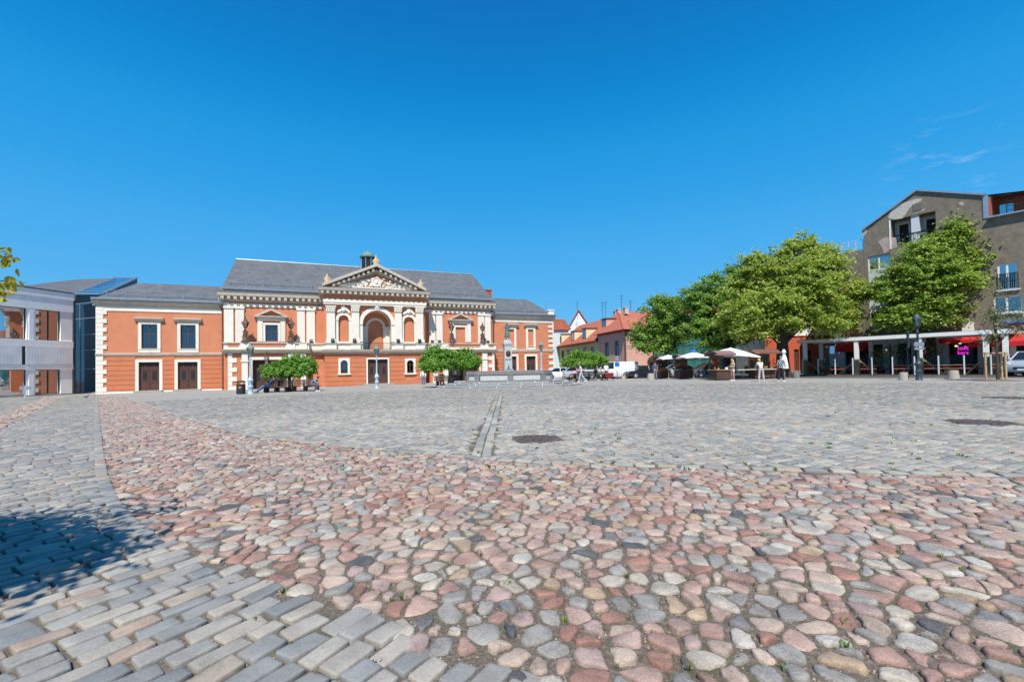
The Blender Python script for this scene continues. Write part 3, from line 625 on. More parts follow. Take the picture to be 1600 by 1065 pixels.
for u0, u1 in ((UM0-.42, PU0-.0), (PU1+.0, UM1+.42)):
    m = MB(); mould(m, u0, u1, [(-OM, mt0), (-OM-.12, mt0+.02), (-OM-.16, mt0+.16), (-OM-.16, mt1-.52), (-OM-.62, mt1-.46), (-OM-.68, mt1-.1), (-OM-.78, mt1), (-OM, mt1)]); m.build('cornice', M['taupe'], th_)
    m = MB(); u = u0+.25
    while u < u1-.3: m.box(u, u+.28, -OM-.58, -OM-.15, mt1-.80, mt1-.465); u += .58
    m.build('dentil_row', M['taupe'], th_)
    m = MB(); m.box(u0+.42, u1-.0 if u0 < 10 else u1-.42, -OM-.09, -OM, zr(430, 480.5, OM), zr(430, 475.8, OM)); m.build('frieze', M['cream'], th_)
for x0, x1, y0 in ((350.8, 365.5, 478), (368.3, 382, 478), (464.8, 477, 479), (479.5, 492.7, 479), (670.8, 680.5, 484.5), (682, 691.8, 484.8), (747.4, 756.8, 487), (758, 766.9, 487)):
    a, b, c, d = T.r(x0, x1, y0+2, 534, OM); d = zr(430, 480.6, OM)-.002
    m = MB(); m.box(a, b, -OM-.16, -OM, c, d-.22); m.box(a-.06, b+.06, -OM-.24, -OM, d-.22, d); m.box(a-.05, b+.05, -OM-.21, -OM, c-.3, c); m.build('pilaster', M['cream'], th_)
for (a, b, c, d), blind in zip(BAY, (0, 1)):
    m = MB(); m.frame(a-.22, b+.22, c-.05, d+.22, .22, -OM-.06, -OM+.02, bottom=False); m.box(a-.72, a-.25, -OM-.14, -OM, c-.05, d+.42); m.box(b+.25, b+.72, -OM-.14, -OM, c-.05, d+.42); m.box(a-.76, b+.76, -OM-.18, -OM, d+.43, d+.72); m.build('window_surround', M['cream'], th_)
    m = MB(); z = d+.72; uc = (a+b)/2; hw = (b-a)/2+1.0; mould(m, uc-hw, uc+hw, [(-OM, z), (-OM-.2, z), (-OM-.42, z+.1), (-OM-.42, z+.2), (-OM, z+.22)])
    m.prism([(uc-hw, z+.2), (uc, z+.98), (uc+hw, z+.2), (uc+hw-.42, z+.2), (uc, z+.78), (uc-hw+.42, z+.2)], -OM-.42, -OM); m.build('window_pediment', M['taupe'], th_)
    if blind: m = MB(); m.poly([(a, -OM+.12, c), (b, -OM+.12, c), (b, -OM+.12, d), (a, -OM+.12, d)]); m.build('blind_panel', M['orange'], th_)
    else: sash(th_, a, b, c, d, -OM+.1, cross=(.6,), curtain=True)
# --- side terraces: a porch with a parapet on top, one each side of the portico
def terrace(xa, xb, piers, qx, dx, right):
    u0, u1 = T.u(xa, OT), T.u(xb, OT); y = -OT
    D = T.r(*dx, OT); D = (D[0], D[1], -.75, D[3])
    m = MB(); wallh(m, u0, u1, -.8, zc0, [D], y, .6); m.box(u0, u0+.05, y+.001, -OM, -.8, zc0); m.box(u1-.05, u1, y+.001, -OM, -.8, zc0); m.box(u0, u1, y, -OM, zc0-.1, zc0-.001); m.build('porch_wall', M['orange_dark'], th_)
    m = MB(); mould(m, u0-.35, u1+.3, [(-OM, zc0), (y-.08, zc0), (y-.1, zc0+.12), (y-.42, zc0+.26), (y-.48, zc1), (y, zc1+.03), (-OM, zc1+.03)]); m.build('porch_cornice', M['taupe'], th_)
    m = MB(); m.box(u0-.2, u1+.2, y-.02, y+.25, zc1+.03, zpar-.16); m.box(u0-.2, u0+.05, y+.25, -OM, zc1+.03, zpar-.16); m.box(u1-.05, u1+.2, y+.25, -OM, zc1+.03, zpar-.16)
    for q in piers: a, b = T.u(q[0], OT), T.u(q[1], OT); m.box(a-.12, b+.12, y-.14, y-.02, zc1+.03, zpar-.16)
    m.build('parapet', M['cream'], th_)
    m = MB(); ub = sorted([T.u(q[0], OT)-.12 for q in piers]+[T.u(q[1], OT)+.12 for q in piers]+[u0, u1])
    for a, b in zip(ub[::2], ub[1::2]):
        if b-a > .6: m.box(a+.15, b-.15, y-.06, y-.021, zpar-.5, zpar-.22)
    m.build('parapet_panel', M['orange'], th_)
    m = MB(); m.box(u0-.26, u1+.26, y-.16, y+.3, zpar-.16, zpar-.03); m.box(u0-.26, u0+.1, y+.3, -OM-.0, zpar-.16, zpar-.03); m.box(u1-.1, u1+.26, y+.3, -OM-.0, zpar-.16, zpar-.03); m.build('parapet_coping', M['taupe'], th_)
    for q in piers:
        a, b = T.u(q[0], OT), T.u(q[1], OT); m = MB(); m.box(a, b, y-.16, y, -.7, zc0-.002); zz = zc0-.85; m.box(a-.08, b+.08, y-.24, y, zz, zz+.14); m.box(a-.05, b+.05, y-.2, y, -.8, -.3); m.build('porch_pilaster', M['cream'], th_)
    quoins(th_, T.u(qx[0], OT), T.u(qx[1], OT), T.u(qx[2], OT), -.45, zc0, 9, y-.07, M['cream'], right)
    m = MB(); m.box(D[0]-.22, D[1]+.22, y-.1, y, D[3]+.02, D[3]+.3); m.box(D[0]-.22, D[0], y-.1, y, -.7, D[3]+.02); m.box(D[1], D[1]+.22, y-.1, y, -.7, D[3]+.02); m.build('door_surround', M['cream'], th_)
    w = D[1]-D[0]; door(th_, D[0]+.02, D[0]+w/2-.01, -.3, D[3], y+.5, transom=.2); door(th_, D[0]+w/2+.01, D[1]-.02, -.3, D[3], y+.5, transom=.2)
    m = MB(); m.box(u0, u1, y-1.2, y+.6, -.9, -.32); m.build('doorstep', M['granite'], th_)
    return u0, u1
TL = terrace(353, 480, [(378, 387.5), (450.3, 459), (469.5, 478)], (356, 363, 370.3), (394.5, 448, 562, 607), False)
TR = terrace(672, 773, [(676, 683), (692, 699), (753, 761)], (763.3, 767, 772.3), (700, 748, 564, 600), True)
# --- portico
pz = dict(base=-.8, c0=zr(590, 552, OP), c1=zr(590, 546, OP), par=zr(590, 535.6, OP), col0=zr(590, 535, OP), cap=zr(590, 478.2, OP), arch1=zr(590, 470.5, OP), fr1=zr(590, 463, OP), e1=zr(590, 453.5, OP))
A0, A1 = T.u(567.6, OP), T.u(611.5, OP); AC, AR = (A0+A1)/2, (A1-A0)/2; az = zr(590, 485.5, OP)-AR
NI = [(T.u(529.3, OP), T.u(545.6, OP)), (T.u(631.5, OP), T.u(647.6, OP))]; nz0 = zr(536, 533.5, OP); nzt = zr(536, 492.4, OP)
DP = T.r(574.5, 605.7, 561, 598.5, OP); LW = [T.r(532, 543.2, 562.5, 583, OP), T.r(635.5, 646, 562.5, 582.5, OP)]
m = MB(); holes = [(A0, A1, pz['c1']+.02, az+AR)]+[(a, b, nz0, nzt) for a, b in NI]+[DP]+LW
wallh(m, PU0, PU1, pz['base'], pz['e1'], holes, -OP, .3); 
for uc, r_, zs in [(AC, AR, az)]+[((a+b)/2, (b-a)/2, nzt-(b-a)/2) for a, b in NI]+[((q[0]+q[1])/2, (q[1]-q[0])/2, q[3]-(q[1]-q[0])/2) for q in LW]: arch_fill(m, uc, r_, zs, -OP, .3)
m.box(PU0, PU0+.05, -OP+.001, -OM, pz['base'], pz['e1']); m.box(PU1-.05, PU1, -OP+.001, -OM, pz['base'], pz['e1'])
for a, b in NI: m.poly([(a, -OP+.22, nz0), (b, -OP+.22, nz0), (b, -OP+.22, nzt), (a, -OP+.22, nzt)])
m.build('portico_wall', M['orange'], th_)
# deep loggia behind the arch
yb = -OP+1.64; m = MB(); p = arch_pts(AC, AR, az, 18); f0 = pz['c1']+.02
for (a, b), (c, d) in zip(p, p[1:]): m.poly([(a, -OP+.3, b), (a, yb, b), (c, yb, d), (c, -OP+.3, d)])
m.poly([(A0, -OP+.3, f0), (A0, -OP+.3, az), (A0, yb, az), (A0, yb, f0)]); m.poly([(A1, -OP+.3, az), (A1, -OP+.3, f0), (A1, yb, f0), (A1, yb, az)]); m.poly([(A0, -OP+.3, f0), (A0, yb, f0), (A1, yb, f0), (A1, -OP+.3, f0)]); m.build('loggia_vault', M['cream'], th_)
m = MB(); m.poly([(A0, yb-.01, f0), (A1, yb-.01, f0), (A1, yb-.01, az+AR), (A0, yb-.01, az+AR)]); m.build('loggia_wall', M['orange'], th_)
m = MB(); ri = AR*.56; zi = az-.25; arch_band(m, AC, ri, ri+.28, zi, yb-.09, yb-.012); m.box(A0, AC-ri, yb-.1, yb-.012, f0, zi); m.box(AC+ri, A1, yb-.1, yb-.012, f0, zi); m.box(A0, AC-ri+.1, yb-.16, yb-.011, zi, zi+.14); m.box(AC+ri-.1, A1, yb-.16, yb-.011, zi, zi+.14); m.build('loggia_arch', M['cream'], th_)
m = MB(); arch_band(m, AC, AR+.02, AR+.42, az, -OP-.14, -OP+.02); m.box(A0-.42, A0-.02, -OP-.12, -OP, nz0, az); m.box(A1+.02, A1+.42, -OP-.12, -OP, nz0, az); m.box(A0-.48, A0+.0, -OP-.2, -OP, az-.06, az+.1); m.box(A1, A1+.48, -OP-.2, -OP, az-.06, az+.1)
m.prism([(AC-.2, az+AR+.02), (AC+.2, az+AR+.02), (AC+.27, az+AR+.66), (AC-.27, az+AR+.66)], -OP-.3, -OP-.1); m.ball((AC, -OP-.3, az+AR+.35), (.16, .1, .2), 8, 6); m.build('great_arch', M['cream'], th_)
for a, b in NI:
    uc, r_ = (a+b)/2, (b-a)/2; zs = nzt-r_; m = MB(); arch_band(m, uc, r_, r_+.3, zs, -OP-.1, -OP+.02); m.box(a-.3, a, -OP-.1, -OP, nz0, zs); m.box(b, b+.3, -OP-.1, -OP, nz0, zs)
    m.box(a-.36, a+.02, -OP-.15, -OP, zs-.05, zs+.09); m.box(b-.02, b+.36, -OP-.15, -OP, zs-.05, zs+.09); m.box(a-.36, b+.36, -OP-.16, -OP, nz0-.12, nz0-.001); m.build('niche_surround', M['cream'], th_)
    m = MB(); rr = random.Random(3)
    for k in range(16): t = k/15*2-1; m.ball((uc+t*.55, -OP-.12, nzt+.34+(1-abs(t))*.85*rr.uniform(.3, 1)), (.13, .09, rr.uniform(.1, .2)), 7, 5)
    m.ball((uc, -OP-.15, nzt+.62), (.24, .12, .34), 9, 6); m.build('niche_crest', M['cream'], th_, True)
for a, b, c, d in PC:
    m = MB(); y = -OP-.34; m.box(a, b, y, -OP, c, d-.72); m.box(a-.08, b+.08, y-.08, -OP, c-.02, c+.32); m.box(a-.12, b+.12, y-.12, -OP, d-.12, d); pil = m.build('column', M['cream'], th_)
    m = MB(); rr = random.Random(9); m.prism([(a, d-.72), (b, d-.72), (b+.1, d-.12), (a-.1, d-.12)], y-.02, -OP)
    for k in range(5):
        for j, (zz, s) in enumerate(((d-.58, .11), (d-.36, .13), (d-.2, .1))): m.ball((a+(b-a)*(k+.1+.2*j)/4.6, y-.04, zz), (.09, .09, s), 7, 5)
    m.build('capital', M['cream'], pil, True)
m = MB(); m.box(PU0-.06, PU1+.06, -OP-.4, -OP, pz['cap']+.001, pz['cap']+.2); m.box(PU0-.1, PU1+.1, -OP-.46, -OP, pz['cap']+.2, pz['arch1']); m.build('architrave', M['cream'], th_)
m = MB(); m.box(PU0, PU1, -OP-.36, -OP, pz['arch1'], pz['fr1']); m.build('frieze', M['orange'], th_)
c0, c1 = pz['fr1'], pz['e1']; y = -OP-.36
m = MB(); mould(m, PU0-.5, PU1+.5, [(-OM, c0), (y-.1, c0), (y-.16, c0+.12), (y-.16, c1-.4), (y-.55, c1-.34), (y-.62, c1-.05), (y-.66, c1), (-OM, c1)]); m.build('pediment_cornice', M['taupe'], th_)
m = MB(); u = PU0-.3
while u < PU1+.1: m.box(u, u+.26, y-.5, y-.15, c1-.66, c1-.345); u += .56
m.build('dentil_row', M['taupe'], th_)
uc = (PU0+PU1)/2; zt = zr(590, 413.8, OP+.3); uL, uR = T.u(504.5, OP+.6), T.u(666.5, OP+.6)
m = MB(); m.prism([(PU0, c1), (PU1, c1), (uc, zt-.4)], y+.1, -OM); m.build('tympanum', M['orange'], th_)
def rake(mb, ua, ub, za, zb, t0, t1, ya, yb2): mb.prism([(ua, za+t0), (ub, zb+t0), (ub, zb+t1), (ua, za+t1)], ya, yb2)
m = MB()
for s, ue in ((1, uL), (-1, uR)):
    rake(m, ue, uc, c1+.02, zt-.30, -.0, .30, y-.66, -OM); rake(m, ue+s*.9, uc, c1+.02, zt-1.02+.1, .0, .32, y-.22, y+.11)
m.build('pediment_cornice', M['taupe'], th_)
for s, ue in ((1, uL), (-1, uR)):
    m = MB(); L_ = abs(uc-ue); k = int(L_/.5)
    for i in range(2, k): t = i/k; u = ue+s*L_*t; z = c1-.32+(zt-.3-c1)*t; m.box(u, u+s*.24, y-.52, y-.221, z-.02, z+.30)
    m.build('dentil_row', M['taupe'], th_)
m = MB(); rr = random.Random(4); zb_ = c1+.18; hh = zt-c1-1.6; hw = (PU1-PU0)/2*.70
m.prism([(uc-hw-.5, c1+.03), (uc+hw+.5, c1+.03), (uc+hw+.1, c1+.22), (uc-hw-.1, c1+.22)], y-.05, y+.1)
for k in range(330):
    t = rr.uniform(-1, 1); top = hh*(1-abs(t))+.12; m.ball((uc+t*hw, y+.08-rr.uniform(0, .12), zb_+rr.uniform(.1, 1)*top), (rr.uniform(.07, .18), .1, rr.uniform(.06, .16)), 7, 4)
m.lathe([(.0, 0), (.52, 0), (.52, .1), (.40, .1), (.36, .04), (0, .04)], (0, 0, 0), 18); b0 = len(m.v)-6*18
for i in range(b0, len(m.v)): x_, y_, z_ = m.v[i]; m.v[i] = (uc+x_, y-.02-z_, zb_+hh*.55+y_)
m.ball((uc, y-.04, zb_+hh*.55), (.24, .14, .28), 9, 6); m.build('pediment_relief', M['cream'], th_, True)
for (u, z, s) in ((uc, zt, .72), (uL+.5, c1+.55, .62), (uR-.5, c1+.55, .62)):
    m = MB(); m.box(u-.45*s, u+.45*s, y-.3, y+.4, z-.3, z+.08*s); m.lathe([(.42*s, .08*s), (.36*s, .5*s), (.30*s, .9*s), (.16*s, 1.15*s), (.19*s, 1.3*s), (.05, 1.5*s)], (u, y+.05, z), 10)
    for a in (-1, 1): m.ball((u+a*.34*s, y+.05, z+.45*s), (.2*s, .2*s, .4*s), 8, 6)
    m.build('acroterion', M['sandstone'], th_, True)
# portico parapet, balcony railing, ground floor
m = MB(); seg = [(PU0-.1, A0-.02), (A1+.02, PU1+.1)]
for a, b in seg:
    m = MB(); m.box(a, b, -OP-.2, -OP, pz['c1']+.02, pz['par']-.14)
    for c, d, *_ in PC: (a-.2 < c < b) and m.box(c-.12, d+.12, -OP-.46, -OP-.2, pz['c1']+.02, pz['par']-.14)
    m.build('parapet', M['cream'], th_)
for a, b in ((TL[1]+.2, PU0-.1), (PU1+.1, TR[0]-.2)): m = MB(); m.box(a, b, -OM-.5, -OM, pz['c1']+.02, pz['par']-.14); m.build('parapet', M['cream'], th_)
m = MB()
for a, b in seg: m.box(a-.02, b+.02, -OP-.32, -OP, pz['par']-.14, pz['par'])
for a, b, c, d in PC: m.box(a-.18, b+.18, -OP-.54, -OP-.32, pz['par']-.14, pz['par'])
for a, b in ((TL[1]+.26, PU0-.12), (PU1+.12, TR[0]-.26)): m.box(a, b, -OM-.6, -OM, pz['par']-.14, pz['par'])
m.build('parapet_coping', M['taupe'], th_)
m = MB()
for a, b in NI: m.box(a-.3, b+.3, -OP-.23, -OP-.19, pz['c1']+.72, pz['par']-.18)
m.build('parapet_panel', M['orange'], th_)
m = MB()
for z in (pz['c1']+.1, pz['par']-.02): m.box(A0, A1, -OP-.14, -OP-.1, z, z+.04)
k = 22
for i in range(k+1): u = A0+.02+(A1-A0-.06)*i/k; m.box(u, u+.02, -OP-.13, -OP-.11, pz['c1']+.14, pz['par']-.02)
m.build('balcony_railing', M['darkmetal'], th_)
m = MB(); mould(m, PU0-.3, PU1+.3, [(-OM, pz['c0']), (-OP-.06, pz['c0']), (-OP-.1, pz['c0']+.1), (-OP-.42, pz['c0']+.24), (-OP-.48, pz['c1']), (-OP, pz['c1']+.02), (-OM, pz['c1']+.02)])
for a, b in ((TL[1]+.3, PU0-.3), (PU1+.3, TR[0]-.3)): mould(m, a, b, [(-OM, pz['c0']), (-OM-.06, pz['c0']), (-OM-.1, pz['c0']+.1), (-OM-.5, pz['c0']+.24), (-OM-.55, pz['c1']), (-OM, pz['c1']+.02)])
m.build('portico_cornice', M['taupe'], th_)
courses(PU0, PU1, -.3, pz['c0'], 8, [(DP[0]-.2, DP[1]+.2, -9, DP[3]+.2)]+[(q[0]-.2, q[1]+.2, q[2]-.3, q[3]+.2) for q in LW], -OP-.06, -OP-.002)
m = MB(); m.box(PU0-.05, DP[0]-.2, -OP-.09, -OP, -.24, -.10); m.box(DP[1]+.2, PU1+.05, -OP-.09, -OP, .02, .16); m.build('plinth_line', M['white'], th_)
m = MB(); m.box(PU0-.04, DP[0]-.2, -OP-.075, -OP, -.9, -.24); m.box(DP[1]+.2, PU1+.04, -OP-.075, -OP, -.9, .02); m.build('plinth', M['plinthred'], th_)
m = MB(); m.frame(DP[0]-.16, DP[1]+.16, -.4, DP[3]+.16, .16, -OP-.12, -OP+.02, bottom=False); m.build('door_surround', M['cream'], th_); door(th_, *DP, -OP+.16, 3, .16)
m = MB(); m.box(DP[0]-1.2, DP[1]+1.2, -OP-1.4, -OP-.1, -.9, DP[2]-.17); m.box(DP[0]-.6, DP[1]+.6, -OP-.9, -OP-.1, DP[2]-.17, DP[2]-.03); m.build('doorstep', M['granite'], th_)
for a, b, c, d in LW:
    uc2, r_ = (a+b)/2, (b-a)/2; m = MB(); m.box(a-.22, a, -OP-.12, -OP, c, d-r_); m.box(b, b+.22, -OP-.12, -OP, c, d-r_); arch_band(m, uc2, r_, r_+.22, d-r_, -OP-.12, -OP)
    for s in (-1, 1): m.prism([(uc2+s*(r_+.22), d-r_), (uc2+s*(r_+.22), d+.22), (uc2, d+.22)], -OP-.11, -OP)
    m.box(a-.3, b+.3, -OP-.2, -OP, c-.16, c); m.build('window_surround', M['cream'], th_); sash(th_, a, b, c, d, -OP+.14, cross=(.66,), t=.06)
# ground floor of the main block either side of the portico
for a, b, zl_ in ((TL[1], PU0, -.22), (PU1, TR[0], .1)):
    m = MB(); m.box(a, b, -OM-.07, -OM, zl_, zl_+.15); m.build('plinth_line', M['white'], th_); m = MB(); m.box(a, b, -OM-.06, -OM, -.9, zl_); m.build('plinth', M['plinthred'], th_)
# --- right wing
UR0, UR1 = UM1, T.u(865.2)
q1, q0 = ZR(818, 493), ZR(818, 499.5); rs1, rs0 = ZR(818, 546), ZR(818, 550); rf = ZR(818, 503.6)
B1 = [T.r(795.4, 803.8, 514.2, 541), T.r(825.4, 834, 514.4, 541)]; B0 = [T.r(792, 806.8, 556.5, 592), T.r(822.2, 836.5, 556.3, 590)]
m = MB(); wallh(m, UR0, UR1, -.8, q1, B1+B0, 0, .2); m.box(UR1-.05, UR1, .001, 11, -.8, q1); m.box(UR0, UR1-.05, 10.9, 11, -.8, q1); m.build('wall', M['orange'], th_)
courses(UR0+.02, T.u(858), -.05, rs0, 8, [(a-.26, b+.26, -9, d+.26) for a, b, c, d in B0], -.05, -.002)
m = MB(); mould(m, UR0, UR1+.05, [(0, rs0), (-.1, rs0+.03), (-.16, rs1-.06), (-.16, rs1), (0, rs1+.03)]); m.build('string_course', M['taupe'], th_)
m = MB(); mould(m, UR0, UR1+.04, [(0, rf), (-.06, rf), (-.06, q0), (0, q0)]); m.build('frieze', M['cream'], th_)
m = MB(); mould(m, UR0, UR1+.2, CORN(q0, q1, .42)); m.build('cornice', M['taupe'], th_)
m = MB(); m.box(UR0, UR1+.03, -.09, -.001, -.12, .04); m.build('plinth_line', M['white'], th_); m = MB(); m.box(UR0, UR1+.02, -.08, -.001, -.9, -.12); m.build('plinth', M['plinthred'], th_)
quoins(th_, T.u(857.3), T.u(858.8), UR1+.03, rs1+.02, rf, 11, -.09, M['cream'], True); quoins(th_, T.u(857.3), T.u(858.8), UR1+.03, .05, rs0, 9, -.1, M['cream'], True)
m = MB(); m.box(UR1-.75, UR1+.06, -.2, .6, q1+.001, q1+.75); m.box(UR1-.82, UR1+.13, -.27, .67, q1+.75, q1+.9); m.build('corner_pier', M['cream'], th_)
for a, b, c, d in B1:
    m = MB(); m.frame(a-.28, b+.28, c-.4, d+.28, .28, -.09, .02); m.box(a-.2, b+.2, -.15, 0, c-.06, c); m.build('window_surround', M['cream'], th_)
    m = MB(); mould(m, a-.6, b+.6, [(0, d+.3), (-.14, d+.3), (-.36, d+.56), (-.38, d+.7), (0, d+.76)]); m.build('window_hood', M['taupe'], th_)
    m = MB(); m.poly([(a, .1, c), (b, .1, c), (b, .1, d), (a, .1, d)]); m.build('blind_panel', M['orange'], th_)
for a, b, c, d in B0:
    m = MB(); m.frame(a-.26, b+.26, -.3, d+.26, .26, -.1, .02, bottom=False); m.build('door_surround', M['cream'], th_); door(th_, a, b, -.1, d, .1)
# --- roofs
def hiproof(name, u0, u1, ze, zr_, yf, yb2, hl, hr, mat):
    ym = (yf+yb2)/2; m = MB(); a, b = (u0+hl, ym, zr_), (u1-hr, ym, zr_)
    m.poly([(u0, yf, ze), (u1, yf, ze), b, a]); m.poly([(u1, yb2, ze), (u0, yb2, ze), a, b]); m.poly([(u0, yb2, ze), (u0, yf, ze), a]); m.poly([(u1, yf, ze), (u1, yb2, ze), b]); return m.build(name, mat, th_)
def roof_edge(u0, u1, yf, z):
    m = MB(); mould(m, u0, u1, [(yf, z-.14), (yf-.18, z-.12), (yf-.2, z+.02), (yf+.12, z+.12), (yf+.14, z-.0)]); return m
yrm = 7.2
um0r, um1r = T.u(370, -yrm), T.u(740.5, -yrm); zmr = (zr(370, 403.5, -yrm)+zr(740.5, 431, -yrm))/2
ze_m = zr(430, 453.5, OM+.3); EU0, EU1 = T.u(346.5, OM+.4), T.u(771.5, OM+.4)
mroof = hiproof('roof', EU0, EU1, ze_m, zmr, -OM-.45, 2*yrm+OM+.45, um0r-EU0, EU1-um1r, M['slate'])
m = MB(); m.box(EU0+.3, EU1-.3, -OM-.3, 12, mt1+.002, ze_m-.02); m.build('parapet_band', M['zinc'], th_)
roof_edge(EU0-.1, EU1+.1, -OM-.5, ze_m).build('gutter', M['zinc'], mroof)
m = MB(); m.tube([(um0r, yrm, zmr+.03), (um1r, yrm, zmr+.03)], .09, 6); m.build('ridge_cap', M['zinc'], mroof)
def snowguard(root, u0, u1, y0, z0, slope, rows=((.55, .9),)):
    m = MB()
    for t, h in rows:
        y, z = y0+t, z0+t*slope
        for hh in (h*.45, h): m.tube([(u0, y, z+hh), (u1, y, z+hh)], .03, 5)
        k = int((u1-u0)/1.35)
        for i in range(k+1): u = u0+(u1-u0)*i/k; m.tube([(u, y, z-.02), (u, y, z+h+.03)], .04, 5)
    m.build('snow_guard', M['zinc'], root)
slp = (zmr-ze_m)/(yrm+OM+.45)
snowguard(mroof, EU0+.6, PU0-1.2, -OM-.45, ze_m, slp, ((.9, .55),)); snowguard(mroof, PU1+1.2, EU1-.6, -OM-.45, ze_m, slp, ((.9, .55),))
zp = zt-.05; m = MB(); yk = (zp-ze_m)/slp
m.poly([(uL, y-.66, c1+.32), (uL+.1, 4, c1+.32), (uc, 6, zp), (uc, y-.66, zp)]); m.poly([(uR-.1, 4, c1+.32), (uR, y-.66, c1+.32), (uc, y-.66, zp), (uc, 6, zp)]); m.build('portico_roof', M['slate'], th_)
wroof = []
for u0, u1, ztop, (rx0, ry0), (rx1, ry1), hl, hr in ((UW0, UW1+.4, wz['top'], (216, 441.6), (343, 447.8), None, 0), (UR0-.4, UR1, q1, (770, 465.6), (824.8, 468), 0, None)):
    yr = 5.6; zq = (zr(rx0, ry0, -yr)+zr(rx1, ry1, -yr))/2; ua, ub = T.u(rx0, -yr), T.u(rx1, -yr)
    r_ = hiproof('roof', u0-.1, u1+.1, ztop+.16, zq, -.25, 2*yr+.25, (ua-u0+.1) if hl is None else 0, (u1+.1-ub) if hr is None else 0, M['slate'])
    roof_edge(u0-.25, u1+.2, -.35, ztop+.16).build('gutter', M['zinc'], r_); snowguard(r_, u0+.6, u1-.8, -.25, ztop+.16, (zq-ztop-.16)/(yr+.25), ((.75, .6),)); wroof.append(r_)
# lantern turret, chimney, rods, down pipes, floodlights
m = MB(); a, b = T.u(565.2, -6), T.u(587.6, -6); z0, z1 = zr(576, 419, -6), zr(576, 401.5, -6); uc3, r_ = (a+b)/2, (b-a)/2*.97
m.lathe([(r_, z0-2.5), (r_, z1-.15)], (uc3, 6, 0), 8, rot=.39); tur = m.build('turret', M['darkmetal'], th_)
m = MB(); m.lathe([(r_*1.16, z1-.16), (r_*1.2, z1), (r_*1.0, z1+.08), (r_*.82, z1+.34), (r_*.5, z1+.58), (r_*.12, z1+.68), (.03, z1+.95)], (uc3, 6, 0), 16); m.build('dome', M['copper'], tur, True)
m = MB()
for k in range(8): an = k*math.pi/4+.39; m.tube([(uc3+r_*math.cos(an), 6+r_*math.sin(an), z0-1), (uc3+r_*math.cos(an), 6+r_*math.sin(an), z1-.1)], .06, 5)
m.build('turret_rib', M['zinc'], tur)
m = MB(); a, b = T.u(759.5, -4), T.u(768.5, -4); m.box(a, b, 3.6, 4.6, q1, zr(764, 454.5, -4)); m.box(a-.06, b+.06, 3.54, 4.66, zr(764, 454.5, -4), zr(764, 453, -4)); m.build('chimney', M['plinthred'], th_)
m = MB(); u = T.u(686.5, -yrm); m.tube([(u, yrm, zmr), (u, yrm, zr(686, 409, -yrm))], .05, 5); m.build('aerial', M['zinc'], th_)
for x, yo, zb_, zt_ in ((348.6, -.28, -.3, wz['top']), (767.6, -.3, .0, q1)):
    u = T.u(x) if x < 400 else T.u(770.5); m = MB(); m.lathe([(.1, -.35), (.24, -.05), (.24, .12)], (u, yo, zt_-.25), 8); m.tube([(u, yo, zt_-.5), (u+.02, yo+.1, zt_-1.0), (u+.02, yo+.1, zb_)], .085, 8); m.build('down_pipe', M['winframe'], th_)
for x in (520, 554, 622, 655.5):
    m = MB(); u = T.u(x, OP+.3); m.box(u-.15, u+.15, -OP-.62, -OP-.42, pz['par']+.02, pz['par']+.1); m.rbox((u, -OP-.55, pz['par']+.28), (.36, .14, .3), 0, -.5); m.build('floodlight', M['darkmetal'], th_)
for x in (466, 486.5, 676, 687, 763):
    m = MB(); u = T.u(x, OM+.4); m.box(u-.15, u+.15, -OM-.5, -OM-.34, pz['par']+.0, pz['par']+.1); m.rbox((u, -OM-.43, pz['par']+.28), (.36, .14, .3), 0, -.5); m.build('floodlight', M['darkmetal'], th_)
# hanging lantern under the porch cornice, terrace candelabra (they stand on the parapet)
def candelabrum(u, label):
    p = T.o+T.d*u+T.n*(OT-.1); t = thing('candelabrum', label, 'lantern', (p[0], p[1], T.zb+zpar-.03), T.a, 'lanterns on the theatre terraces')
    m = MB(); m.lathe([(.44, 0), (.42, .12), (.3, .2), (.22, .42), (.15, .5), (.2, .62), (.12, .72), (.16, .9), (.09, 1.), (.13, 1.18), (.07, 1.32), (.06, 1.45)], (0, 0, 0), 8)
    for k in range(4):
        an = k*math.pi/2+.78; c, s = math.cos(an), math.sin(an); m.tube([(c*.2, s*.2, .3), (c*.38, s*.38, .5), (c*.2, s*.2, .8), (c*.28, s*.28, 1.05), (c*.1, s*.1, 1.25)], .035, 5)
    m.build('standard', M['winframe'], t, True)
    m = MB(); m.lathe([(.12, 1.45), (.32, 1.95)], (0, 0, 0), 6); ln = m.build('lantern', M['lampglass'], t)
    m = MB()
    for k in range(6): an = k*math.pi/3; m.tube([(.12*math.cos(an), .12*math.sin(an), 1.45), (.32*math.cos(an), .32*math.sin(an), 1.95)], .022, 4)
    m.lathe([(.38, 1.95), (.34, 2.02), (.2, 2.16), (.16, 2.3), (.06, 2.36), (.04, 2.65)], (0, 0, 0), 6)
    for k in range(6): an = k*math.pi/3; m.lathe([(.03, 0), (.02, .14)], (.33*math.cos(an), .33*math.sin(an), 1.98), 5)
    m.build('lantern_cap', M['winframe'], t)
for x, l in ((383.5, 'ornate iron lantern on left terrace parapet, left of the pedimented window'), (455, 'ornate iron lantern on left terrace parapet, right of the pedimented window'),
             (706.5, 'ornate iron lantern on right terrace parapet, left of the blind pedimented window'), (755, 'ornate iron lantern on right terrace parapet, right of the blind pedimented window')):
    candelabrum(T.u(x, OT), l)
m = MB(); u = T.u(417, OT); y = -OT-.55; z = zc0-.2
m.tube([(u+.1, -OT-.1, z+.1), (u+.05, y+.2, z+.35), (u, y, z+.2), (u, y, z-.1)], .03, 5); br = m.build('hanging_lantern', M['winframe'], th_)
m = MB(); m.lathe([(.06, -.1), (.2, -.2), (.26, -.28), (.17, -.8), (.05, -.9)], (u, y, z), 6); m.build('lantern_glass', M['lampglass'], br)
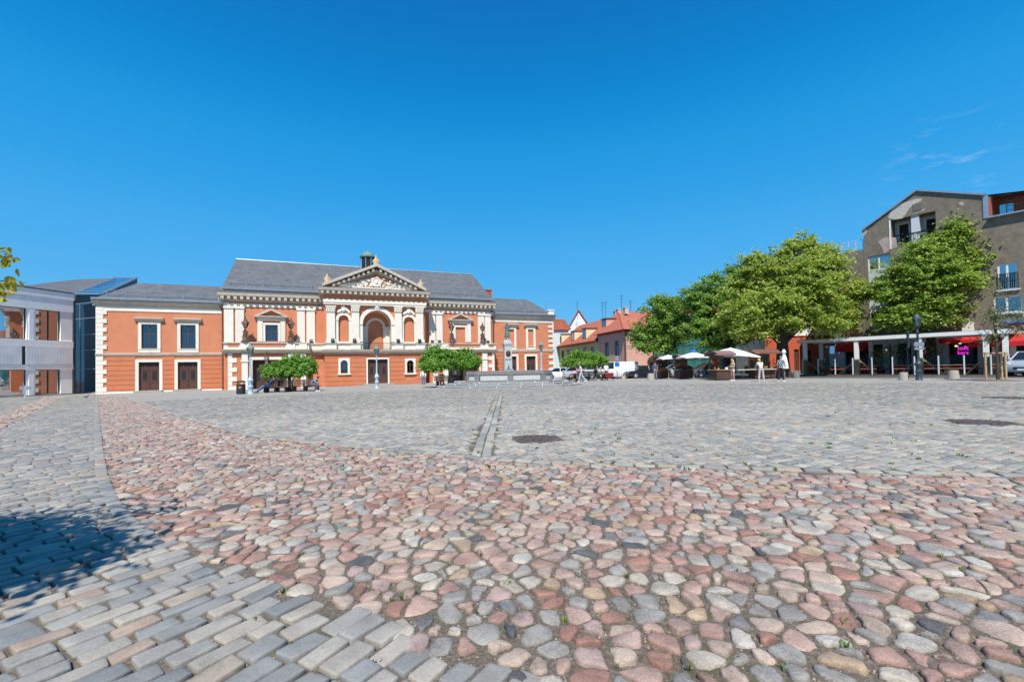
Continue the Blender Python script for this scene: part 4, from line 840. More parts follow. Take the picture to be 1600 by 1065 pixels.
# ------------------------------------------------------------------ pale modern wing and the glass link beside the theatre
_c = G(113, 615.6); _d = np.array([142/711, 1.]); _d = _d/np.linalg.norm(_d)
WL = Front((_c[0], _c[1]), math.atan2(_d[1], _d[0]), -.46)      # u runs away from the viewer; the near part has u < 0
M['panel'] = pm('pale_concrete_panel', (.91, .885, .85), .04, 1.3, .7, .12, 50, dirt=((.47, .48, .49), .35))
M['ribpanel'] = tilemat('ribbed_panel', (.76, .77, .78), (.80, .80, .80), (.68, .68, .69), .22, 9, 'XZ', .7, 0, .02)
M['blueglass'] = glassmat('blue_glass', (.45, .55, .62), .05, .7)
M['mirrorglass'] = glassmat('dark_mirror_glass', (.35, .4, .42), .55, .5)
wl = WL.root('concrete_wing', 'pale grey concrete modern building with wide mirrored windows at the left edge', 'building')
u1, u0 = 0., -24.; zt = 9.85; wins = [(-12.5, -3.55), (-3.0, -1.0)]
p0, p1, q0, q1, r0_, r1_ = 9.1, 8.0, 5.15, 4.55, 3.1, 2.55      # heights of the bands above the base
WU = [(-13.2, -8.4), (-7.9, -3.62), (-2.96, -.98)]
m = MB(); wallh(m, u0, u1, -.3, zt-.7, [(a, b, q0+.02, p1) for a, b in WU]+[(a, b, .12, r1_-.12) for a, b in WU], 0, .35); m.poly([(u1, 0, -.3), (u1, 9, -.3), (u1, 9, zt-.7), (u1, 0, zt-.7)]); m.build('wall', M['panel'], wl)
m = MB(); m.box(u0, u1+.05, -.12, 9, zt-.68, zt); m.box(u0, u1+.03, -.07, -.001, p1+.02, zt-.7); m.build('parapet', M['panel'], wl)
m = MB(); m.box(u0, u1+.08, -.16, 9.1, zt, zt+.09); m.build('coping', M['darkmetal'], wl)
for a, b in ((-13.2, -4.05), (-3.75, -.05)):
    m = MB(); m.box(a, b, -.14, -.001, r1_+.35, q1-.02); m.build('ribbed_panel', M['ribpanel'], wl)
m = MB(); m.box(-4.05, -3.75, -.05, -.001, r1_+.35, q1-.02); m.build('panel_joint', M['darkmetal'], wl)
m = MB(); m.box(u0, u1+.02, -.1, -.001, q1, q0); m.box(u0, u1+.02, -.1, -.001, r1_-.1, r1_+.33); m.build('floor_band', M['panel'], wl)
m = MB(); m.box(u0, u1+.02, -.05, -.002, -.4, .1); m.build('plinth', M['granitedark'], wl)
for a, b in WU:
    for z0, z1, k in ((q0+.02, p1, 2), (.12, r1_-.12, 2)):
        m = MB(); m.frame(a, b, z0, z1, .06, .16, .24); m.box(a+(b-a)*.52, a+(b-a)*.52+.07, .15, .24, z0+.06, z1-.06); w = m.build('window', M['black'], wl)
        m = MB(); m.poly([(a, .2, z0), (b, .2, z0), (b, .2, z1), (a, .2, z1)]); m.build('pane', M['mirrorglass'], w)
        m = MB(); m.box(a, b, 3.2, 3.25, z0, z1); m.build('room', M['darkroom'], w)
for a in (-3.3,):
    m = MB(); m.box(a-.18, a+.18, -.06, -.001, .1, p1); m.build('pier', M['panel'], wl)
m = MB(); m.tube([(.12, -.05, -.3), (.12, -.05, zt-.6)], .09, 8); m.build('down_pipe', M['darkmetal'], wl)
# slate roof of the stage house seen over the wing
p = [onY(40, 436.2, 62), onY(180, 434.5, 66), onY(214, 436, 62), onY(118, 470, 50), onY(20, 470, 50)]
m = MB(); a, b = onY(38, 446, 55), onY(118, 461, 50); c, d = onY(118, 436.5, 66), onY(180, 434.5, 66)
m.poly([b, d, c, a]); m.poly([(a.x-6, a.y, a.z-1.5), a, c, (c.x-6, c.y, c.z-3)]); m.poly([b, (b.x, b.y, -1), (d.x, d.y, -1), d]); m.poly([(a.x, a.y, -1), (b.x, b.y, -1), b, a])
tag(m.build('stage_house', tilemat('slate_roof_plain', (.10, .105, .11), (.135, .14, .15), (.06, .062, .066), .5, .2, 'XY', .8)), 'grey slate roof slope rising behind the pale concrete wing', 'roof')
# glass link: mullioned front with a sloping glass roof
gl = thing('glass_link', 'narrow glazed link between the pale wing and the orange theatre', 'glass building', (-45.95, 47.8, -.46), 0)
L0 = Vector((-45.95, 47.8)); R0 = Vector((T.o[0]-.05-.385*3, T.o[1]+.923*3)); dv = R0-L0; wd = dv.length; an = math.atan2(dv.y, dv.x); gl.rotation_euler = (0, 0, an)
zg = 9.3; m = MB()
for z in (.05, 2.45, 4.4, 6.0, 7.7, zg): m.box(0, wd, -.05, .03, z, z+.07)
for u in (0, wd*.16, wd-.06): m.box(u, u+.06, -.055, .035, .05, zg)
m.build('mullions', M['zinc'], gl)
m = MB(); m.poly([(0, 0, .1), (wd, 0, .1), (wd, 0, zg), (0, 0, zg)]); m.build('pane', M['blueglass'], gl)
m = MB(); m.box(-.1, wd+.1, -.25, 6, -.3, .04); m.build('threshold', M['granite'], gl)
bpy.context.view_layer.update(); inv = gl.matrix_world.inverted()
fl, fr_ = inv @ onY(115, 459, L0.y), inv @ onY(151, 458.5, R0.y); fl.y = fr_.y = -.1; tl, tr_ = inv @ onY(181, 433.3, 56), inv @ onY(214, 433.6, 56)
m = MB(); m.poly([fl, fr_, tr_, tl]); m.build('glass_roof', glassmat('sky_blue_roof_glass', (.25, .5, .7), .22, .8), gl)
m = MB()
for k in range(1, 7): t = k/7; m.tube([fl.lerp(tl, t)+Vector((0, 0, .03)), fr_.lerp(tr_, t)+Vector((0, 0, .03))], .025, 4)
for a, b, r_ in ((fl, tl, .09), (fr_, tr_, .13), (fl, fr_, .09), (tl, tr_, .06)): m.tube([a, b], r_, 5)
m.build('roof_bar', M['zinc'], gl)
m = MB(); dz = Vector((.05, 0, -1.1)); ox = Vector((.06, 0, 0)); m.poly([fr_+ox, fr_+dz*.6, tr_+dz, tr_+ox]); m.build('roof_side', M['darkmetal'], gl)
m = MB(); m.box(.02, wd-.02, 4.2, 4.3, 0, zg-.3); m.build('back_wall', M['darkroom'], gl)
m = MB(); m.add([(.5, 1.2, 4.6), (wd-.1, 1.2, 5.6), (wd-.1, 3.4, 5.6), (.5, 3.4, 4.6), (.5, 1.2, 4.85), (wd-.1, 1.2, 5.85), (wd-.1, 3.4, 5.85), (.5, 3.4, 4.85)], [(0, 1, 2, 3), (4, 5, 6, 7), (0, 1, 5, 4)]); m.build('stair', M['palewood'], gl)
# potted plant inside the link
pp = L0+dv*.38+Vector((-dv.y, dv.x)).normalized()*.9; pl = thing('potted_palm', 'spiky green palm in a dark pot behind the glass link', 'plant', (pp.x, pp.y, -.42))
m = MB(); m.lathe([(.3, 0), (.42, .25), (.45, .5), (.4, .5)], (0, 0, 0), 12); m.build('pot', cols('dark_pot', (.07, .04, .035)), pl, True)
m = MB(); m.tube([(0, 0, .4), (-.12, 0, .9), (-.25, 0, 1.2)], .05, 6); m.tube([(0, 0, .4), (.15, 0, .9), (.4, 0, 1.5)], .05, 6); m.build('stem', M['palewood'], pl)
m = MB(); rr = random.Random(2)
for cx, cz, s in ((-.25, 1.2, 1.), (.4, 1.5, 1.1), (.05, 1.5, .9), (.3, 1.0, .8), (-.1, 1.9, .9)):
    for k in range(26):
        a = rr.uniform(0, 6.28); e = rr.uniform(-.5, 1.3); l = s*rr.uniform(.45, .8); dx, dy_, dz = math.cos(a)*math.cos(e), math.sin(a)*math.cos(e), math.sin(e); w = .05
        m.add([(cx, 0, cz), (cx+dx*l*.5-dy_*w, dy_*l*.5+dx*w, cz+dz*l*.5), (cx+dx*l, dy_*l, cz+dz*l-.15*l), (cx+dx*l*.5+dy_*w, dy_*l*.5-dx*w, cz+dz*l*.5)], [(0, 1, 2, 3)])
m.build('leaves', leafmat('palm_leaf', [(0, (.05, .14, .02)), (1, (.16, .28, .04))]), pl)
x, y, z = G(39.5, 623.5); t = thing('sign_stand', 'small grey twin panel sign on a post by the concrete wing', 'sign', (x, y, z), .2)
m = MB(); m.tube([(0, 0, 0), (0, 0, 1.05)], .045, 8); m.build('post', M['lampblue'], t)
for s in (-1, 1): m = MB(); m.rbox((s*.2, -.03, .86), (.33, .03, .26), s*.12); m.build('panel', M['zinc'], t)
x, y, z = G(134.5, 623.5); t = thing('pigeon', 'grey pigeon standing on the setts before the glass link', 'bird', (x, y, z), 1.2)
m = MB(); vs = []
for u, r, h in ((-.20, .012, .19), (-.12, .035, .2), (-.04, .062, .19), (.04, .065, .185), (.09, .045, .22), (.115, .03, .27), (.13, .027, .3), (.155, .024, .31), (.175, .007, .30), (.195, .003, .295)): vs.append((u, r, h))
m.tube([(u, 0, h) for u, r, h in vs], [r for u, r, h in vs], 10)
for s in (-1, 1): m.tube([(.02, s*.025, .14), (.02, s*.025, 0), (.05, s*.025, .004)], .006, 5)
m.build('body', cols('pigeon_grey', (.10, .11, .13), c2=(.2, .21, .24), scale=30), t, True)
# ------------------------------------------------------------------ houses closing the far corner of the square
TILE = tilemat('red_roof_tiles', (.46, .125, .06), (.56, .19, .10), (.26, .07, .04), .25, .33, 'YZ', .8, gap=.03)
TILEX = tilemat('red_roof_tiles_front', (.46, .125, .06), (.56, .19, .10), (.26, .07, .04), .25, .33, 'XZ', .8, gap=.03)
M['yellow'] = pm('yellow_render', (.70, .53, .22), .06, 1.4, .85, .1, 50, dirt=((.45, .35, .18), .3))
M['buff'] = pm('buff_render', (.74, .62, .38), .06, 1.4, .85, .1, 50)
M['pink'] = pm('pink_render', (.64, .36, .28), .07, 1.4, .85, .1, 50, dirt=((.45, .25, .2), .3))
M['winglass'] = glassmat('house_glass', (.3, .36, .4), .25, .5)
def simple_window(root, F, u, z, w, h, y=0., fm='winframe', sill=True):
    m = MB(); m.frame(u, u+w, z, z+h, .07, y-.02, y+.08); m.box(u+w*.47, u+w*.53, y-.01, y+.06, z+.07, z+h-.07); m.box(u+.07, u+w-.07, y-.01, y+.06, z+h*.64, z+h*.70)
    f = m.build('window', M[fm], root); g = MB(); g.poly([(u+.03, y+.05, z+.03), (u+w-.03, y+.05, z+.03), (u+w-.03, y+.05, z+h-.03), (u+.03, y+.05, z+h-.03)]); g.build('pane', M['winglass'], f)
    g = MB(); g.box(u, u+w, y+.25, y+.28, z, z+h); g.build('room', M['darkroom'], f)
    if sill: g = MB(); g.box(u-.08, u+w+.08, y-.16, y+.02, z-.1, z-.0); g.build('sill', M['taupe'], f)
    return f
def dormer(root, u, z, w, h, y, dep, wallm):
    """a dormer with its front at y: cheeks, window, flat roof"""
    m = MB(); m.box(u, u+w, y, y+dep, z, z+h); d = m.build('dormer', wallm, root)
    m = MB(); m.box(u-.15, u+w+.15, y-.15, y+dep+.1, z+h, z+h+.12); m.build('dormer_roof', M['winframe'], d)
    m = MB(); m.frame(u+.22, u+w-.22, z+.25, z+h-.12, .09, y-.05, y-.005); m.build('window_frame', M['winframe'], d)
    m = MB(); m.box(u+.31, u+w-.31, y-.03, y-.01, z+.34, z+h-.21); m.build('pane', M['winglass'], d)
    return d
# yellow house: front runs away to the left; u decreases with distance. d = (.22, -.975)
HA = math.atan2(-.975, .22); Y_ = Front((14.0, 73.0), HA, -.45); YU0 = Y_.u(871); EV = 6.1
yh = Y_.root('yellow_house', 'long yellow two storey house with red tiled roof and three cream dormers', 'house')
wy = [(877.5, 881.3), (886.5, 891.5), (899.5, 904.8), (911.5, 917.2), (923.5, 929.8)]
H = [(*T2[:2], 3.2, 5.1) for T2 in [Y_.r(a, b, 545, 556) for a, b in wy]]
m = MB(); wallh(m, YU0, 0, -.4, EV+.3, H, 0, .2); m.poly([(YU0, 0, -.4), (YU0, 9.8, -.4), (YU0, 9.8, EV), (YU0, 4.9, 10.45), (YU0, 0, EV)]); m.poly([(-.4, 0, EV), (-.4, 9.8, EV), (-.4, 4.9, 9.9)]); m.build('wall', M['yellow'], yh)
m = MB(); m.box(YU0, 0, -.06, -.002, -.4, 2.4); m.box(YU0, 0, -.16, -.002, 2.4, 2.75); m.build('base_storey', M['buff'], yh)
for a, b, c, d in H: simple_window(yh, Y_, a, c, b-a, d-c, .12)
m = MB(); m.poly([(YU0-.2, -.55, EV-.1), (.0, -.55, EV-.1), (.0, 4.9, 10.4), (YU0-.2, 4.9, 10.4)]); m.poly([(.0, 10.3, EV-.1), (YU0-.2, 10.3, EV-.1), (YU0-.2, 4.9, 10.4), (.0, 4.9, 10.4)]); m.build('roof', TILEX, yh)
m = MB(); m.tube([(YU0-.2, -.6, EV-.15), (0, -.6, EV-.15)], .13, 6); m.box(YU0, -.01, -.5, .0, EV-.35, EV-.2); m.build('gutter', M['plinthred'], yh)
for a, b in ((880, 886.5), (900, 907), (918, 925)): u = Y_.u(a, -1.2); dormer(yh, u, EV+.4, 1.7, 1.95, .35, 2.6, M['buff'])
for u, y in ((-5.5, 5.2), (-3.2, 4.6), (-1.2, 4.9)): m = MB(); m.box(u, u+.8, y, y+.6, 9.8, 11.3); m.box(u-.06, u+.86, y-.06, y+.66, 11.3, 11.45); m.build('chimney', M['taupe'], yh)
# pink corner house
PK = Front((14.0+.02, 73.0), HA, -.45); PW = PK.u(979.5); pk = PK.root('pink_house', 'pink corner house with red hipped roof, dormer and dark vaulted awning', 'house'); EP = 6.5; PD = 15.
H = [(*PK.r(a, b, 530, 550)[:2], 3.3, 5.5) for a, b in ((947, 953), (962.5, 969))]
H0 = [(*PK.r(a, b, 570, 580)[:2], .0, 2.3) for a, b in ((950, 955.5), (964, 970))]
m = MB(); wallh(m, 0, PW, -.4, EP+.1, H+H0, -.15, .25); m.poly([(PW, -.15, -.4), (PW, PD, -.4), (PW, PD, EP+.1), (PW, -.15, EP+.1)]); m.poly([(0, -.15, -.4), (0, .2, -.4), (0, .2, EP+.1), (0, -.15, EP+.1)]); m.build('wall', M['pink'], pk)
for a, b, c, d in H+H0: simple_window(pk, PK, a, c, b-a, d-c, .0)
m = MB(); m.box(-.05, PW+.08, -.3, PD, EP+.101, EP+.45); m.build('eaves_band', M['plinthred'], pk)
ua, za = PK.uz(966.5, 487.8, -5); hr = za; m = MB(); e0 = EP+.4; a, b, c, d = (-.1, -.8, e0), (PW+.7, -.8, e0), (PW+.7, PD, e0), (-.1, PD, e0); r1, r2 = (ua, 5, za), (ua, PD, za)
m.poly([b, c, r2, r1]); m.poly([a, b, r1]); m.poly([a, r1, r2, d]); pr = m.build('roof', TILEX, pk)
m = MB(); m.tube([b, r1], .12, 6); m.tube([a, r1], .1, 6); m.tube([r1, r2], .1, 6); m.build('ridge_tile', M['plinthred'], pr)
dormer(pk, PK.u(946, -1.5), EP+.9, 1.7, 2.0, 1.0, 2.8, M['pink'])
m = MB(); m.tube([(PW+.06, -.2, -.3), (PW+.06, -.2, EP+.3)], .09, 6); m.build('down_pipe', M['winframe'], pk)
m = MB()
for i in range(10):
    a0, a1 = math.pi*i/10, math.pi*(i+1)/10
    for a_, b_ in ((a0, a1),): m.poly([(PW, 5+1.9*math.cos(a_), 2.2+1.3*math.sin(a_)), (PW+1.6, 5+1.9*math.cos(a_), 2.2+.9*math.sin(a_)), (PW+1.6, 5+1.9*math.cos(b_), 2.2+.9*math.sin(b_)), (PW, 5+1.9*math.cos(b_), 2.2+1.3*math.sin(b_))])
m.poly([(PW+1.6, 5+1.9*math.cos(math.pi*i/10), 2.2+.9*math.sin(math.pi*i/10)) for i in range(11)]); m.build('awning', cols('dark_canvas', (.035, .028, .03)), pk)
for y, w in ((3.6, .9), (5.6, 1.4)): m = MB(); m.box(PW+.002, PW+.06, y, y+w, -.2, 2.1); m.build('door', M['winframe'], pk)
# white gabled house behind
GW = thing('white_gabled_house', 'white gabled house with red roof behind the yellow house', 'house', (14.4, 103, -.9), RAD(-6))
m = MB(); m.prism([(-2.3, -1), (4.8, -1), (4.8, 8.6), (.9, 14.8), (-2.3, 9.6)], 0, 14); m.build('wall', cols('white_gable_render', (.74, .77, .79)), GW)
m = MB()
for a, b in (((-3.2, 8.2), (.9, 15.0)), ((5.6, 7.6), (.9, 15.0))): m.poly([(a[0], -.25, a[1]), (b[0], -.25, b[1]), (b[0], 14, b[1]), (a[0], 14, a[1])])
m.build('roof', TILE, GW)
m = MB(); m.prism([(-3.3, 8.0), (.9, 14.95), (5.7, 7.4), (5.7, 7.75), (.9, 15.3), (-3.3, 8.4)], -.3, -.02); m.build('barge_board', M['plinthred'], GW)
LH = thing('white_low_house', 'pale house with red roof just beyond the theatre corner', 'house', (9.2, 92, 0), RAD(8))
m = MB(); m.box(-3, 2.4, 0, 9, -1, 9.0); m.build('wall', cols('pale_mint_render', (.56, .66, .66)), LH)
m = MB(); m.prism([(-3.4, 8.9), (2.8, 8.9), (2.8, 9.2), (1.6, 10.9), (-3.4, 11.4)], -.4, 9.2); m.build('roof', TILEX, LH)
m = MB(); m.box(.6, 2.0, -.08, -.002, 5.6, 7.6); m.box(.6, 2.0, -.08, -.002, 2.0, 4.0); m.build('window', M['winglass'], LH)
for px, yt, Y in ((902, 470, 100), (941, 471, 85), (946, 470, 85), (971, 460, 78), (985, 468, 80)):
    q = onY(px, yt, Y); q0 = onY(px, 500, Y); m = MB(); m.tube([q0, q], .035, 5)
    for k in range(3): z = q.z-.3-k*.5; m.tube([(q.x-.4+k*.1, q.y, z), (q.x+.4-k*.1, q.y, z)], .02, 4)
    tag(m.build('roof_aerial', M['darkmetal']), 'thin aerial mast standing above the red tiled roofs', 'aerial', 'aerials above the red roofs')
# building wrapped in green scaffold netting
SN = Front((20.0, 64.0), RAD(-8), -.2); sn = SN.root('netted_building', 'building wrapped in dark green scaffold netting behind the trees', 'building')
net, _t, _b = newmat('green_netting'); L = _t.links.new; _w = N(_t, 'ShaderNodeTexNoise', Scale=.8, Detail=6.); _tc = N(_t, 'ShaderNodeTexCoord'); L(_tc.outputs['Object'], _w.inputs['Vector'])
_r = N(_t, 'ShaderNodeValToRGB'); _r.color_ramp.elements[0].position = .35; _r.color_ramp.elements[0].color = (.012, .07, .06, 1); _r.color_ramp.elements[1].position = .7; _r.color_ramp.elements[1].color = (.03, .19, .155, 1); L(_w.outputs['Fac'], _r.inputs['Fac']); L(_r.outputs[0], _b.inputs['Base Color']); _b.inputs['Roughness'].default_value = .9
m = MB(); k = 40; w = 16.
V = [[(w*i/k, -.12*math.sin(i*1.7+j)-.08*random.random(), 8.6*j/10) for j in range(11)] for i in range(k+1)]
for i in range(k):
    for j in range(10): m.poly([V[i][j], V[i+1][j], V[i+1][j+1], V[i][j+1]])
m.build('netting', net, sn, True)
m = MB()
for i in range(9): m.tube([(w*i/8, -.3, -.3), (w*i/8, -.3, 8.9)], .03, 5)
for j in range(5): m.tube([(0, -.3, .6+2*j), (w, -.3, .6+2*j)], .03, 5)
m.build('scaffold', M['zinc'], sn)
m = MB(); m.box(0, w, .2, 8, -.3, 8.4); m.build('wall', M['buff'], sn); m = MB(); m.prism([(-.3, 8.4), (w+.3, 8.4), (w-3, 10.6), (3, 10.6)], .0, 8.2); m.build('roof', TILEX, sn)
# red and beige house
RH = Front(onY(1196, 560, 53)[:2], RAD(-6), -.1); rh = RH.root('red_beige_house', 'low house with red ground floor, beige upper floor and red tiled roof', 'house'); w = RH.u(1312)
dh = [(*RH.r(1241, 1248.5, 540, 560)[:2], -.2, 3.0)]; wh = [(*RH.r(1262, 1268, 540, 560)[:2], 1.3, 2.9)]; uh = [(*RH.r(a, b, 510, 520)[:2], 6.0, 7.9) for a, b in ((1242, 1247), (1260.5, 1266), (1282, 1287))]
m = MB(); wallh(m, 0, w, -.3, 4.55, dh+wh, 0, .2); m.build('wall', cols('brick_red_render', (.50, .10, .045), var=.08), rh)
m = MB(); m.box(0, w, -.06, -.001, -.3, .55); m.build('plinth', M['granitedark'], rh)
m = MB(); m.box(0, w, -.12, .1, 4.551, 5.5); m.build('fascia', M['white'], rh)
m = MB(); wallh(m, 0, w, 5.501, 8.4, uh, .05, .2); m.poly([(w, .05, -.3), (w, 9, -.3), (w, 9, 8.4), (w, .05, 8.4)]); m.poly([(0, .05, -.3), (0, 9, -.3), (0, 9, 8.4), (0, .05, 8.4)]); m.build('upper_wall', cols('beige_render', (.58, .50, .42), var=.06), rh)
m = MB(); m.poly([(-.3, -.4, 8.3), (w+.3, -.4, 8.3), (w+.3, 4.5, 11.6), (-.3, 4.5, 11.6)]); m.poly([(w+.3, 9.4, 8.3), (-.3, 9.4, 8.3), (-.3, 4.5, 11.6), (w+.3, 4.5, 11.6)]); m.build('roof', TILEX, rh)
for a, b, c, d in wh+uh: simple_window(rh, RH, a, c, b-a, d-c, .12)
for a, b, c, d in dh: door(rh, a, b, c+.2, d, .1, 2)
# more roofs and walls far off between the trees
for nm, lab, px0, px1, Y, h, wm in (('distant_house', 'pale house with a red roof glimpsed between the trees and the brown block', 1296, 1345, 70, 9., M['buff']),):
    a, b = onY(px0, 560, Y), onY(px1, 560, Y); t = thing(nm, lab, 'house', (a.x, Y, 0)); w = b.x-a.x
    m = MB(); m.box(0, w, 0, 8, -.5, h); m.build('wall', wm, t); m = MB(); m.poly([(-.3, -.4, h), (w+.3, -.4, h), (w+.3, 4, h+3.4), (-.3, 4, h+3.4)]); m.poly([(-.3, 8.4, h), (-.3, 4, h+3.4), (w+.3, 4, h+3.4), (w+.3, 8.4, h)]); m.build('roof', TILEX, t)
    for k in range(3): simple_window(t, None, w*(.12+.3*k), h-3.2, 1.1, 1.7, -.05)
# ------------------------------------------------------------------ brown rendered block with a shallow gable, terrace cafe in front of it
BA = math.atan2(-.8, .6); B = Front((34.6, 44.0), BA, 0.)
M['brown'] = pm('brown_roughcast', (.205, .168, .128), .24, 2.2, .95, .6, 26, dirt=((.10, .085, .068), .75))
M['sky_glass'] = glassmat('blue_reflecting_glass', (.3, .5, .6), .45, .5)
M['redcanvas'] = pm('red_awning_canvas', (.52, .018, .02), .12, 4, .75)
M['brickpatch'] = tilemat('bare_brick', (.50, .33, .27), (.40, .24, .19), (.52, .48, .43), .26, .085, 'XZ', .9, gap=.012)
M['greypaint'] = pm('grey_paint', (.56, .59, .61), .06, 3, .6)
bb = B.root('apartment_block', 'tall brown roughcast block with a shallow gable and patches of bare brick', 'building')
bz = lambda x, y: B.uz(x, y)[1]
gb = (B.u(1399), B.u(1470), bz(1430, 379), bz(1430, 336)); lw = (B.u(1361), B.u(1396)); rw_ = (B.u(1564), B.u(1596), bz(1580, 451.5), bz(1580, 410)); rw2 = (B.u(1556), B.u(1602), bz(1580, 488), bz(1580, 462))
lwh = [(*lw, bz(1370, 512), bz(1370, 399))]
HB = [gb, rw_, rw2]+lwh
XL, XR = -.18, 26.; SH = 3.5
m = MB(); rl = lambda u: 14.1+(16.7-14.1)*(u-XL)/(3.85-XL) if u < 3.85 else 16.7+(14.95-16.7)*(u-3.85)/(8.06-3.85)
wallh(m, XL, 8.06, SH, 13.0, [h if h is not gb else (gb[0], gb[1], gb[2], 13.0) for h in HB if h[1] < 8.06], 0, .45); wallh(m, 8.06, XR, SH, 13.0, [h for h in HB if h[0] >= 8.06], 0, .5)
m.prism([(XL, 13.0), (gb[0], 13.0), (gb[0], rl(gb[0])), (XL, 14.1)], 0, .45); m.prism([(gb[1], 13.0), (8.06, 13.0), (8.06, 14.95), (gb[1], rl(gb[1]))], 0, .45); m.prism([(gb[0], gb[3]), (gb[1], gb[3]), (gb[1], rl(gb[1]))]+([(3.85, 16.7)] if gb[0] < 3.85 < gb[1] else [])+[(gb[0], rl(gb[0]))], 0, .45); m.box(gb[0]-.3, gb[1]+.3, .45, 1.5, gb[3], gb[3]+.1); m.box(gb[0]-.3, gb[0], .451, 1.5, gb[2]-.2, gb[3]); m.box(gb[1], gb[1]+.3, .451, 1.5, gb[2]-.2, gb[3]); m.box(gb[0], gb[1], .3, 1.5, gb[2]-.2, gb[2]); m.poly([(XL, 0, 0), (XL, 12, 0), (XL, 12, 14.1), (XL, 0, 14.1)]); m.box(gb[0], gb[1], 1.4, 1.42, gb[2], gb[3]); m.build('wall', M['brown'], bb)
m = MB(); m.poly([(XL-.1, -.15, 14.15), (3.85, -.15, 16.78), (3.85, 14, 16.78), (XL-.1, 14, 14.15)]); m.poly([(3.85, -.15, 16.78), (8.2, -.15, 15.0), (8.2, 14, 15.0), (3.85, 14, 16.78)]); m.build('roof', M['zinc'], bb)
m = MB(); m.prism([(XL-.1, 14.05), (3.85, 16.66), (8.15, 14.9), (8.15, 15.05), (3.85, 16.84), (XL-.1, 14.22)], -.16, .02); m.box(8.0, 8.3, -.06, .25, 13.0, 14.9); m.build('roof_trim', M['zinc'], bb)
m = MB(); m.box(8.3, XR, -.35, .3, 12.93, 13.05); m.build('terrace_edge', M['zinc'], bb)
m = MB(); m.box(8.3, 17, 2.4, 2.6, 13, 15.2); m.box(8.3, 8.42, .3, 2.4, 13.06, 14.8); m.build('terrace_wall', M['plinthred'], bb)
m = MB(); m.poly([(8.1, .2, 15.0), (17, 2.2, 14.1), (17, 6, 14.6), (8.1, 6, 15.4)]); m.poly([(8.1, .2, 14.9), (8.1, 6, 15.3), (17, 6, 14.5), (17, 2.2, 14.0)]); m.build('terrace_roof', M['winframe'], bb)
m = MB(); m.box(8.7, 9.5, 2.3, 2.398, 13.1, 14.7); m.build('terrace_window', M['sky_glass'], bb)
def railing(root, u0, u1, y, z, h, k, mat, thick=.025, mid=2):
    m = MB()
    for i in range(mid+1): zz = z+h*(i+1)/(mid+1); m.tube([(u0, y, zz), (u1, y, zz)], thick, 5)
    for i in range(k+1): u = u0+(u1-u0)*i/k; m.tube([(u, y, z), (u, y, z+h)], thick*1.2, 5)
    return m.build('railing', mat, root)
railing(bb, 9.3, 22, .25, 13.05, 1.05, 9, M['darkmetal'])
# lower part on the left with loggias
XW = B.u(1306); lg = [(B.u(1316), B.u(1343), bz(1330, 482), bz(1330, 451)), (B.u(1316), B.u(1343), bz(1330, 528), bz(1330, 489))]
m = MB(); wallh(m, XW, XL, SH, 12.3, lg, .02, 1.6); m.poly([(XW, .02, SH), (XW, 12, SH), (XW, 12, 12.3), (XW, .02, 12.3)]); m.poly([(XW, .02, 12.3), (XL, .02, 12.3), (XL, 12, 12.3), (XW, 12, 12.3)]); m.build('side_wall', M['brown'], bb)
railing(bb, XW+.1, XL-.1, .2, 12.3, 1.0, 4, M['greypaint'])
for i, (a, b, c, d) in enumerate(lg):
    m = MB(); m.box(a, b, 1.5, 1.52, c, d); m.build('loggia_back', M['sandstone'] if i == 0 else M['greypaint'], bb)
    m = MB(); m.box(a+.2, a+.9, 1.42, 1.498, c, d-.3); m.build('loggia_door', M['winglass'], bb)
    railing(bb, a, b, .1, c, 1.0, 12, M['winframe'], .02, 1); m = MB(); m.box(a-.05, b+.05, -.12, .3, c-.18, c); m.build('loggia_slab', M['greypaint'], bb)
# gable balcony
m = MB(); um = B.u(1437); m.box(um-.28, um+.28, .1, .6, gb[2], gb[3]); m.build('balcony_pillar', M['greypaint'], bb)
m = MB(); m.box(gb[0], gb[1], 1.36, 1.398, gb[2], gb[3]); m.build('balcony_back', M['greypaint'], bb)
for u in (gb[0]+.25, gb[1]-.95): m = MB(); m.frame(u, u+.85, gb[2], gb[3]-.25, .08, 1.28, 1.358); f = m.build('balcony_door', M['white'], bb); m = MB(); m.box(u+.08, u+.77, 1.3, 1.35, gb[2]+.08, gb[3]-.33); m.build('pane', M['darkroom'], f)
railing(bb, gb[0], gb[1], .12, gb[2], .95, 10, M['darkmetal'])
m = MB(); m.box(gb[0]-.12, gb[0], -.05, .05, gb[2]-.2, gb[3]); m.build('balcony_jamb', M['white'], bb)
# window strip on the left: white panels and blue panes
a, b = lw; zb_, zt_ = lwh[0][2], lwh[0][3]; fr = [(.0, .155, 0), (.155, .36, 1), (.36, .56, 0), (.56, .76, 2), (.76, .80, 0), (.80, 1, 1)]
for f0, f1, k in ((0, .06, 0), (.06, .24, 1), (.24, .40, 0), (.40, .60, 2), (.60, .80, 0), (.80, .985, 1), (.985, 1, 0)):
    z0, z1 = zb_+(zt_-zb_)*f0, zb_+(zt_-zb_)*f1
    if k == 0: m = MB(); m.box(a, b, .12, .2, z0, z1); m.build('spandrel', M['greypaint'], bb)
    else:
        m = MB(); m.frame(a, b, z0, z1, .09, .1, .2); m.box((a+b)/2-.05, (a+b)/2+.05, .1, .19, z0+.09, z1-.09); w = m.build('window', M['white'], bb)
        m = MB(); m.box(a+.02, b-.02, .15, .17, z0+.02, z1-.02); m.build('pane', M['sky_glass'] if k == 1 else M['winglass'], w)
        m = MB(); m.box(a, b, .6, .62, z0, z1); m.build('room', M['darkroom'], w)
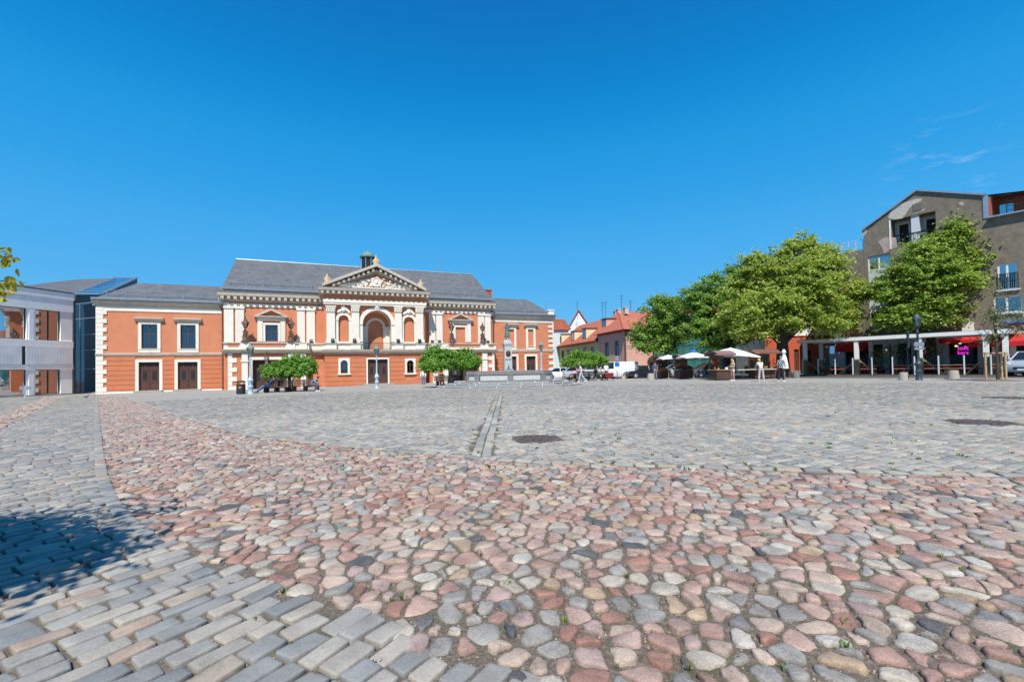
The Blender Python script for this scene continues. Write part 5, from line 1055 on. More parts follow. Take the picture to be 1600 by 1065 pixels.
for (a, b, c, d), rl in ((rw_, 1), (rw2, 0)):
    m = MB(); m.frame(a, b, c, d, .1, .08, .2); m.box(a+(b-a)*.42, a+(b-a)*.42+.12, .08, .19, c+.1, d-.1); w = m.build('window', M['white'], bb)
    m = MB(); m.box(a+.02, b-.02, .14, .16, c+.02, d-.02); m.build('pane', M['sky_glass'] if rl else M['winglass'], w); m = MB(); m.box(a, b, 1.1, 1.12, c, d); m.build('room', M['darkroom'] if rl else cols('golden_room', (.35, .24, .06), var=.5, scale=1.2), w)
    m = MB(); m.box(a-.12, b+.12, -.15, .1, c-.12, c); m.build('sill', M['greypaint'], w)
    if rl: railing(bb, a, b, -.06, c+.05, 1.25, 10, M['darkmetal'], .02, 1)
def blob_patch(name, px, mat, y):
    m = MB(); m.prism([B.uz(*p) for p in px], y, y+.03); m.build(name, mat, bb)
blob_patch('bare_render_patch', [(1388, 341), (1390, 333), (1396, 325), (1406, 318), (1418, 315), (1430, 311), (1441, 310), (1438, 315), (1426, 320), (1421, 326), (1415, 335), (1410, 341), (1399, 343)], pm('pale_mortar_patch', (.50, .46, .41), .22, 5, .95, .7, 30), -.012)
blob_patch('bare_brick_patch', [(1372, 378), (1380, 372), (1390, 370), (1400, 371), (1402, 386), (1396, 388), (1388, 392), (1381, 396), (1379, 388)], M['brickpatch'], -.012)
blob_patch('bare_render_patch', [(1346.8, 357), (1353, 356), (1355, 362), (1352, 367), (1347, 369)], pm('pale_mortar_corner', (.45, .42, .38), .2, 4, .95, .6, 30), -.012)
m = MB(); a, b = B.uz(1426.5, 330), B.uz(1440, 317.5); m.box(a[0], b[0], -.03, .0, a[1], b[1]); m.build('blind_vent', M['sandstone'] if 0 else pm('grey_boarding', (.15, .135, .115), .1, 3, .9), bb)
m = MB(); m.prism([B.uz(*p) for p in [(1497, 318), (1502, 315), (1507, 318), (1503, 322)]], -.012, .0); m.prism([B.uz(*p) for p in [(1425, 334), (1436, 331), (1447, 324), (1444, 329), (1430, 334)]], -.013, .0); m.build('bare_brick_patch', M['brickpatch'], bb)
# ground floor: grey piers, dark shop glass, white panels above, red awnings
m = MB(); m.box(XW, XR, .25, .3, -.1, 3.0); m.build('shop_glass', M['darkroom'], bb)
m = MB(); m.box(XW, XR, -.04, .3, 2.95, SH+.001); m.build('shop_fascia', M['greypaint'], bb)
for x in (1291, 1317, 1385, 1398, 1430, 1469, 1478, 1534, 1562): u = B.u(x); m = MB(); m.box(u-.22, u+.22, -.12, .249, -.1, 2.949); m.build('shop_pier', M['greypaint'] if x != 1291 else M['brown'], bb)
u = B.u(1303); m = MB(); m.box(u-.75, u+.75, .1, .249, 2.2, 3.0); m.build('shop_window', M['sky_glass'], bb); m = MB(); m.box(u-.75, u+.75, .1, .248, -.1, 2.19); m.build('shop_panel', M['greypaint'], bb)
m = MB(); a, b = B.u(1488), B.u(1530); m.box(a, b, -.05, -.041, 3.02, 3.9) if 0 else m.box(B.u(1505), B.u(1524), -.1, .0, SH+.1, SH+1.0); m.build('white_panel', M['white'], bb)
def awning(u0, u1, zt, zb, dep, label):
    m = MB(); k = 10; pr = [(-dep*math.sin(math.pi/2*i/k), zt-(zt-zb)*(1-math.cos(math.pi/2*i/k))) for i in range(k+1)]
    for (y0, z0), (y1, z1) in zip(pr, pr[1:]): m.poly([(u0, y0, z0), (u1, y0, z0), (u1, y1, z1), (u0, y1, z1)])
    for u in (u0, u1): m.poly([(u, 0, zb)]+[(u, y, z) for y, z in pr])
    m.poly([(u0, -dep, zb), (u1, -dep, zb), (u1, -dep, zb-.22), (u0, -dep, zb-.22)]); m.build('awning', M['redcanvas'], bb)
awning(B.u(1312), B.u(1357), 3.5, 2.55, 1.1, ''); awning(B.u(1473), B.u(1530), 3.35, 2.95, 1.3, ''); awning(B.u(1534), B.u(1562), 3.4, 2.6, 1.2, '')
m = MB(); u = B.u(1586); m.box(u-.4, u+.4, -.6, -.5, .1, 2.7); m.build('dark_banner', cols('dark_banner', (.03, .03, .035)), bb)
# --- terrace pavilion
PV = Front((29.8, 40.4), BA, .06); pv = PV.root('terrace_pavilion', 'cafe terrace with white post and beam frame, glass screens and plank deck', 'pavilion')
pu0, pu1 = PV.u(1253), PV.u(1573); dep = 4.2; m = MB(); m.box(pu0-.2, pu1+.3, -.15, dep, 0, .16); m.build('deck', M['timber'], pv)
PX = (1257.5, 1338, 1437, 1541, 1571.5); zb1, zb0 = 3.40, 3.13
for x in PX:
    u = PV.u(x)
    for y in (0, dep-.3):
        m = MB(); m.box(u-.15, u+.15, y, y+.26, 1.5, zb0); p = m.build('post', M['white'], pv)
        m = MB(); m.box(u-.18, u+.18, y-.03, y+.29, .16, 1.5); m.build('post_cladding', M['palewood'], p)
m = MB(); m.box(pu0-.35, pu1+.4, -.08, .3, zb0, zb1); m.build('beam', M['white'], pv); m = MB(); m.box(pu0-.35, pu1+.4, dep-.3, dep+.0, zb0, zb1-.02); m.build('beam', M['white'], pv)
for x in PX: u = PV.u(x); m = MB(); m.box(u-.12, u+.12, .3, dep-.3, zb0+.03, zb1-.03); m.build('cross_beam', M['white'], pv)
m = MB(); m.box(pu0-.2, pu1+.3, .1, dep-.1, zb1+.01, zb1+.05); m.build('added_shade_roof', cols('grey_canvas', (.30, .31, .32)), pv)  # unseen canvas roof, added over the deck to keep the terrace interior dark
for x0, x1 in ((1257.5, 1284), (1338, 1310), (1338, 1369), (1437, 1404), (1437, 1474), (1541, 1508)):
    a, b = PV.u(x0), PV.u(x1); s = 1 if b > a else -1; m = MB(); d = Vector((b-a, 0, -1.35)); c = Vector(((a+b)/2, .13, .85)); L_ = d.length; M_ = Matrix.Translation(c) @ Matrix.Rotation(math.atan2(1.35, (b-a)*1.0)*1.0, 4, 'Y')
    vs = [M_ @ Vector((sx*L_/2, sy*.05, sz*.05)) for sz in (-1, 1) for sx, sy in ((-1, -1), (1, -1), (1, 1), (-1, 1))]; m.add(vs, [(0, 3, 2, 1), (4, 5, 6, 7), (0, 1, 5, 4), (1, 2, 6, 5), (2, 3, 7, 6), (3, 0, 4, 7)]); m.build('brace', M['palewood'], pv)
gx = [1254, 1278, 1304.5, 1332, 1362, 1394, 1428.5, 1466, 1506, 1548, 1576]; 
for x in gx: u = PV.u(x, .1); m = MB(); m.tube([(u, -.1, .16), (u, -.1, 1.62)], .05, 8); m.build('screen_post', M['greypaint'], pv)
clearg = glassmat('clear_screen_glass', (.93, .96, .96), -.035, .96)
for a, b in zip(gx, gx[1:]): a, b = PV.u(a, .1), PV.u(b, .1); m = MB(); m.box(a+.06, b-.06, -.105, -.095, .26, 1.6); m.build('glass_screen', clearg, pv)
# cafe furniture under the added roof
def cafe_table(u, y):
    p = PV.o+PV.d*u-PV.n*y; t = thing('cafe_table', 'timber table with two benches on the plank deck behind the glass screens', 'table', (p[0], p[1], .22), BA, 'tables on the cafe terrace')
    m = MB(); m.box(-.75, .75, -.38, .38, .70, .76); m.build('table_top', M['palewood'], t)
    for s in (-1, 1): m = MB(); m.box(s*.6-.05, s*.6+.05, -.33, .33, 0, .70); m.build('leg', M['black'], t)
    for s in (-1, 1):
        m = MB(); m.box(-.75, .75, s*.72-.16, s*.72+.16, .40, .45); b = m.build('bench', M['timber'], t)
        m = MB(); m.box(-.7, .7, s*.72-.15, s*.72+.15, .452, .51); m.build('cushion', cols('dusty_red_cushion', (.60, .10, .09)), b)
        for q in (-.6, .6): m = MB(); m.box(q-.04, q+.04, s*.72-.12, s*.72+.12, 0, .40); m.build('bench_leg', M['black'], b)
    return t
tb = cafe_table(PV.u(1290, -1.4), 1.4)
for x, y in ((1320, 1.6), (1357, 1.5), (1383, 2.9), (1416, 1.4), (1452, 1.5), (1486, 1.3), (1523, 1.5), (1556, 2.0)):
    p = PV.o+PV.d*PV.u(x, -y)-PV.n*y; dup(tb, (p[0], p[1], .22), BA+random.uniform(-.05, .05))
# pink neon lettering inside and warm globe lamps
def textmesh(name, s, size, mat, loc, rz, ext=.012, parent=None):
    cu = bpy.data.curves.new(name, 'FONT'); cu.body = s; cu.size = size; cu.extrude = ext; cu.align_x = 'CENTER'
    tmp = bpy.data.objects.new(name, cu); COL.objects.link(tmp); bpy.context.view_layer.update(); me = bpy.data.meshes.new_from_object(tmp.evaluated_get(bpy.context.evaluated_depsgraph_get())); bpy.data.objects.remove(tmp)
    me.materials.clear(); me.materials.append(mat); o = bpy.data.objects.new(name, me); COL.objects.link(o); o.location = loc; o.rotation_euler = (math.pi/2, 0, rz)
    if parent: o.parent = parent
    return o
neon = emat('pink_neon', (.95, .05, .8), .75)
for x, y, txt, sz, lab in ((1505, 546.5, 'loft', .5, 'pink neon lettering loft glowing in the cafe window'), (1444, 552, 'La', .5, 'small pink neon lettering La glowing left of the larger neon sign')):
    q = B.uz(x, y, .45); p = B.o+B.d*q[0]+B.n*.45; t = thing('neon_sign', lab, 'neon sign', (p[0], p[1], q[1]), BA)
    m = MB(); m.box(-.62, .62, .06, .08, -.5, .55); m.build('backing', M['black'], t); textmesh('lettering', txt, sz, neon, (0, 0, 0), 0, .03, t)
    if txt == 'loft': textmesh('lettering', 'bars', .40, neon, (-.02, -.0, -.36), 0, .03, t)
warm = emat('warm_globe', (1., .72, .42), .7)
for x, y in ((1500, 536), (1494, 540.5), (1523, 539.5), (1444, 543.5), (1386, 546.3)):
    q = B.uz(x, y, 1.2); p = B.o+B.d*q[0]+B.n*1.2; t = thing('globe_lamp', 'lit warm globe lamp hanging in the dark cafe interior', 'lamp', (p[0], p[1], q[1]), 0, 'globe lamps in the cafe')
    m = MB(); m.ball((0, 0, 0), (.11, .11, .08)); m.build('globe', warm, t, True); m = MB(); m.tube([(0, 0, .09), (0, 0, 3.2-q[1])], .012, 4); m.build('cord', M['black'], t)
# big red parasol and blue sunshade at the right end
q = onY(1583, 519, 35.5); t = thing('red_parasol', 'large square red parasol at the right end of the cafe terrace', 'parasol', (q.x, q.y, .1), BA)
m = MB(); z = q.z-.1; hw = 2.2; R4 = [(-hw, -hw), (hw, -hw), (hw, hw), (-hw, hw)]
for (a, b), (c, d) in zip(R4, R4[1:]+R4[:1]): m.poly([(a, b, z-.75), (c, d, z-.75), (0, 0, z+.1)]); m.poly([(a, b, z-1.1), (c, d, z-1.1), (c, d, z-.75), (a, b, z-.75)])
m.build('canopy', M['redcanvas'], t); m = MB(); m.tube([(0, 0, 0), (0, 0, z)], .05, 8); m.build('pole', M['greypaint'], t); m = MB(); m.rbox((0, 0, .06), (.9, .9, .12)); m.build('foot', M['granite'], t)
q = onY(1592, 494, 37); t = thing('blue_parasol', 'blue parasol behind the young tree at the right edge', 'parasol', (q.x, q.y, .1), .2)
m = MB(); z = q.z-.1; m.lathe([(1.7, z-.6), (.9, z-.2), (.03, z+.1)], (0, 0, 0), 8); m.build('canopy', cols('blue_canvas', (.015, .06, .30)), t); m = MB(); m.tube([(0, 0, 0), (0, 0, z)], .04, 6); m.build('pole', M['greypaint'], t)

for x, y, s, l in ((1376, 2.4, 1.0, 'leafy shrub in a dark tub deep inside the cafe terrace'), (1402, 3.0, 1.25, 'tall leafy plant in a tub beside the second red awning'), (1450, 2.9, 1.15, 'leafy plant in a tub behind the dark lamp post')):
    p = PV.o+PV.d*PV.u(x, -y)-PV.n*y; t = thing('potted_shrub', l, 'plant', (p[0], p[1], .22)); m = MB(); m.lathe([(.25, 0), (.32, .5), (.28, .5)], (0, 0, 0), 12); m.build('tub', M['darkmetal'], t)
    m = MB(); m.tube([(0, 0, .45), (.05, 0, 1.0*s), (0, .05, 1.5*s)], .03, 6); m.build('stem', M['bark'], t); r_ = np.random.default_rng(int(x)); V = []
    for k in range(420):
        c = r_.normal(0, 1, 3)*np.array([.38, .38, .5])*s+np.array([0, 0, 1.45*s]); d1 = r_.normal(0, 1, 3); d1 /= np.linalg.norm(d1); d2 = np.cross(d1, r_.normal(0, 1, 3)); d2 /= np.linalg.norm(d2); V.append([c-d1*.09, c+d2*.045, c+d1*.09, c-d2*.045])
    V = np.array(V); i_ = np.arange(len(V))[:, None]*4; npmesh('foliage', V.reshape(-1, 3), i_+np.array([[0, 1, 2, 3]]), np.zeros((0, 3), int), leafmat('tub_leaf', [(0, (.06, .14, .03)), (1, (.22, .30, .12))]) if x == 1376 else bpy.data.materials['tub_leaf'], t, False)
# ------------------------------------------------------------------ trees
LEAF = leafmat('linden_leaf', [(0, (0.115, 0.195, 0.025)), (.3, (0.216, 0.317, 0.044)), (.65, (0.351, 0.439, 0.075)), (.93, (0.499, 0.537, 0.138)), (1, (0.600, 0.586, 0.225))], .5)
LEAFD = leafmat('dark_linden_leaf', [(0, (0.079, 0.168, 0.027)), (.5, (0.167, 0.300, 0.046)), (.9, (0.285, 0.432, 0.073)), (1, (0.428, 0.512, 0.110))], .42)
LEAFH = leafmat('hornbeam_leaf', [(0, (0.084, 0.166, 0.023)), (.4, (0.182, 0.301, 0.039)), (.8, (0.322, 0.435, 0.065)), (1, (0.504, 0.550, 0.130))], .42)
LEAFT = leafmat('clipped_leaf', [(0, (0.072, 0.179, 0.022)), (.5, (0.144, 0.314, 0.034)), (.85, (0.240, 0.426, 0.060)), (1, (0.384, 0.515, 0.120))], .38)
LEAFY = leafmat('yellow_edged_leaf', [(0, (.26, .30, .02)), (.6, (.38, .38, .03)), (1, (.48, .36, .10))], .6)
def leaf_cloud(P, Nn, size, wr=.62):
    """rhombic leaves at P with normals Nn, slightly folded along the midrib"""
    n = len(P); a = RNG.normal(0, 1, (n, 3)); a -= Nn*(a*Nn).sum(1, keepdims=True); a /= np.linalg.norm(a, axis=1, keepdims=True)+1e-9; b = np.cross(Nn, a); s = (size*RNG.uniform(.65, 1.3, n))[:, None]
    V = np.stack([P-a*s*.5, P-a*s*.05+b*s*wr*.5+Nn*s*.09, P+a*s*.55-Nn*s*.05, P-a*s*.05-b*s*wr*.5+Nn*s*.09], 1)
    return V
def crown_mesh(name, V, mat, parent):
    n = len(V); i = np.arange(n)[:, None]*4; return npmesh(name, V.reshape(-1, 3), np.zeros((0, 4), int), np.concatenate([i+np.array([[0, 1, 2]]), i+np.array([[0, 2, 3]])], 0), mat, parent, smooth=False)
def spray_crown(clumps, nspray, nleaf, size, spread=(.55, .20), droop=.25, shell=.62, up=1.0, seed=1, lumps=0):
    """leaf sprays spread through a set of ellipsoids (centre, radii), denser near their skins"""
    global RNG
    if lumps:                                   # break every clump into smaller boughs standing out from it
        rr = np.random.default_rng(seed+99); new = []
        for c, r in clumps:
            new.append((c, tuple(q*.86 for q in r)))
            for _ in range(lumps):
                d = rr.normal(0, 1, 3); d /= np.linalg.norm(d); d[2] = d[2]*.9+.08; s = rr.uniform(.34, .55); new.append((tuple(np.array(c)+d*np.array(r)*rr.uniform(.66, .92)), (r[0]*s, r[1]*s, r[2]*s*.8)))
        clumps = new
    RNG = np.random.default_rng(seed); vol = np.array([r[0]*r[1]*r[2] for c, r in clumps])**.72; pick = RNG.choice(len(clumps), nspray, p=vol/vol.sum())
    C = np.array([c for c, r in clumps], float)[pick]; R = np.array([r for c, r in clumps], float)[pick]
    d = RNG.normal(0, 1, (nspray, 3)); d /= np.linalg.norm(d, axis=1, keepdims=True); rad = shell+(1.06-shell)*RNG.random((nspray, 1))**.6
    S_ = C+d*R*rad; out = d*np.array([1, 1, .5]); out /= np.linalg.norm(out, axis=1, keepdims=True)+1e-9
    k = RNG.integers(int(nleaf*.5), int(nleaf*1.5), nspray); idx = np.repeat(np.arange(nspray), k); n = len(idx)
    t = RNG.normal(0, 1, (n, 1))*spread[0]; side = np.cross(out, np.array([0, 0, 1.])); side /= np.linalg.norm(side, axis=1, keepdims=True)+1e-9
    w = RNG.normal(0, 1, (n, 1))*spread[0]*.6; h = RNG.normal(0, 1, (n, 1))*spread[1]
    P = S_[idx]+out[idx]*t+side[idx]*w; P[:, 2:] += h-droop*np.abs(t)*.8
    Nn = RNG.normal(0, .55, (n, 3))+np.array([0, 0, up*.7])+out[idx]*.45+np.array(sv)*.45; Nn /= np.linalg.norm(Nn, axis=1, keepdims=True)
    return P, leaf_cloud(P, Nn, size), S_
def trunk_mesh(root, h, r, tips, lean=(0, 0), mat='bark'):
    m = MB(); rr = random.Random(len(tips)*7+int(h*10)); pts = []; rad = []
    for i in range(7): t = i/6; pts.append((lean[0]*t+rr.uniform(-.05, .05)*h*.1*(i > 0), lean[1]*t+rr.uniform(-.05, .05)*h*.1*(i > 0), h*t-.1)); rad.append(r*(1.35 if i == 0 else 1-.38*t))
    m.tube(pts, rad, 12); top = Vector(pts[-1])
    for tx, ty, tz in tips:
        b = Vector((tx, ty, tz)); st = Vector(pts[rr.choice((4, 5, 6))]); mid = st.lerp(b, .5)+Vector((rr.uniform(-.3, .3), rr.uniform(-.3, .3), (b-st).length*.10)); q = r*rr.uniform(.3, .5)
        P_ = [st, st.lerp(mid, .5)+Vector((0, 0, .1)), mid, mid.lerp(b, .5), b]; m.tube(P_, [q, q*.8, q*.6, q*.38, q*.14], 7)
        for _ in range(3): s = mid.lerp(b, rr.uniform(0, .6)); e_ = s+Vector((rr.uniform(-1, 1), rr.uniform(-1, 1), rr.uniform(-.2, .9)))*(b-st).length*.32; m.tube([s, s.lerp(e_, .5)+Vector((0, 0, .1)), e_], [q*.4, q*.25, q*.08], 5)
    return m.build('trunk', M[mat], root, True)
def tree(name, label, loc, th, tr, clumps, nspray, nleaf, size, mat, seed, group=None, spread=(.55, .2), **k):
    t = thing(name, label, 'tree', loc, 0, group); P, V, S_ = spray_crown(clumps, nspray, nleaf, size, spread, seed=seed, lumps=7, **k)
    trunk_mesh(t, th, tr, [tuple(c) for c, r in clumps]); crown_mesh('crown', V, mat, t); return t
# the large linden behind the stalls
def clump_px(rows, Y, base, depth=.8):
    """crown clumps read off as (px, py, half width px, half height px, dy) at distance Y"""
    out = []
    for x, y, w, h, dy in rows:
        p = onY(x, y, Y+dy); sc = (Y+dy)/CF; out.append(((p.x-base[0], p.y-base[1], p.z-base[2]), (w*sc, max(w, h)*sc*depth, h*sc)))
    return out
g = G(1224, 589); b1 = (g[0], g[1], g[2])
tree('linden_tree', 'largest linden with a wide pale green crown behind the stall with a closed white umbrella', b1, 4.6, .62, clump_px([(1240, 400, 42, 36, 0), (1290, 420, 42, 34, .5), (1195, 425, 42, 34, 0), (1255, 445, 55, 42, -1.5), (1315, 455, 34, 36, 0), (1160, 460, 36, 38, 1), (1200, 480, 48, 40, -2), (1290, 490, 42, 34, -1), (1240, 495, 34, 20, -2.5), (1150, 500, 30, 26, -.5), (1325, 498, 18, 18, -1), (1225, 450, 60, 50, 3), (1180, 512, 30, 14, -2), (1268, 385, 22, 18, .5), (1298, 505, 24, 16, -2)], b1[1], b1, .6), 1350, 58, .27, LEAF, 3, 'lindens along the far side of the square', spread=(.42, .13))
b2 = (*onY(1136, 560, 49).xy, -.02)
tree('linden_tree', 'dark green linden between the netted building and the largest tree', b2, 4.2, .5, clump_px([(1118, 455, 34, 30, 0), (1150, 440, 30, 28, 0), (1100, 485, 30, 30, 0), (1140, 490, 44, 38, -1), (1092, 518, 26, 20, -1), (1170, 490, 34, 40, 1), (1125, 525, 40, 22, -1.5), (1085, 470, 18, 20, 0)], 49, b2), 760, 52, .28, LEAFD, 5, 'lindens along the far side of the square', spread=(.42, .14))
b3 = (*onY(1043, 560, 53).xy, -.06)
tree('linden_tree', 'smaller mid green linden in front of the pink house', b3, 3.6, .36, clump_px([(1030, 490, 26, 28, 0), (1055, 480, 24, 24, 0), (1015, 518, 24, 24, 0), (1048, 515, 28, 26, -1), (1070, 505, 18, 22, 0), (1010, 540, 18, 12, -1), (1035, 475, 16, 14, 0), (1000, 525, 14, 18, 0), (1040, 542, 20, 10, -1.5)], 53, b3), 480, 46, .28, LEAFD, 8, 'lindens along the far side of the square', spread=(.4, .14))
_q = B.o+B.d*B.u(1456, 1.9)+B.n*1.9; b4 = (_q[0], _q[1], .2)
tree('hornbeam_tree', 'broad tree with a bright layered crown in front of the brown block', b4, 5.2, .42, clump_px([(1478, 378, 30, 28, 0), (1500, 366, 26, 26, 0), (1436, 412, 34, 28, 0), (1450, 395, 30, 26, 0), (1500, 415, 42, 36, 0), (1405, 445, 36, 32, 0), (1460, 440, 52, 40, -1), (1530, 435, 32, 26, 0), (1410, 480, 34, 26, 0), (1470, 485, 44, 26, -1), (1525, 475, 34, 24, 0), (1395, 500, 24, 16, 0), (1510, 350, 14, 16, 0), (1550, 420, 16, 12, 0), (1440, 500, 26, 14, -1)], b4[1], b4, .5), 1150, 54, .235, LEAFH, 12, spread=(.46, .09), droop=.06, up=1.3)
# tall clipped trees: dense flat-topped crowns on short trunks
def clipped(label, px, py, rows, Y, seed, tx=None, nsp=420):
    b = (*onY(px, py, Y).xy, 0); b = (b[0], b[1], gz(b[0], b[1])); t = thing('clipped_tree', label, 'tree', b, 0, 'clipped trees on the square')
    cl = clump_px(rows, Y, b, .9); P, V, S_ = spray_crown(cl, nsp, 44, .16, (.16, .10), seed=seed, shell=.6, droop=.12, up=.8); z = min(c[2]-r[2] for c, r in cl)
    trunk_mesh(t, z+.5, .16, [(c[0]*.7, c[1]*.7, c[2]) for c, r in cl]); crown_mesh('crown', V, LEAFT, t); return t
clipped('clipped tree with a long rounded crown over the bench where two people sit', 452.5, 610, [(421, 579, 14, 8, 0), (436, 575, 15, 10, 0), (454, 571, 17, 13, 0), (472, 570, 18, 13, 0), (484, 574, 9, 9, 0), (445, 580, 22, 6, -.3), (470, 580, 18, 6, -.3)], 37.2, 21)
clipped('twin domed clipped tree left of the fountain', 704, 605, [(681, 554, 16, 13, 0), (667, 567, 11, 10, 0), (695, 560, 13, 13, 0), (680, 570, 20, 7, -.3), (672, 560, 10, 9, 0)], 37.5, 22)
clipped('right hand dome of clipped foliage touching the fountain rim', 722, 605, [(724, 558, 15, 11, 0), (740, 565, 9, 8, 0), (728, 568, 18, 6, -.3), (712, 562, 9, 8, 0)], 39.5, 23)
clipped('clipped tree with a wide crown shading a bench beside the parked white cars', 897, 596, [(905, 558, 15, 8, 0), (891, 565, 11, 6, 0), (928, 559, 14, 7, 0), (942, 565, 7, 6, 0), (912, 567, 24, 4, -.3), (884, 570, 6, 4, 0)], 47, 24)
# young staked tree
g = G(1559.5, 594.5); t = thing('young_tree', 'slim young tree with sparse pale leaves tied between three stakes', 'tree', (g[0], g[1], g[2]))
cl = clump_px([(1555, 515, 20, 12, 0), (1575, 500, 18, 16, 0), (1550, 488, 16, 16, 0), (1570, 475, 18, 16, 0), (1545, 530, 14, 6, 0), (1590, 520, 14, 12, 0), (1600, 495, 14, 16, 0), (1560, 460, 10, 14, 0), (1535, 500, 8, 8, 0)], g[1], g)
P, V, S_ = spray_crown(cl, 90, 16, .12, (.22, .12), seed=31, shell=.3); trunk_mesh(t, 3.0, .075, [tuple(c) for c, r in cl]); crown_mesh('crown', V, leafmat('variegated_leaf', [(0, (.06, .12, .03)), (.6, (.12, .18, .05)), (.85, (.35, .38, .22)), (1, (.45, .33, .30))], .35), t)
t2 = thing('tree_stakes', 'three pale wooden stakes joined by rails round the young tree', 'tree stakes', (g[0], g[1], g[2]))
sk = [(G(1541, 594.5)), (G(1566, 593)), (G(1572.5, 594.5))]; tops = []
for q in sk: m = MB(); m.tube([(q[0]-g[0], q[1]-g[1], -.1), (q[0]-g[0], q[1]-g[1], 1.62)], .05, 8); m.build('stake', M['palewood'], t2); tops.append(Vector((q[0]-g[0], q[1]-g[1], 1.56)))
for a, b in ((0, 2), (0, 1), (1, 2)): m = MB(); d = (tops[b]-tops[a]).normalized()*.1; m.tube([tops[a]-d, tops[b]+d], .04, 8); m.build('rail', M['palewood'], t2)
m = MB(); m.lathe([(1.25, -.02), (1.15, .02), (.4, .07), (.05, .08)], (g[0], g[1], g[2]), 24, sx=1.0, sy=.8); tag(m.build('soil_bed', pm('bare_soil', (.17, .12, .085), .3, 6, .95, .6, 40)), kind='structure')
# the tree standing just left of the camera: its shadow falls on the setts, one spray of leaves reaches into view
nb = (-5.6, -.4, 0); t = thing('leaning_linden', 'near tree out of frame whose leafy twigs hang in at the left edge', 'tree', nb)
cl = [((1.85, 1.25, 3.6), (.8, .6, .5)), ((1.2, 1.1, 3.8), (1.1, .75, .6)), ((.2, 1.0, 4.0), (1.2, .8, .7)), ((-.5, .5, 4.7), (1.2, .8, .7)), ((.7, .4, 4.8), (1.2, .7, .6))]
P, V, S_ = spray_crown(cl, 620, 44, .095, (.2, .1), seed=41, shell=.1)
W_ = V.mean(1)+np.array(nb); d_ = W_-np.array([0, 0, CH]); zc = d_@CFW; xs = CPX+CF*(d_@CR)/np.maximum(zc, .01); ys = CPY-CF*(d_@CU)/np.maximum(zc, .01)
vis = (zc > .05) & (xs > -12) & (ys > -12) & (xs < 1612) & (ys < 1080); V = V[~vis]
tw = []; br = MB()
for (x, y, Y) in ((-10, 400, 3.3), (6, 405, 3.3), (14, 402, 3.3), (24, 407, 3.3), (-5, 440, 3.2), (12, 436, 3.2), (20, 440, 3.2), (30, 438, 3.2), (0, 447, 3.2), (3, 460, 3.15), (14, 457, 3.15), (-4, 456, 3.15), (8, 410, 3.3), (4, 397, 3.3), (1, 412, 3.3), (17, 461, 3.15)):
    p = onY(x, y, Y); tw.append((p.x-nb[0], p.y-nb[1], p.z-nb[2]))
tw = np.array(tw); Nn = RNG.normal(0, .5, tw.shape)+np.array([.3, -.7, .5]); Nn /= np.linalg.norm(Nn, axis=1, keepdims=True); TV = None
def ovate(P, Nn, size):
    V = []; F = []
    for p, n_ in zip(P, Nn):
        a = RNG.normal(0, 1, 3)+np.array([.5, 0, -.9]); a -= n_*(a@n_); a /= np.linalg.norm(a); b = np.cross(n_, a); s = size*RNG.uniform(.7, 1.25); o = len(V)
        V.append(p-a*s*.5)
        for t, w in ((.18, .30), (.42, .43), (.66, .36), (.86, .16)):
            for q in (-1, 1): V.append(p+a*s*(t-.5)+b*q*s*w*.85+n_*s*.10*w*2)
        for t in (.18, .42, .66, .86): V.append(p+a*s*(t-.5))
        V.append(p+a*s*.58)
        L_, R_, C_ = [o+1, o+3, o+5, o+7], [o+2, o+4, o+6, o+8], [o+9, o+10, o+11, o+12]; tip = o+13
        for S2, fl in ((L_, 0), (R_, 1)):
            F.append((o, C_[0], S2[0])); F.append((C_[3], tip, S2[3]))
            for k in range(3): F.append((C_[k], C_[k+1], S2[k+1])); F.append((C_[k], S2[k+1], S2[k]))
    return np.array(V), np.array(F)
for ys_ in ((400, 403, 3.3), (438, 440, 3.2), (455, 459, 3.15)):
    a, b, c = onY(-60, ys_[0]-14, ys_[2]), onY(-6, ys_[0], ys_[2]), onY(22, ys_[1], ys_[2]); o = Vector(nb); br.tube([Vector((.3, .6, 3.4)), (a-o)+Vector((-.3, 0, .15)), a-o, b-o, c-o], [.02, .012, .008, .005, .002], 5)
trunk_mesh(t, 3.2, .17, [tuple(c) for c, r in cl]); crown_mesh('crown', V, LEAF, t); br.build('twig', M['bark'], t)
for msk in (tw[:, 2] > np.median(tw[:, 2]), tw[:, 2] <= np.median(tw[:, 2])):
    jit = np.repeat(tw[msk], 3, 0)+RNG.normal(0, .022, (3*msk.sum(), 3)); V_, F_ = ovate(jit, np.repeat(Nn[msk], 3, 0), .058); npmesh('leaf_spray', V_, np.zeros((0, 4), int), F_, LEAFY, t, True)
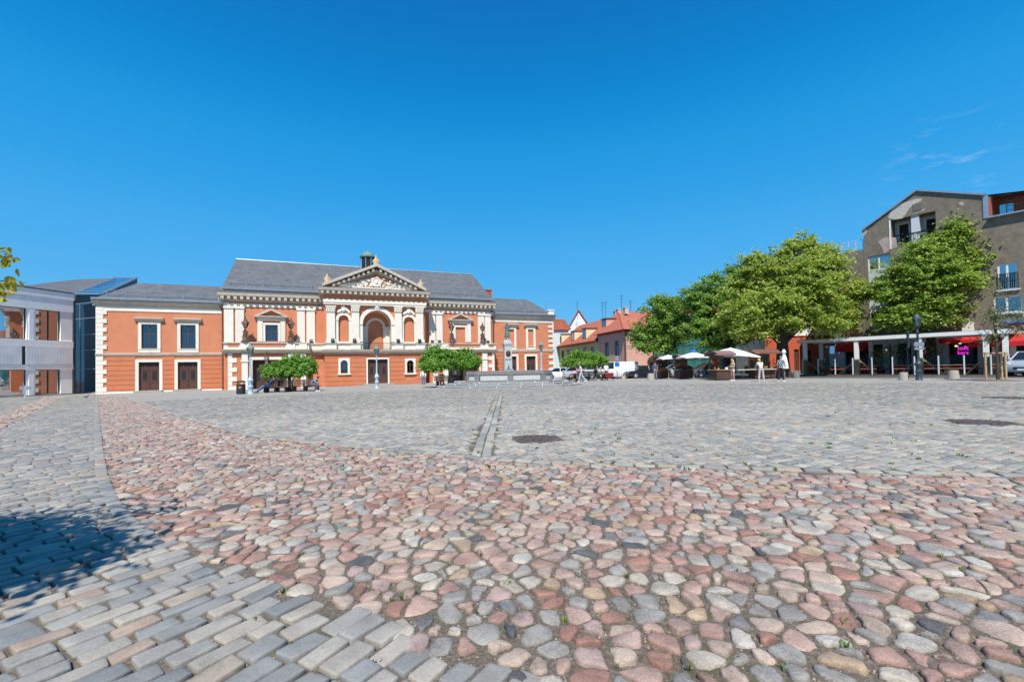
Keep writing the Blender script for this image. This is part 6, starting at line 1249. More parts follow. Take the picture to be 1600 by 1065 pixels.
# ------------------------------------------------------------------ fountain
FX, FY = -.42, 38.3; FA = RAD(5); fz = gz(FX, FY)-.02
fo = thing('fountain', 'octagonal grey granite fountain basin with light panels on three low steps', 'fountain', (FX, FY, fz), FA)
def octa(hx, hy, ch): return [(-hx+ch, -hy), (hx-ch, -hy), (hx, -hy+ch), (hx, hy-ch), (hx-ch, hy), (-hx+ch, hy), (-hx, hy-ch), (-hx, -hy+ch)]
for k, (e, z0, z1) in enumerate(((1.85, -.3, .16), (1.2, .16, .32), (.55, .32, .47))):
    m = MB(); m.slab(octa(3.3+e+.5, 3.1+e, 1.2+e*.45), z0, z1); m.build('step', M['granite'], fo, bevel=.015)
    m = MB(); P_ = octa(3.3+e+.505, 3.1+e+.005, 1.2+e*.45)
    for (a, b), (c, d) in zip(P_, P_[1:]+P_[:1]):
        n = max(1, int(math.hypot(c-a, d-b)/1.5))
        for q in range(n): t = (q+random.uniform(.2, .5))/n; x, y = a+(c-a)*t, b+(d-b)*t; m.rbox((x, y, z1-.06), (.045, .045, .115), math.atan2(d-b, c-a))
        m.rbox(((a+c)/2, (b+d)/2, z1+.003), (math.hypot(c-a, d-b)-.02, .05, .012), math.atan2(d-b, c-a))
    m.build('mortar_joint', M['white'], fo)
O = octa(3.3, 3.1, .75); I = octa(2.85, 2.65, .6); zb, zt2 = .47, 1.26; m = MB()
for i in range(8):
    (a, b), (c, d) = O[i], O[(i+1) % 8]; (e_, f_), (g_, h_) = I[i], I[(i+1) % 8]
    m.add([(a, b, zb), (c, d, zb), (g_, h_, zb), (e_, f_, zb), (a, b, zt2-.3), (c, d, zt2-.3), (g_, h_, zt2-.3), (e_, f_, zt2-.3)], [(0, 1, 5, 4), (2, 3, 7, 6), (4, 5, 6, 7), (1, 0, 3, 2)])
m.build('basin_wall', M['granite'], fo)
O2 = octa(3.42, 3.22, .79); m = MB()
for i in range(8):
    (a, b), (c, d) = O2[i], O2[(i+1) % 8]; (e_, f_), (g_, h_) = I[i], I[(i+1) % 8]
    m.add([(a, b, zt2-.3), (c, d, zt2-.3), (g_, h_, zt2-.3), (e_, f_, zt2-.3), (a, b, zt2), (c, d, zt2), (g_, h_, zt2), (e_, f_, zt2)], [(0, 1, 5, 4), (2, 3, 7, 6), (4, 5, 6, 7), (3, 2, 1, 0)])
m.build('rim', M['granitedark'], fo, bevel=.02)
for i in range(8):
    (a, b), (c, d) = O[i], O[(i+1) % 8]; L_ = math.hypot(c-a, d-b); ang = math.atan2(d-b, c-a); ns = (2 if L_ > 3 else 1)
    for q in range(ns):
        s0, s1 = (q+.0)*L_/ns+.22, (q+1)*L_/ns-.22; x, y = a+(c-a)*(s0+s1)/2/L_, b+(d-b)*(s0+s1)/2/L_; n = Vector((math.sin(ang), -math.cos(ang)))*.03
        m = MB(); m.rbox((x+n.x, y+n.y, (zb+zt2-.3)/2+.01), (s1-s0, .08, zt2-.3-zb-.1), ang); m.build('panel', M['granitelight'], fo, bevel=.01)
    for t in ([0, .5] if ns == 2 else [0]): x, y = a+(c-a)*t, b+(d-b)*t; m = MB(); m.rbox((x, y, (zb+zt2-.3)/2), (.40, .22, zt2-.3-zb-.01), ang if t else ang-RAD(22.5)); m.build('pilaster', M['granitedark'], fo)
wm, _t, _b = newmat('fountain_water'); _b.inputs['Base Color'].default_value = (.03, .06, .06, 1); _b.inputs['Roughness'].default_value = .05
m = MB(); m.poly([(x, y, zt2-.22) for x, y in I]); m.build('water', wm, fo)
# monument in the middle with the bronze girl on top
mo = thing('monument_pillar', 'pale granite pillar with bronze medallion rising from the fountain', 'monument', (FX+.05, FY+.35, fz+zt2-.3), FA+RAD(6))
hcol = 2.72; m = MB(); m.slab([(-.52, -.5), (.52, -.5), (.52, .5), (-.52, .5)], 0, .3); m.slab([(-.42, -.4), (.42, -.4), (.42, .4), (-.42, .4)], .3, .44); m.build('base', M['granite'], mo, bevel=.02)
m = MB(); m.add([(-.34, -.34, .44), (.34, -.34, .44), (.34, .34, .44), (-.34, .34, .44), (-.31, -.31, 2.4), (.31, -.31, 2.4), (.31, .31, 2.4), (-.31, .31, 2.4)], [(3, 2, 1, 0), (4, 5, 6, 7), (0, 1, 5, 4), (1, 2, 6, 5), (2, 3, 7, 6), (3, 0, 4, 7)]); m.build('shaft', M['granitelight'], mo, bevel=.02)
m = MB(); m.lathe([(.47, 2.4), (.49, 2.46), (.54, 2.55), (.54, 2.68), (.42, 2.72)], (0, 0, 0), 4, rot=math.pi/4); m.lathe([(.36, 2.72), (.33, 2.84), (.26, 2.9)], (0, 0, 0), 12); m.build('capital', M['granitelight'], mo)
m = MB(); m.ball((0, -.33, 1.75), (.21, .05, .27), 20, 10); m.ball((.02, -.36, 1.74), (.11, .05, .15), 10, 7); m.ball((.03, -.38, 1.66), (.08, .04, .07), 8, 5); m.build('medallion', M['plinthred'] if 0 else pm('brown_bronze', (.10, .05, .035), .3, 9, .45, .2, 40, metal=.4), mo, True)
textmesh('inscription', 'SIMON DACH', .095, M['black'], (0, -.345, 1.22), 0, .01, mo)
m = MB(); m.tube([(0, -.34, .5), (0, -.40, .62), (0, -.41, .72), (0, -.36, .8)], [.1, .05, .03, .04], 8); m.build('spout', M['bronze'], mo)
st = thing('bronze_statue', 'green bronze statue of a barefoot girl in a long dress on the monument pillar', 'statue', (FX+.05, FY+.35, fz+zt2-.3+2.88), FA+.1)
m = MB(); m.lathe([(.22, 0), (.24, .03), (.20, .06)], (0, 0, 0), 12); m.build('plinth', M['bronze'], st)
m = MB()
for s in (-1, 1): m.tube([(s*.07, -.03, .05), (s*.07, 0, .2), (s*.065, 0, .45)], [.045, .04, .06], 8); m.tube([(s*.07, 0, .08), (s*.08, -.13, .075)], [.04, .025], 6)
n = 20; pr = [(.21, .24), (.225, .3), (.20, .5), (.165, .75), (.135, .86), (.12, .93), (.14, 1.02), (.155, 1.12), (.13, 1.2), (.05, 1.24), (.045, 1.3)]; vs = [(r_*(1+.10*math.sin(j*5*2*math.pi/n)*(z < .8))*math.cos(2*math.pi*j/n), r_*.8*(1+.10*math.sin(j*5*2*math.pi/n)*(z < .8))*math.sin(2*math.pi*j/n), z) for r_, z in pr for j in range(n)]
m.add(vs, [(i*n+j, i*n+(j+1) % n, (i+1)*n+(j+1) % n, (i+1)*n+j) for i in range(len(pr)-1) for j in range(n)])
m.ball((0, -.01, 1.37), (.075, .085, .1), 12, 8); m.ball((0, .04, 1.39), (.085, .08, .095), 10, 7); m.ball((0, -.1, 1.36), (.014, .02, .02), 6, 4); m.tube([(.0, .1, 1.36), (.02, .11, 1.2), (.02, .1, 1.02)], [.035, .03, .015], 6)
m.tube([(-.14, 0, 1.17), (-.21, -.02, 1.0), (-.13, -.16, .93), (-.05, -.18, .95)], [.05, .042, .034, .02], 8); m.tube([(.14, 0, 1.17), (.21, .0, .98), (.15, -.13, .88), (.05, -.17, .92)], [.05, .042, .034, .02], 8)
m.build('figure', M['bronze'], st, True)
# ------------------------------------------------------------------ street lamps
def lamp(label, x, y, h, col, head, extra=None):
    g = G(x, y); t = thing('street_lamp', label, 'street lamp', (g[0], g[1], g[2]), 0, 'old style street lamps'); s = h/3.65
    m = MB(); m.lathe([(.20, -.05), (.20, .06), (.165, .1), (.15, .45), (.19, .5), (.19, .58), (.13, .64), (.14, .85), (.20, .95), (.21, 1.05), (.14, 1.14), (.10, 1.25), (.09, 1.34)], (0, 0, 0), 12); m.build('base', M[col], t, True)
    m = MB(); m.lathe([(.075, 1.34), (.055, 2.55*s), (.085, 2.58*s), (.085, 2.64*s), (.05, 2.68*s), (.05, 2.8*s), (.10, 2.86*s), (.05, 2.92*s)], (0, 0, 0), 10); m.tube([(-.2, 0, 2.5*s), (.2, 0, 2.5*s)], .018, 6); m.build('pole', M[col], t, True)
    z = 2.92*s; m = MB(); m.lathe([(.13, z), (.24, z+.48)], (0, 0, 0), 6, rot=.52); m.build('lantern_glass', M['lampglass'], t)
    m = MB()
    for k in range(6): a = k*math.pi/3+.52; m.tube([(.13*math.cos(a), .13*math.sin(a), z), (.24*math.cos(a), .24*math.sin(a), z+.48)], .014, 4)
    m.lathe([(.14, z-.03), (.14, z+.01)], (0, 0, 0), 6, rot=.52); m.lathe([(.28, z+.47), (.27, z+.51), (.13, z+.64), (.10, z+.70), (.06, z+.73), (.025, z+.86)], (0, 0, 0), 6, rot=.52); m.build('lantern_frame', M[head], t)
    if extra: extra(t, s)
    return t
lamp('pale blue lamp post between the litter bin and the clipped tree', 391.5, 615.5, 3.62, 'lampblue', 'lampgreen')
lamp('pale blue lamp post standing before the theatre portico door', 589, 606.8, 3.62, 'lampblue', 'lampgreen')
lamp('pale blue lamp post half hidden behind the fountain', 846.5, 599, 3.75, 'lampblue', 'lampgreen')
def signs(t, s):
    for dx, dz, w, h in ((-.17, 2.28, .17, .17), (.17, 2.28, .17, .17)): m = MB(); m.tube([(dx, -.1, dz), (dx, -.085, dz)], w, 18); m.build('round_sign', M['zinc'], t)
    m = MB(); m.box(-.3, .3, -.1, -.085, 1.93, 2.07); m.build('sign_plate', M['zinc'], t)
lamp('dark blue lamp post with round traffic signs by the cafe terrace', 1436, 593.5, 4.3, 'lampdark', 'lampdark', signs)
# ------------------------------------------------------------------ small street furniture
g = G(376.5, 615.5); t = thing('litter_bin', 'dark grey round litter bin with a hooded lid left of the lamp post', 'litter bin', (g[0], g[1], g[2]), .3)
m = MB(); m.lathe([(.27, 0), (.29, .03), (.29, .68), (.31, .70), (.31, .74)], (0, 0, 0), 18)
for k in range(18): a = k*math.pi/9; m.tube([(.292*math.cos(a), .292*math.sin(a), .05), (.292*math.cos(a), .292*math.sin(a), .66)], .012, 4)
m.build('bin_body', cols('bin_grey', (.04, .045, .05)), t, True); m = MB()
for k in range(4): a = k*math.pi/2+.78; m.tube([(.26*math.cos(a), .26*math.sin(a), .74), (.26*math.cos(a), .26*math.sin(a), .88)], .03, 6)
m.lathe([(.33, .88), (.33, .93), (.22, 1.0), (.05, 1.03)], (0, 0, 0), 18); m.build('lid', cols('bin_grey', (.04, .045, .05)), t, True)
m = MB(); m.tube([(0, -.295, .5), (0, -.298, .5)], .09, 14); m.build('badge', cols('orange_badge', (.6, .2, .04)), t)
def bench(label, x, y, L_, rz, back=True, extra=0.):
    g = G(x, y) if y else x; t = thing('bench', label, 'bench', (g[0], g[1], g[2]), rz, 'timber benches on the square')
    for k in range(4): m = MB(); m.box(-L_/2, L_/2, -.24+k*.125, -.24+k*.125+.105, .40, .45); m.build('seat_slat', M['timber'], t, bevel=.006)
    if back:
        for k in range(3): m = MB(); m.rbox((0, .30+k*.03, .58+k*.15), (L_, .04, .11), 0, .12); m.build('back_slat', M['timber'], t)
    for s in (-1, 0, 1) if L_ > 2.2 else (-1, 1):
        m = MB(); u = s*(L_/2-.25); m.box(u-.06, u+.06, -.22, .24, 0, .40); back and m.box(u-.05, u+.05, .24, .33, .0, .95); m.build('leg', M['granitedark'] if not back else M['black'], t)
    return t
bL = bench('bench under the long clipped tree where a man in jeans reclines', 432, 612.5, 2.3, RAD(-8)); bR = bench('bench under the long clipped tree where a man sits hunched forward', 478, 611, 2.4, RAD(176))
bench('bench under the twin domed tree with two dark figures', 702, 603, 2.6, RAD(172)); bench('bench behind the woman with the pushchair', 920, 594.3, 3.2, RAD(175))
def bollard(label, x, y, s=1., mat='sandb'):
    g = G(x, y); t = MB(); t.lathe([(.31*s, -.05), (.31*s, .02), (.27*s, .34*s), (.245*s, .52*s), (.24*s, .55*s), (.0, .56*s)], (g[0], g[1], g[2]), 20)
    o = t.build('bollard', cols('warm_granite_bollard', (.40, .345, .28), scale=9, bump=.3, bscale=60) if mat == 'sandb' else M['granitedark'], None, True); return tag(o, label, 'bollard', 'stone bollards along the road')
bollard('tapered stone bollard left of the two sign posts by the dark lamp', 1412, 593.2, .9); bollard('tapered stone bollard between the dark lamp and the staked tree', 1490, 591.4, 1.0)
bollard('dark weathered stone bollard near the plaid shirted man', 1244, 590.5, .95, 'd'); bollard('pale stone bollard left of the leftmost stall', 1017, 593.5, 1.15); bollard('low pale stone bollard beside the red cloth table', 974, 593, .8)
iron = pm('cast_iron', (.15, .115, .10), .25, 8, .6, .5, 60, metal=.3)
for (x, y, r), l in zip(HOLES, ('round cast iron manhole cover right of the drain slabs', 'round cast iron manhole cover in the setts at the right', 'distant round manhole cover at the right edge of the setts')):
    t = thing('manhole_cover', l, 'manhole cover', (x, y, gz(x, y)-.004), random.random()); m = MB(); m.lathe([(r, -.04), (r, .010), (r*.9, .012), (r*.9, .004), (0, .004)], (0, 0, 0), 28); m.build('rim', iron, t)
    m = MB()
    for i in range(-4, 5):
        for j in range(-4, 5):
            a, b = i*r*.19, j*r*.19
            if math.hypot(a, b) < r*.8: m.rbox((a, b, .008), (r*.12, r*.12, .016), (i+j) % 2*.78)
    m.build('plate', iron, t)
def roadsign(label, x, yb_, h, plates):
    g = G(x, yb_); t = thing('road_sign', label, 'road sign', (g[0], g[1], g[2]), 0); m = MB(); m.tube([(0, 0, 0), (0, 0, h)], .035, 8); m.build('post', M['lampdark'], t)
    for shape, w, hh, z, rz, mt in plates:
        m = MB()
        if shape == 'round': m.rbox((0, 0, 0), (.02, .02, .02)); c, s = math.cos(rz), math.sin(rz); m.tube([(-s*.05, c*-.05, z), (-s*.065, c*-.065, z)], w, 18)
        else: m.rbox((0, -.06, z), (w, .015, hh), rz)
        m.build('sign_plate', mt, t)
blue = cols('sign_blue', (.02, .13, .50)); 
roadsign('dark pole with two edge-on round signs beside the dark lamp', 1419.5, 593, 3.2, [('round', .28, 0, 2.95, RAD(-62), M['zinc']), ('round', .28, 0, 2.35, RAD(-62), M['zinc'])])
roadsign('road sign post with white and blue plates behind the man in a white shirt', 964.5, 592.5, 2.55, [('sq', .34, .5, 2.25, 0, M['zinc']), ('sq', .5, .45, 1.6, .1, blue), ('sq', .5, .3, 1.15, .1, M['white'])])
roadsign('blue parking sign on a post before the red and beige house', 1286.5, 580, 3.0, [('sq', .7, .75, 2.5, 0, blue)])
# ------------------------------------------------------------------ market stalls
wick = tilemat('brown_wicker', (.16, .075, .05), (.11, .05, .035), (.05, .022, .016), .12, .05, 'XZ', .75, gap=.012)
canv = cols('white_parasol_cloth', (.80, .80, .78), var=.03); mauve = cols('mauve_brown_canvas', (.23, .13, .125), var=.08)
amber = cols('amber', (.50, .17, .02), var=.5, scale=9, rough=.4)
GOODS = [cols(n_, c_) for n_, c_ in (('goods_ochre', (.45, .22, .05)), ('goods_white', (.7, .68, .62)), ('goods_teal', (.05, .2, .22)), ('goods_dark', (.05, .04, .05)), ('goods_red', (.4, .05, .04)), ('goods_straw', (.5, .36, .16)))]
def stall(label, x, y, W_, D_, rz, hood, ord_, roofmat, seed):
    g = G(x, y); t = thing('market_stall', label, 'market stall', (g[0], g[1], g[2]), rz, 'market stalls under the lindens'); rr = random.Random(seed)
    m = MB(); m.box(-W_/2, W_/2, -D_/2, D_/2, .09, .84); m.box(-W_/2-.02, W_/2+.02, -D_/2-.02, D_/2+.02, .12, .16); m.build('counter', wick, t, bevel=.02)
    m = MB(); m.box(-W_/2-.08, W_/2+.08, -D_/2-.08, D_/2+.08, .841, .89); m.build('counter_top', M['palewood'] if seed % 2 else M['timber'], t)
    for sx in (-1, 1):
        m = MB(); m.tube([(sx*(W_/2-.05), D_/2-.05, 0), (sx*(W_/2-.05), D_/2-.05, hood)], .03, 6); m.build('post', M['timber'], t)
        m = MB(); m.tube([(sx*(W_/2-.06), -D_/2+.06, 0), (sx*(W_/2-.06), -D_/2+.06, .1)], .05, 8); m.build('foot', M['black'], t)
    m = MB(); k = 8; pr = [(-D_*.75+D_*1.5*i/k, hood+.28*math.sin(math.pi*i/k)) for i in range(k+1)]
    for (a, b), (c, d) in zip(pr, pr[1:]): m.poly([(-W_/2-.15, a, b), (W_/2+.15, a, b), (W_/2+.15, c, d), (-W_/2-.15, c, d)]); m.poly([(-W_/2-.15, a, b-.03), (-W_/2-.15, c, d-.03), (W_/2+.15, c, d-.03), (W_/2+.15, a, b-.03)])
    for a, b in (pr[0], pr[-1]): m.box(-W_/2-.15, W_/2+.15, a-.01, a+.01, b-.14, b)
    m.build('canopy', roofmat, t)
    m = MB(); m.box(-W_/2+.1, W_/2-.1, D_/2-.08, D_/2-.05, .95, hood-.15); m.build('back_board', M['timber'], t)
    M_ = Matrix.Translation(g) @ Matrix.Rotation(rz, 4, 'Z')
    for i in range(7):      # hangings on the board
        u = -W_/2+.2+(W_-.4)*i/6; p = M_ @ Vector((u, D_/2-.14, hood-.35-rr.uniform(0, .2))); h = rr.uniform(.2, .5); o = MB(); o.tube([(0, 0, .1), (0, 0, -.02)], .008, 4); w = rr.uniform(.05, .11)
        o.lathe([(w*.3, -.02), (w, -.02-h*.3), (w*.9, -.02-h*.8), (w*.4, -.02-h)], (0, 0, 0), 7); o = o.build('hanging_trinket', amber if rr.random() < .5 else GOODS[rr.randrange(6)]); o.location = p; tag(o, f'trinket hung on the back board of the {ord_}', 'trinket', f'trinkets on the {ord_}')
    for i in range(9):      # goods on the counter
        p = M_ @ Vector((-W_/2+.12+(W_-.24)*i/8, rr.uniform(-D_/2+.12, D_/2-.25), .89)); o = MB(); h = rr.uniform(.1, .34); w = rr.uniform(.07, .13)
        if rr.random() < .5: o.rbox((0, 0, h*.4), (w*2, w*1.6, h*.8), rr.uniform(-.4, .4)); o.rbox((0, 0, h*.8+.012), (w*2.1, w*1.7, .024), 0)
        else: o.lathe([(w*.5, 0), (w, h*.25), (w*.8, h*.6), (w*.35, h*.75), (w*.5, h*.95), (w*.1, h*1.1)], (0, 0, 0), 9)
        o = o.build('souvenir', GOODS[rr.randrange(6)] if rr.random() < .8 else amber); o.location = p; tag(o, f'small souvenir standing on the counter of the {ord_}', 'souvenir', f'souvenirs on the {ord_}')
    return t
ST = [('brown wicker stall nearest the pink house, with a man in blue before it', 1036, 591.5, 1.15, 1.0, RAD(14), 2.05, 'stall nearest the pink house', mauve, 1),
      ('brown wicker stall in front of the silver car', 1069, 591.8, 1.5, 1.1, RAD(12), 2.1, 'stall before the silver car', mauve, 2),
      ('largest brown wicker stall with a pale wooden top beside the blonde vendor', 1126, 593.6, 1.45, 1.2, RAD(10), 2.2, 'stall of the blonde vendor', mauve, 3),
      ('brown stall with a white table top where two customers stand', 1192, 591.5, 1.9, 1.15, RAD(0), 2.25, 'stall of the two customers', cols('brown_canvas', (.17, .075, .055), var=.08), 4)]
for a in ST: stall(*a)
def parasol(label, x, y, ztop, rad, tilt=(0, 0), closed=False):
    g = G(x, y); t = thing('market_parasol', label, 'parasol', (g[0], g[1], g[2]), 0, 'white parasols over the stalls'); m = MB(); m.tube([(0, 0, 0), (0, 0, ztop+.05)], .028, 8); m.build('pole', M['palewood'], t); m = MB(); m.lathe([(.28, 0), (.28, .06), (.06, .1), (.05, .3)], (0, 0, 0), 14); m.build('foot', M['granitedark'], t)
    m = MB()
    if closed:
        n = 16
        vs = [(r_*(1+.28*(j % 2)*(z < 1.9))*math.cos(2*math.pi*j/n), r_*(1+.28*(j % 2)*(z < 1.9))*math.sin(2*math.pi*j/n), z) for r_, z in ((.24, .85), (.22, 1.2), (.16, 1.7), (.09, 2.05), (.11, 2.12), (.17, 2.16), (.12, 2.34), (.04, 2.44)) for j in range(n)]; m.add(vs, [(i*n+j, i*n+(j+1) % n, (i+1)*n+(j+1) % n, (i+1)*n+j) for i in range(7) for j in range(n)])
    else:
        n = 4; R_ = [(rad*1.25*math.cos(math.pi/4+k*math.pi/2), rad*1.25*math.sin(math.pi/4+k*math.pi/2)) for k in range(4)]; q = 6
        def P(k, s, u): (a, b), (c, d) = R_[k], R_[(k+1) % 4]; x_, y_ = a+(c-a)*u, b+(d-b)*u; z = ztop-(rad*.38)*s**1.15-.06*s*math.sin(math.pi*u)*-1; return (x_*s, y_*s, z+tilt[0]*x_*s+tilt[1]*y_*s)
        for k in range(4):
            for i in range(q):
                for j in range(6): s0, s1, u0, u1 = i/q, (i+1)/q, j/6, (j+1)/6; m.poly([P(k, s1, u0), P(k, s1, u1), P(k, s0, u1), P(k, s0, u0)])
            for j in range(6): a, b = P(k, 1, j/6), P(k, 1, (j+1)/6); m.poly([a, b, (b[0], b[1], b[2]-.1), (a[0], a[1], a[2]-.1)])
    m.build('canopy', canv, t, not closed)
    if 'blue cap' in label: m = MB(); m.lathe([(.30, ztop-.06), (.26, ztop+.12), (.10, ztop+.2), (.02, ztop+.22)], (0, 0, 0), 10); m.build('cap', cols('sign_blue', (.02, .13, .50)), t)
    if not closed:
        m = MB()
        for k in range(4): m.tube([(0, 0, ztop-.5), (R_[k][0]*.5, R_[k][1]*.5, ztop-.3), (R_[k][0]*.97, R_[k][1]*.97, ztop-.42+tilt[0]*R_[k][0]+tilt[1]*R_[k][1])], .012, 4)
        m.build('ribs', M['palewood'], t)
parasol('white parasol over the stall nearest the pink house', 1045, 591.8, 2.42, 1.05); parasol('white parasol with a blue cap over the stall before the silver car', 1084, 592.2, 2.55, 1.35)
parasol('wide tilted white parasol over the blonde vendor', 1143, 592.4, 2.75, 1.9, (-.07, 0)); parasol('closed white parasol behind the man in the plaid shirt', 1226, 591.6, 2.4, 1, closed=True)
g = G(1180, 592.2); t = thing('trestle_table', 'folding table with a white top at the stall of the two customers', 'table', (g[0], g[1], g[2]), .05)
m = MB(); m.box(-1.6, 1.7, -.3, .25, .80, .84); m.build('table_top', M['white'], t)
for s in (-1.2, 1.3): m = MB(); m.tube([(s, -.2, 0), (s+.1, .15, .80)], .02, 6); m.tube([(s+.1, -.2, 0), (s, .15, .80)], .02, 6); m.build('leg', M['black'], t)
g = G(951, 594); t = thing('draped_table', 'low table with a deep red cloth before the white van', 'table', (g[0], g[1], g[2]), .1)
m = MB(); m.box(-.42, .42, -.3, .3, .30, .74); m.build('table_cloth', cols('deep_red_cloth', (.22, .01, .02)), t); m = MB(); m.box(-.85, .45, -.32, .32, .741, .77); m.build('table_top', M['granite'], t)
for s in (-.78, .38): m = MB(); m.box(s-.03, s+.03, -.25, -.2, 0, .741 if s < 0 else .3); m.build('leg', M['black'], t)
# ------------------------------------------------------------------ cars
tyre = cols('tyre_rubber', (.018, .018, .02)); rimm = pm('alloy_rim', (.55, .56, .58), .1, 5, .3, metal=.8); carglass = pm('car_glass', (.015, .02, .025), .1, 1, .05, spec=.8); lampred = cols('tail_lamp_red', (.45, .02, .02)); lampw = cols('head_lamp_clear', (.75, .78, .8), rough=.15)
def carpaint(n, c):
    if n in M: return M[n]
    m, t, b = newmat(n); b.inputs['Base Color'].default_value = c4(c); b.inputs['Roughness'].default_value = .28; b.inputs['Coat Weight'].default_value = .8; b.inputs['Coat Roughness'].default_value = .04; M[n] = m; return m
def car(label, loc, rz, paint, kind='sedan', cat='car', group='cars parked around the square'):
    t = thing('parked_car' if kind != 'van' else 'parked_van', label, cat, loc, rz, group); w = .9
    if kind == 'van': L_ = 4.9; st = [(-2.45, .35, .85, .80), (-2.35, .28, 1.0, .9), (-1.7, .25, 1.08, .94), (-1.0, .25, 1.15, .95), (0, .25, 1.15, .95), (1.8, .25, 1.15, .95), (2.40, .28, 1.15, .94), (2.45, .4, 1.12, .9)]; cab = [(-1.75, 1.08, .90), (-.85, 1.9, .80), (2.35, 1.95, .82), (2.44, 1.13, .91)]
    elif kind == 'hatch': L_ = 4.2; st = [(-2.1, .35, .66, .66), (-2.02, .25, .80, .80), (-1.5, .22, .90, .88), (-.9, .22, .96, .89), (.2, .22, .98, .89), (1.4, .22, 1.0, .88), (2.0, .28, 1.0, .82), (2.08, .42, .92, .74)]; cab = [(-1.05, .95, .82), (-.25, 1.46, .62), (1.35, 1.46, .62), (2.02, .98, .76)]
    elif kind == 'suv': L_ = 4.7; st = [(-2.35, .42, .80, .74), (-2.28, .32, 1.0, .88), (-1.6, .28, 1.06, .94), (-1.0, .28, 1.1, .95), (.3, .28, 1.12, .95), (1.5, .28, 1.14, .94), (2.25, .34, 1.14, .88), (2.34, .5, 1.05, .80)]; cab = [(-1.15, 1.09, .88), (-.35, 1.66, .68), (1.6, 1.68, .68), (2.22, 1.12, .82)]
    else: L_ = 4.6; st = [(-2.3, .35, .62, .64), (-2.22, .24, .76, .80), (-1.6, .2, .86, .89), (-1.0, .2, .92, .9), (.3, .2, .94, .9), (1.4, .2, .97, .89), (2.15, .26, .98, .82), (2.28, .42, .9, .72)]; cab = [(-1.15, .91, .82), (-.35, 1.40, .60), (.85, 1.41, .60), (1.75, .96, .78)]
    m = MB(); vs = []; n = 10
    for x, zl, zb, hw in st: vs += [(x, -hw*.9, zl), (x, -hw, zl+(zb-zl)*.3), (x, -hw, zl+(zb-zl)*.72), (x, -hw*.95, zb-.02), (x, -hw*.7, zb+.03), (x, hw*.7, zb+.03), (x, hw*.95, zb-.02), (x, hw, zl+(zb-zl)*.72), (x, hw, zl+(zb-zl)*.3), (x, hw*.9, zl)]
    k = len(st); m.add(vs, [(i*n+j, (i+1)*n+j, (i+1)*n+(j+1) % n, i*n+(j+1) % n) for i in range(k-1) for j in range(n)]+[tuple(range(n)), tuple((k-1)*n+j for j in range(n-1, -1, -1))]); m.build('body', paint, t, True)
    m = MB(); (xa, za, wa), (xb, zb, wb), (xc, zc, wc), (xd, zd, wd) = cab
    m.add([(xa, -wa, za), (xb, -wb, zb), (xc, -wc, zc), (xd, -wd, zd), (xa, wa, za), (xb, wb, zb), (xc, wc, zc), (xd, wd, zd)], [(0, 3, 2, 1), (4, 5, 6, 7), (0, 1, 5, 4), (2, 3, 7, 6), (1, 2, 6, 5)]); m.build('window_glass', carglass, t)
    m = MB(); o_ = .012
    m.slab([(xb-.05, -wb-o_), (xc+.06, -wc-o_), (xc+.06, wc+o_), (xb-.05, wb+o_)], zb-.03, zb+.03)
    for s in (-1, 1):
        for p, q in (((xa, s*wa, za), (xb, s*wb, zb)), ((xd, s*wd, zd), (xc, s*wc, zc))): m.tube([p, q], .045, 5)
        xm = (xb+xc)/2; m.tube([(xm, s*(wa+.02), za), (xm, s*(wb+o_), zb)], .05, 5)
    if kind == 'van':
        for s in (-1, 1): m.add([(xb+.9, s*(.93), 1.1), (xd-.05, s*(.93), 1.1), (xc, s*(.835), zc), (xb+.9, s*(.815), zb)], [(0, 1, 2, 3)])
        m.add([(xd+.012, -wd, zd), (xd+.012, wd, zd), (xc+.012, wc, zc), (xc+.012, -wc, zc)], [(0, 1, 2, 3)])
    m.build('roof', paint, t)
    if kind == 'van': m = MB(); [m.box(xc+.03, xc+.05, s*.1, s*.7, 1.35, 1.75) for s in (-1, 1)]; m.build('rear_window', carglass, t)
    wr = .32 if kind in ('sedan', 'hatch') else .36; ax = L_*.30
    for x in (-ax-.05, ax-.02):
        for s in (-1, 1):
            hw = .9 if kind != 'van' else .95; m = MB(); m.tube([(x, s*(hw-.2), wr), (x, s*(hw+.015), wr)], wr, 20); wh = m.build('wheel', tyre, t, True)
            m = MB(); m.tube([(x, s*(hw+.012), wr), (x, s*(hw+.03), wr)], wr*.68, 16)
            for q in range(5): a = q*1.2566; m.tube([(x, s*(hw+.03), wr), (x+wr*.6*math.cos(a), s*(hw+.035), wr+wr*.6*math.sin(a))], .03, 4)
            m.build('rim', rimm, wh)
    zf = st[1][2]
    for s in (-1, 1):
        m = MB(); m.ball((st[1][0]+.04, s*st[1][3]*.78, zf-.12), (.12, .17, .07), 10, 6); m.build('headlight', lampw, t, True); m = MB(); m.box(st[-1][0]-.06, st[-1][0]+.015, s*st[-1][3]*.62, s*st[-1][3]*.98, st[-1][2]-.22, st[-1][2]-.03); m.build('tail_light', lampred, t)
        m = MB(); m.ball((xa+.35, s*(wa+.14), za+.1), (.06, .1, .07), 8, 5); m.build('mirror', paint, t)
    m = MB(); m.box(st[0][0]-.012, st[0][0]+.05, -.45, .45, st[0][1]+.05, st[0][1]+.22); m.build('grille', M['black'], t)
    for x in (st[0][0]-.02, st[-1][0]+.005): m = MB(); m.box(x, x+.015, -.26, .26, .42, .53); m.build('number_plate', M['white'], t)
    return t
def cpos(x, y, Y): p = onY(x, y, Y); return (p.x, p.y, gz(p.x, p.y))
wp, bp_, sp_, dp = carpaint('white_car_paint', (.78, .79, .8)), carpaint('black_car_paint', (.012, .014, .02)), carpaint('silver_car_paint', (.42, .44, .46)), carpaint('graphite_car_paint', (.10, .11, .12))
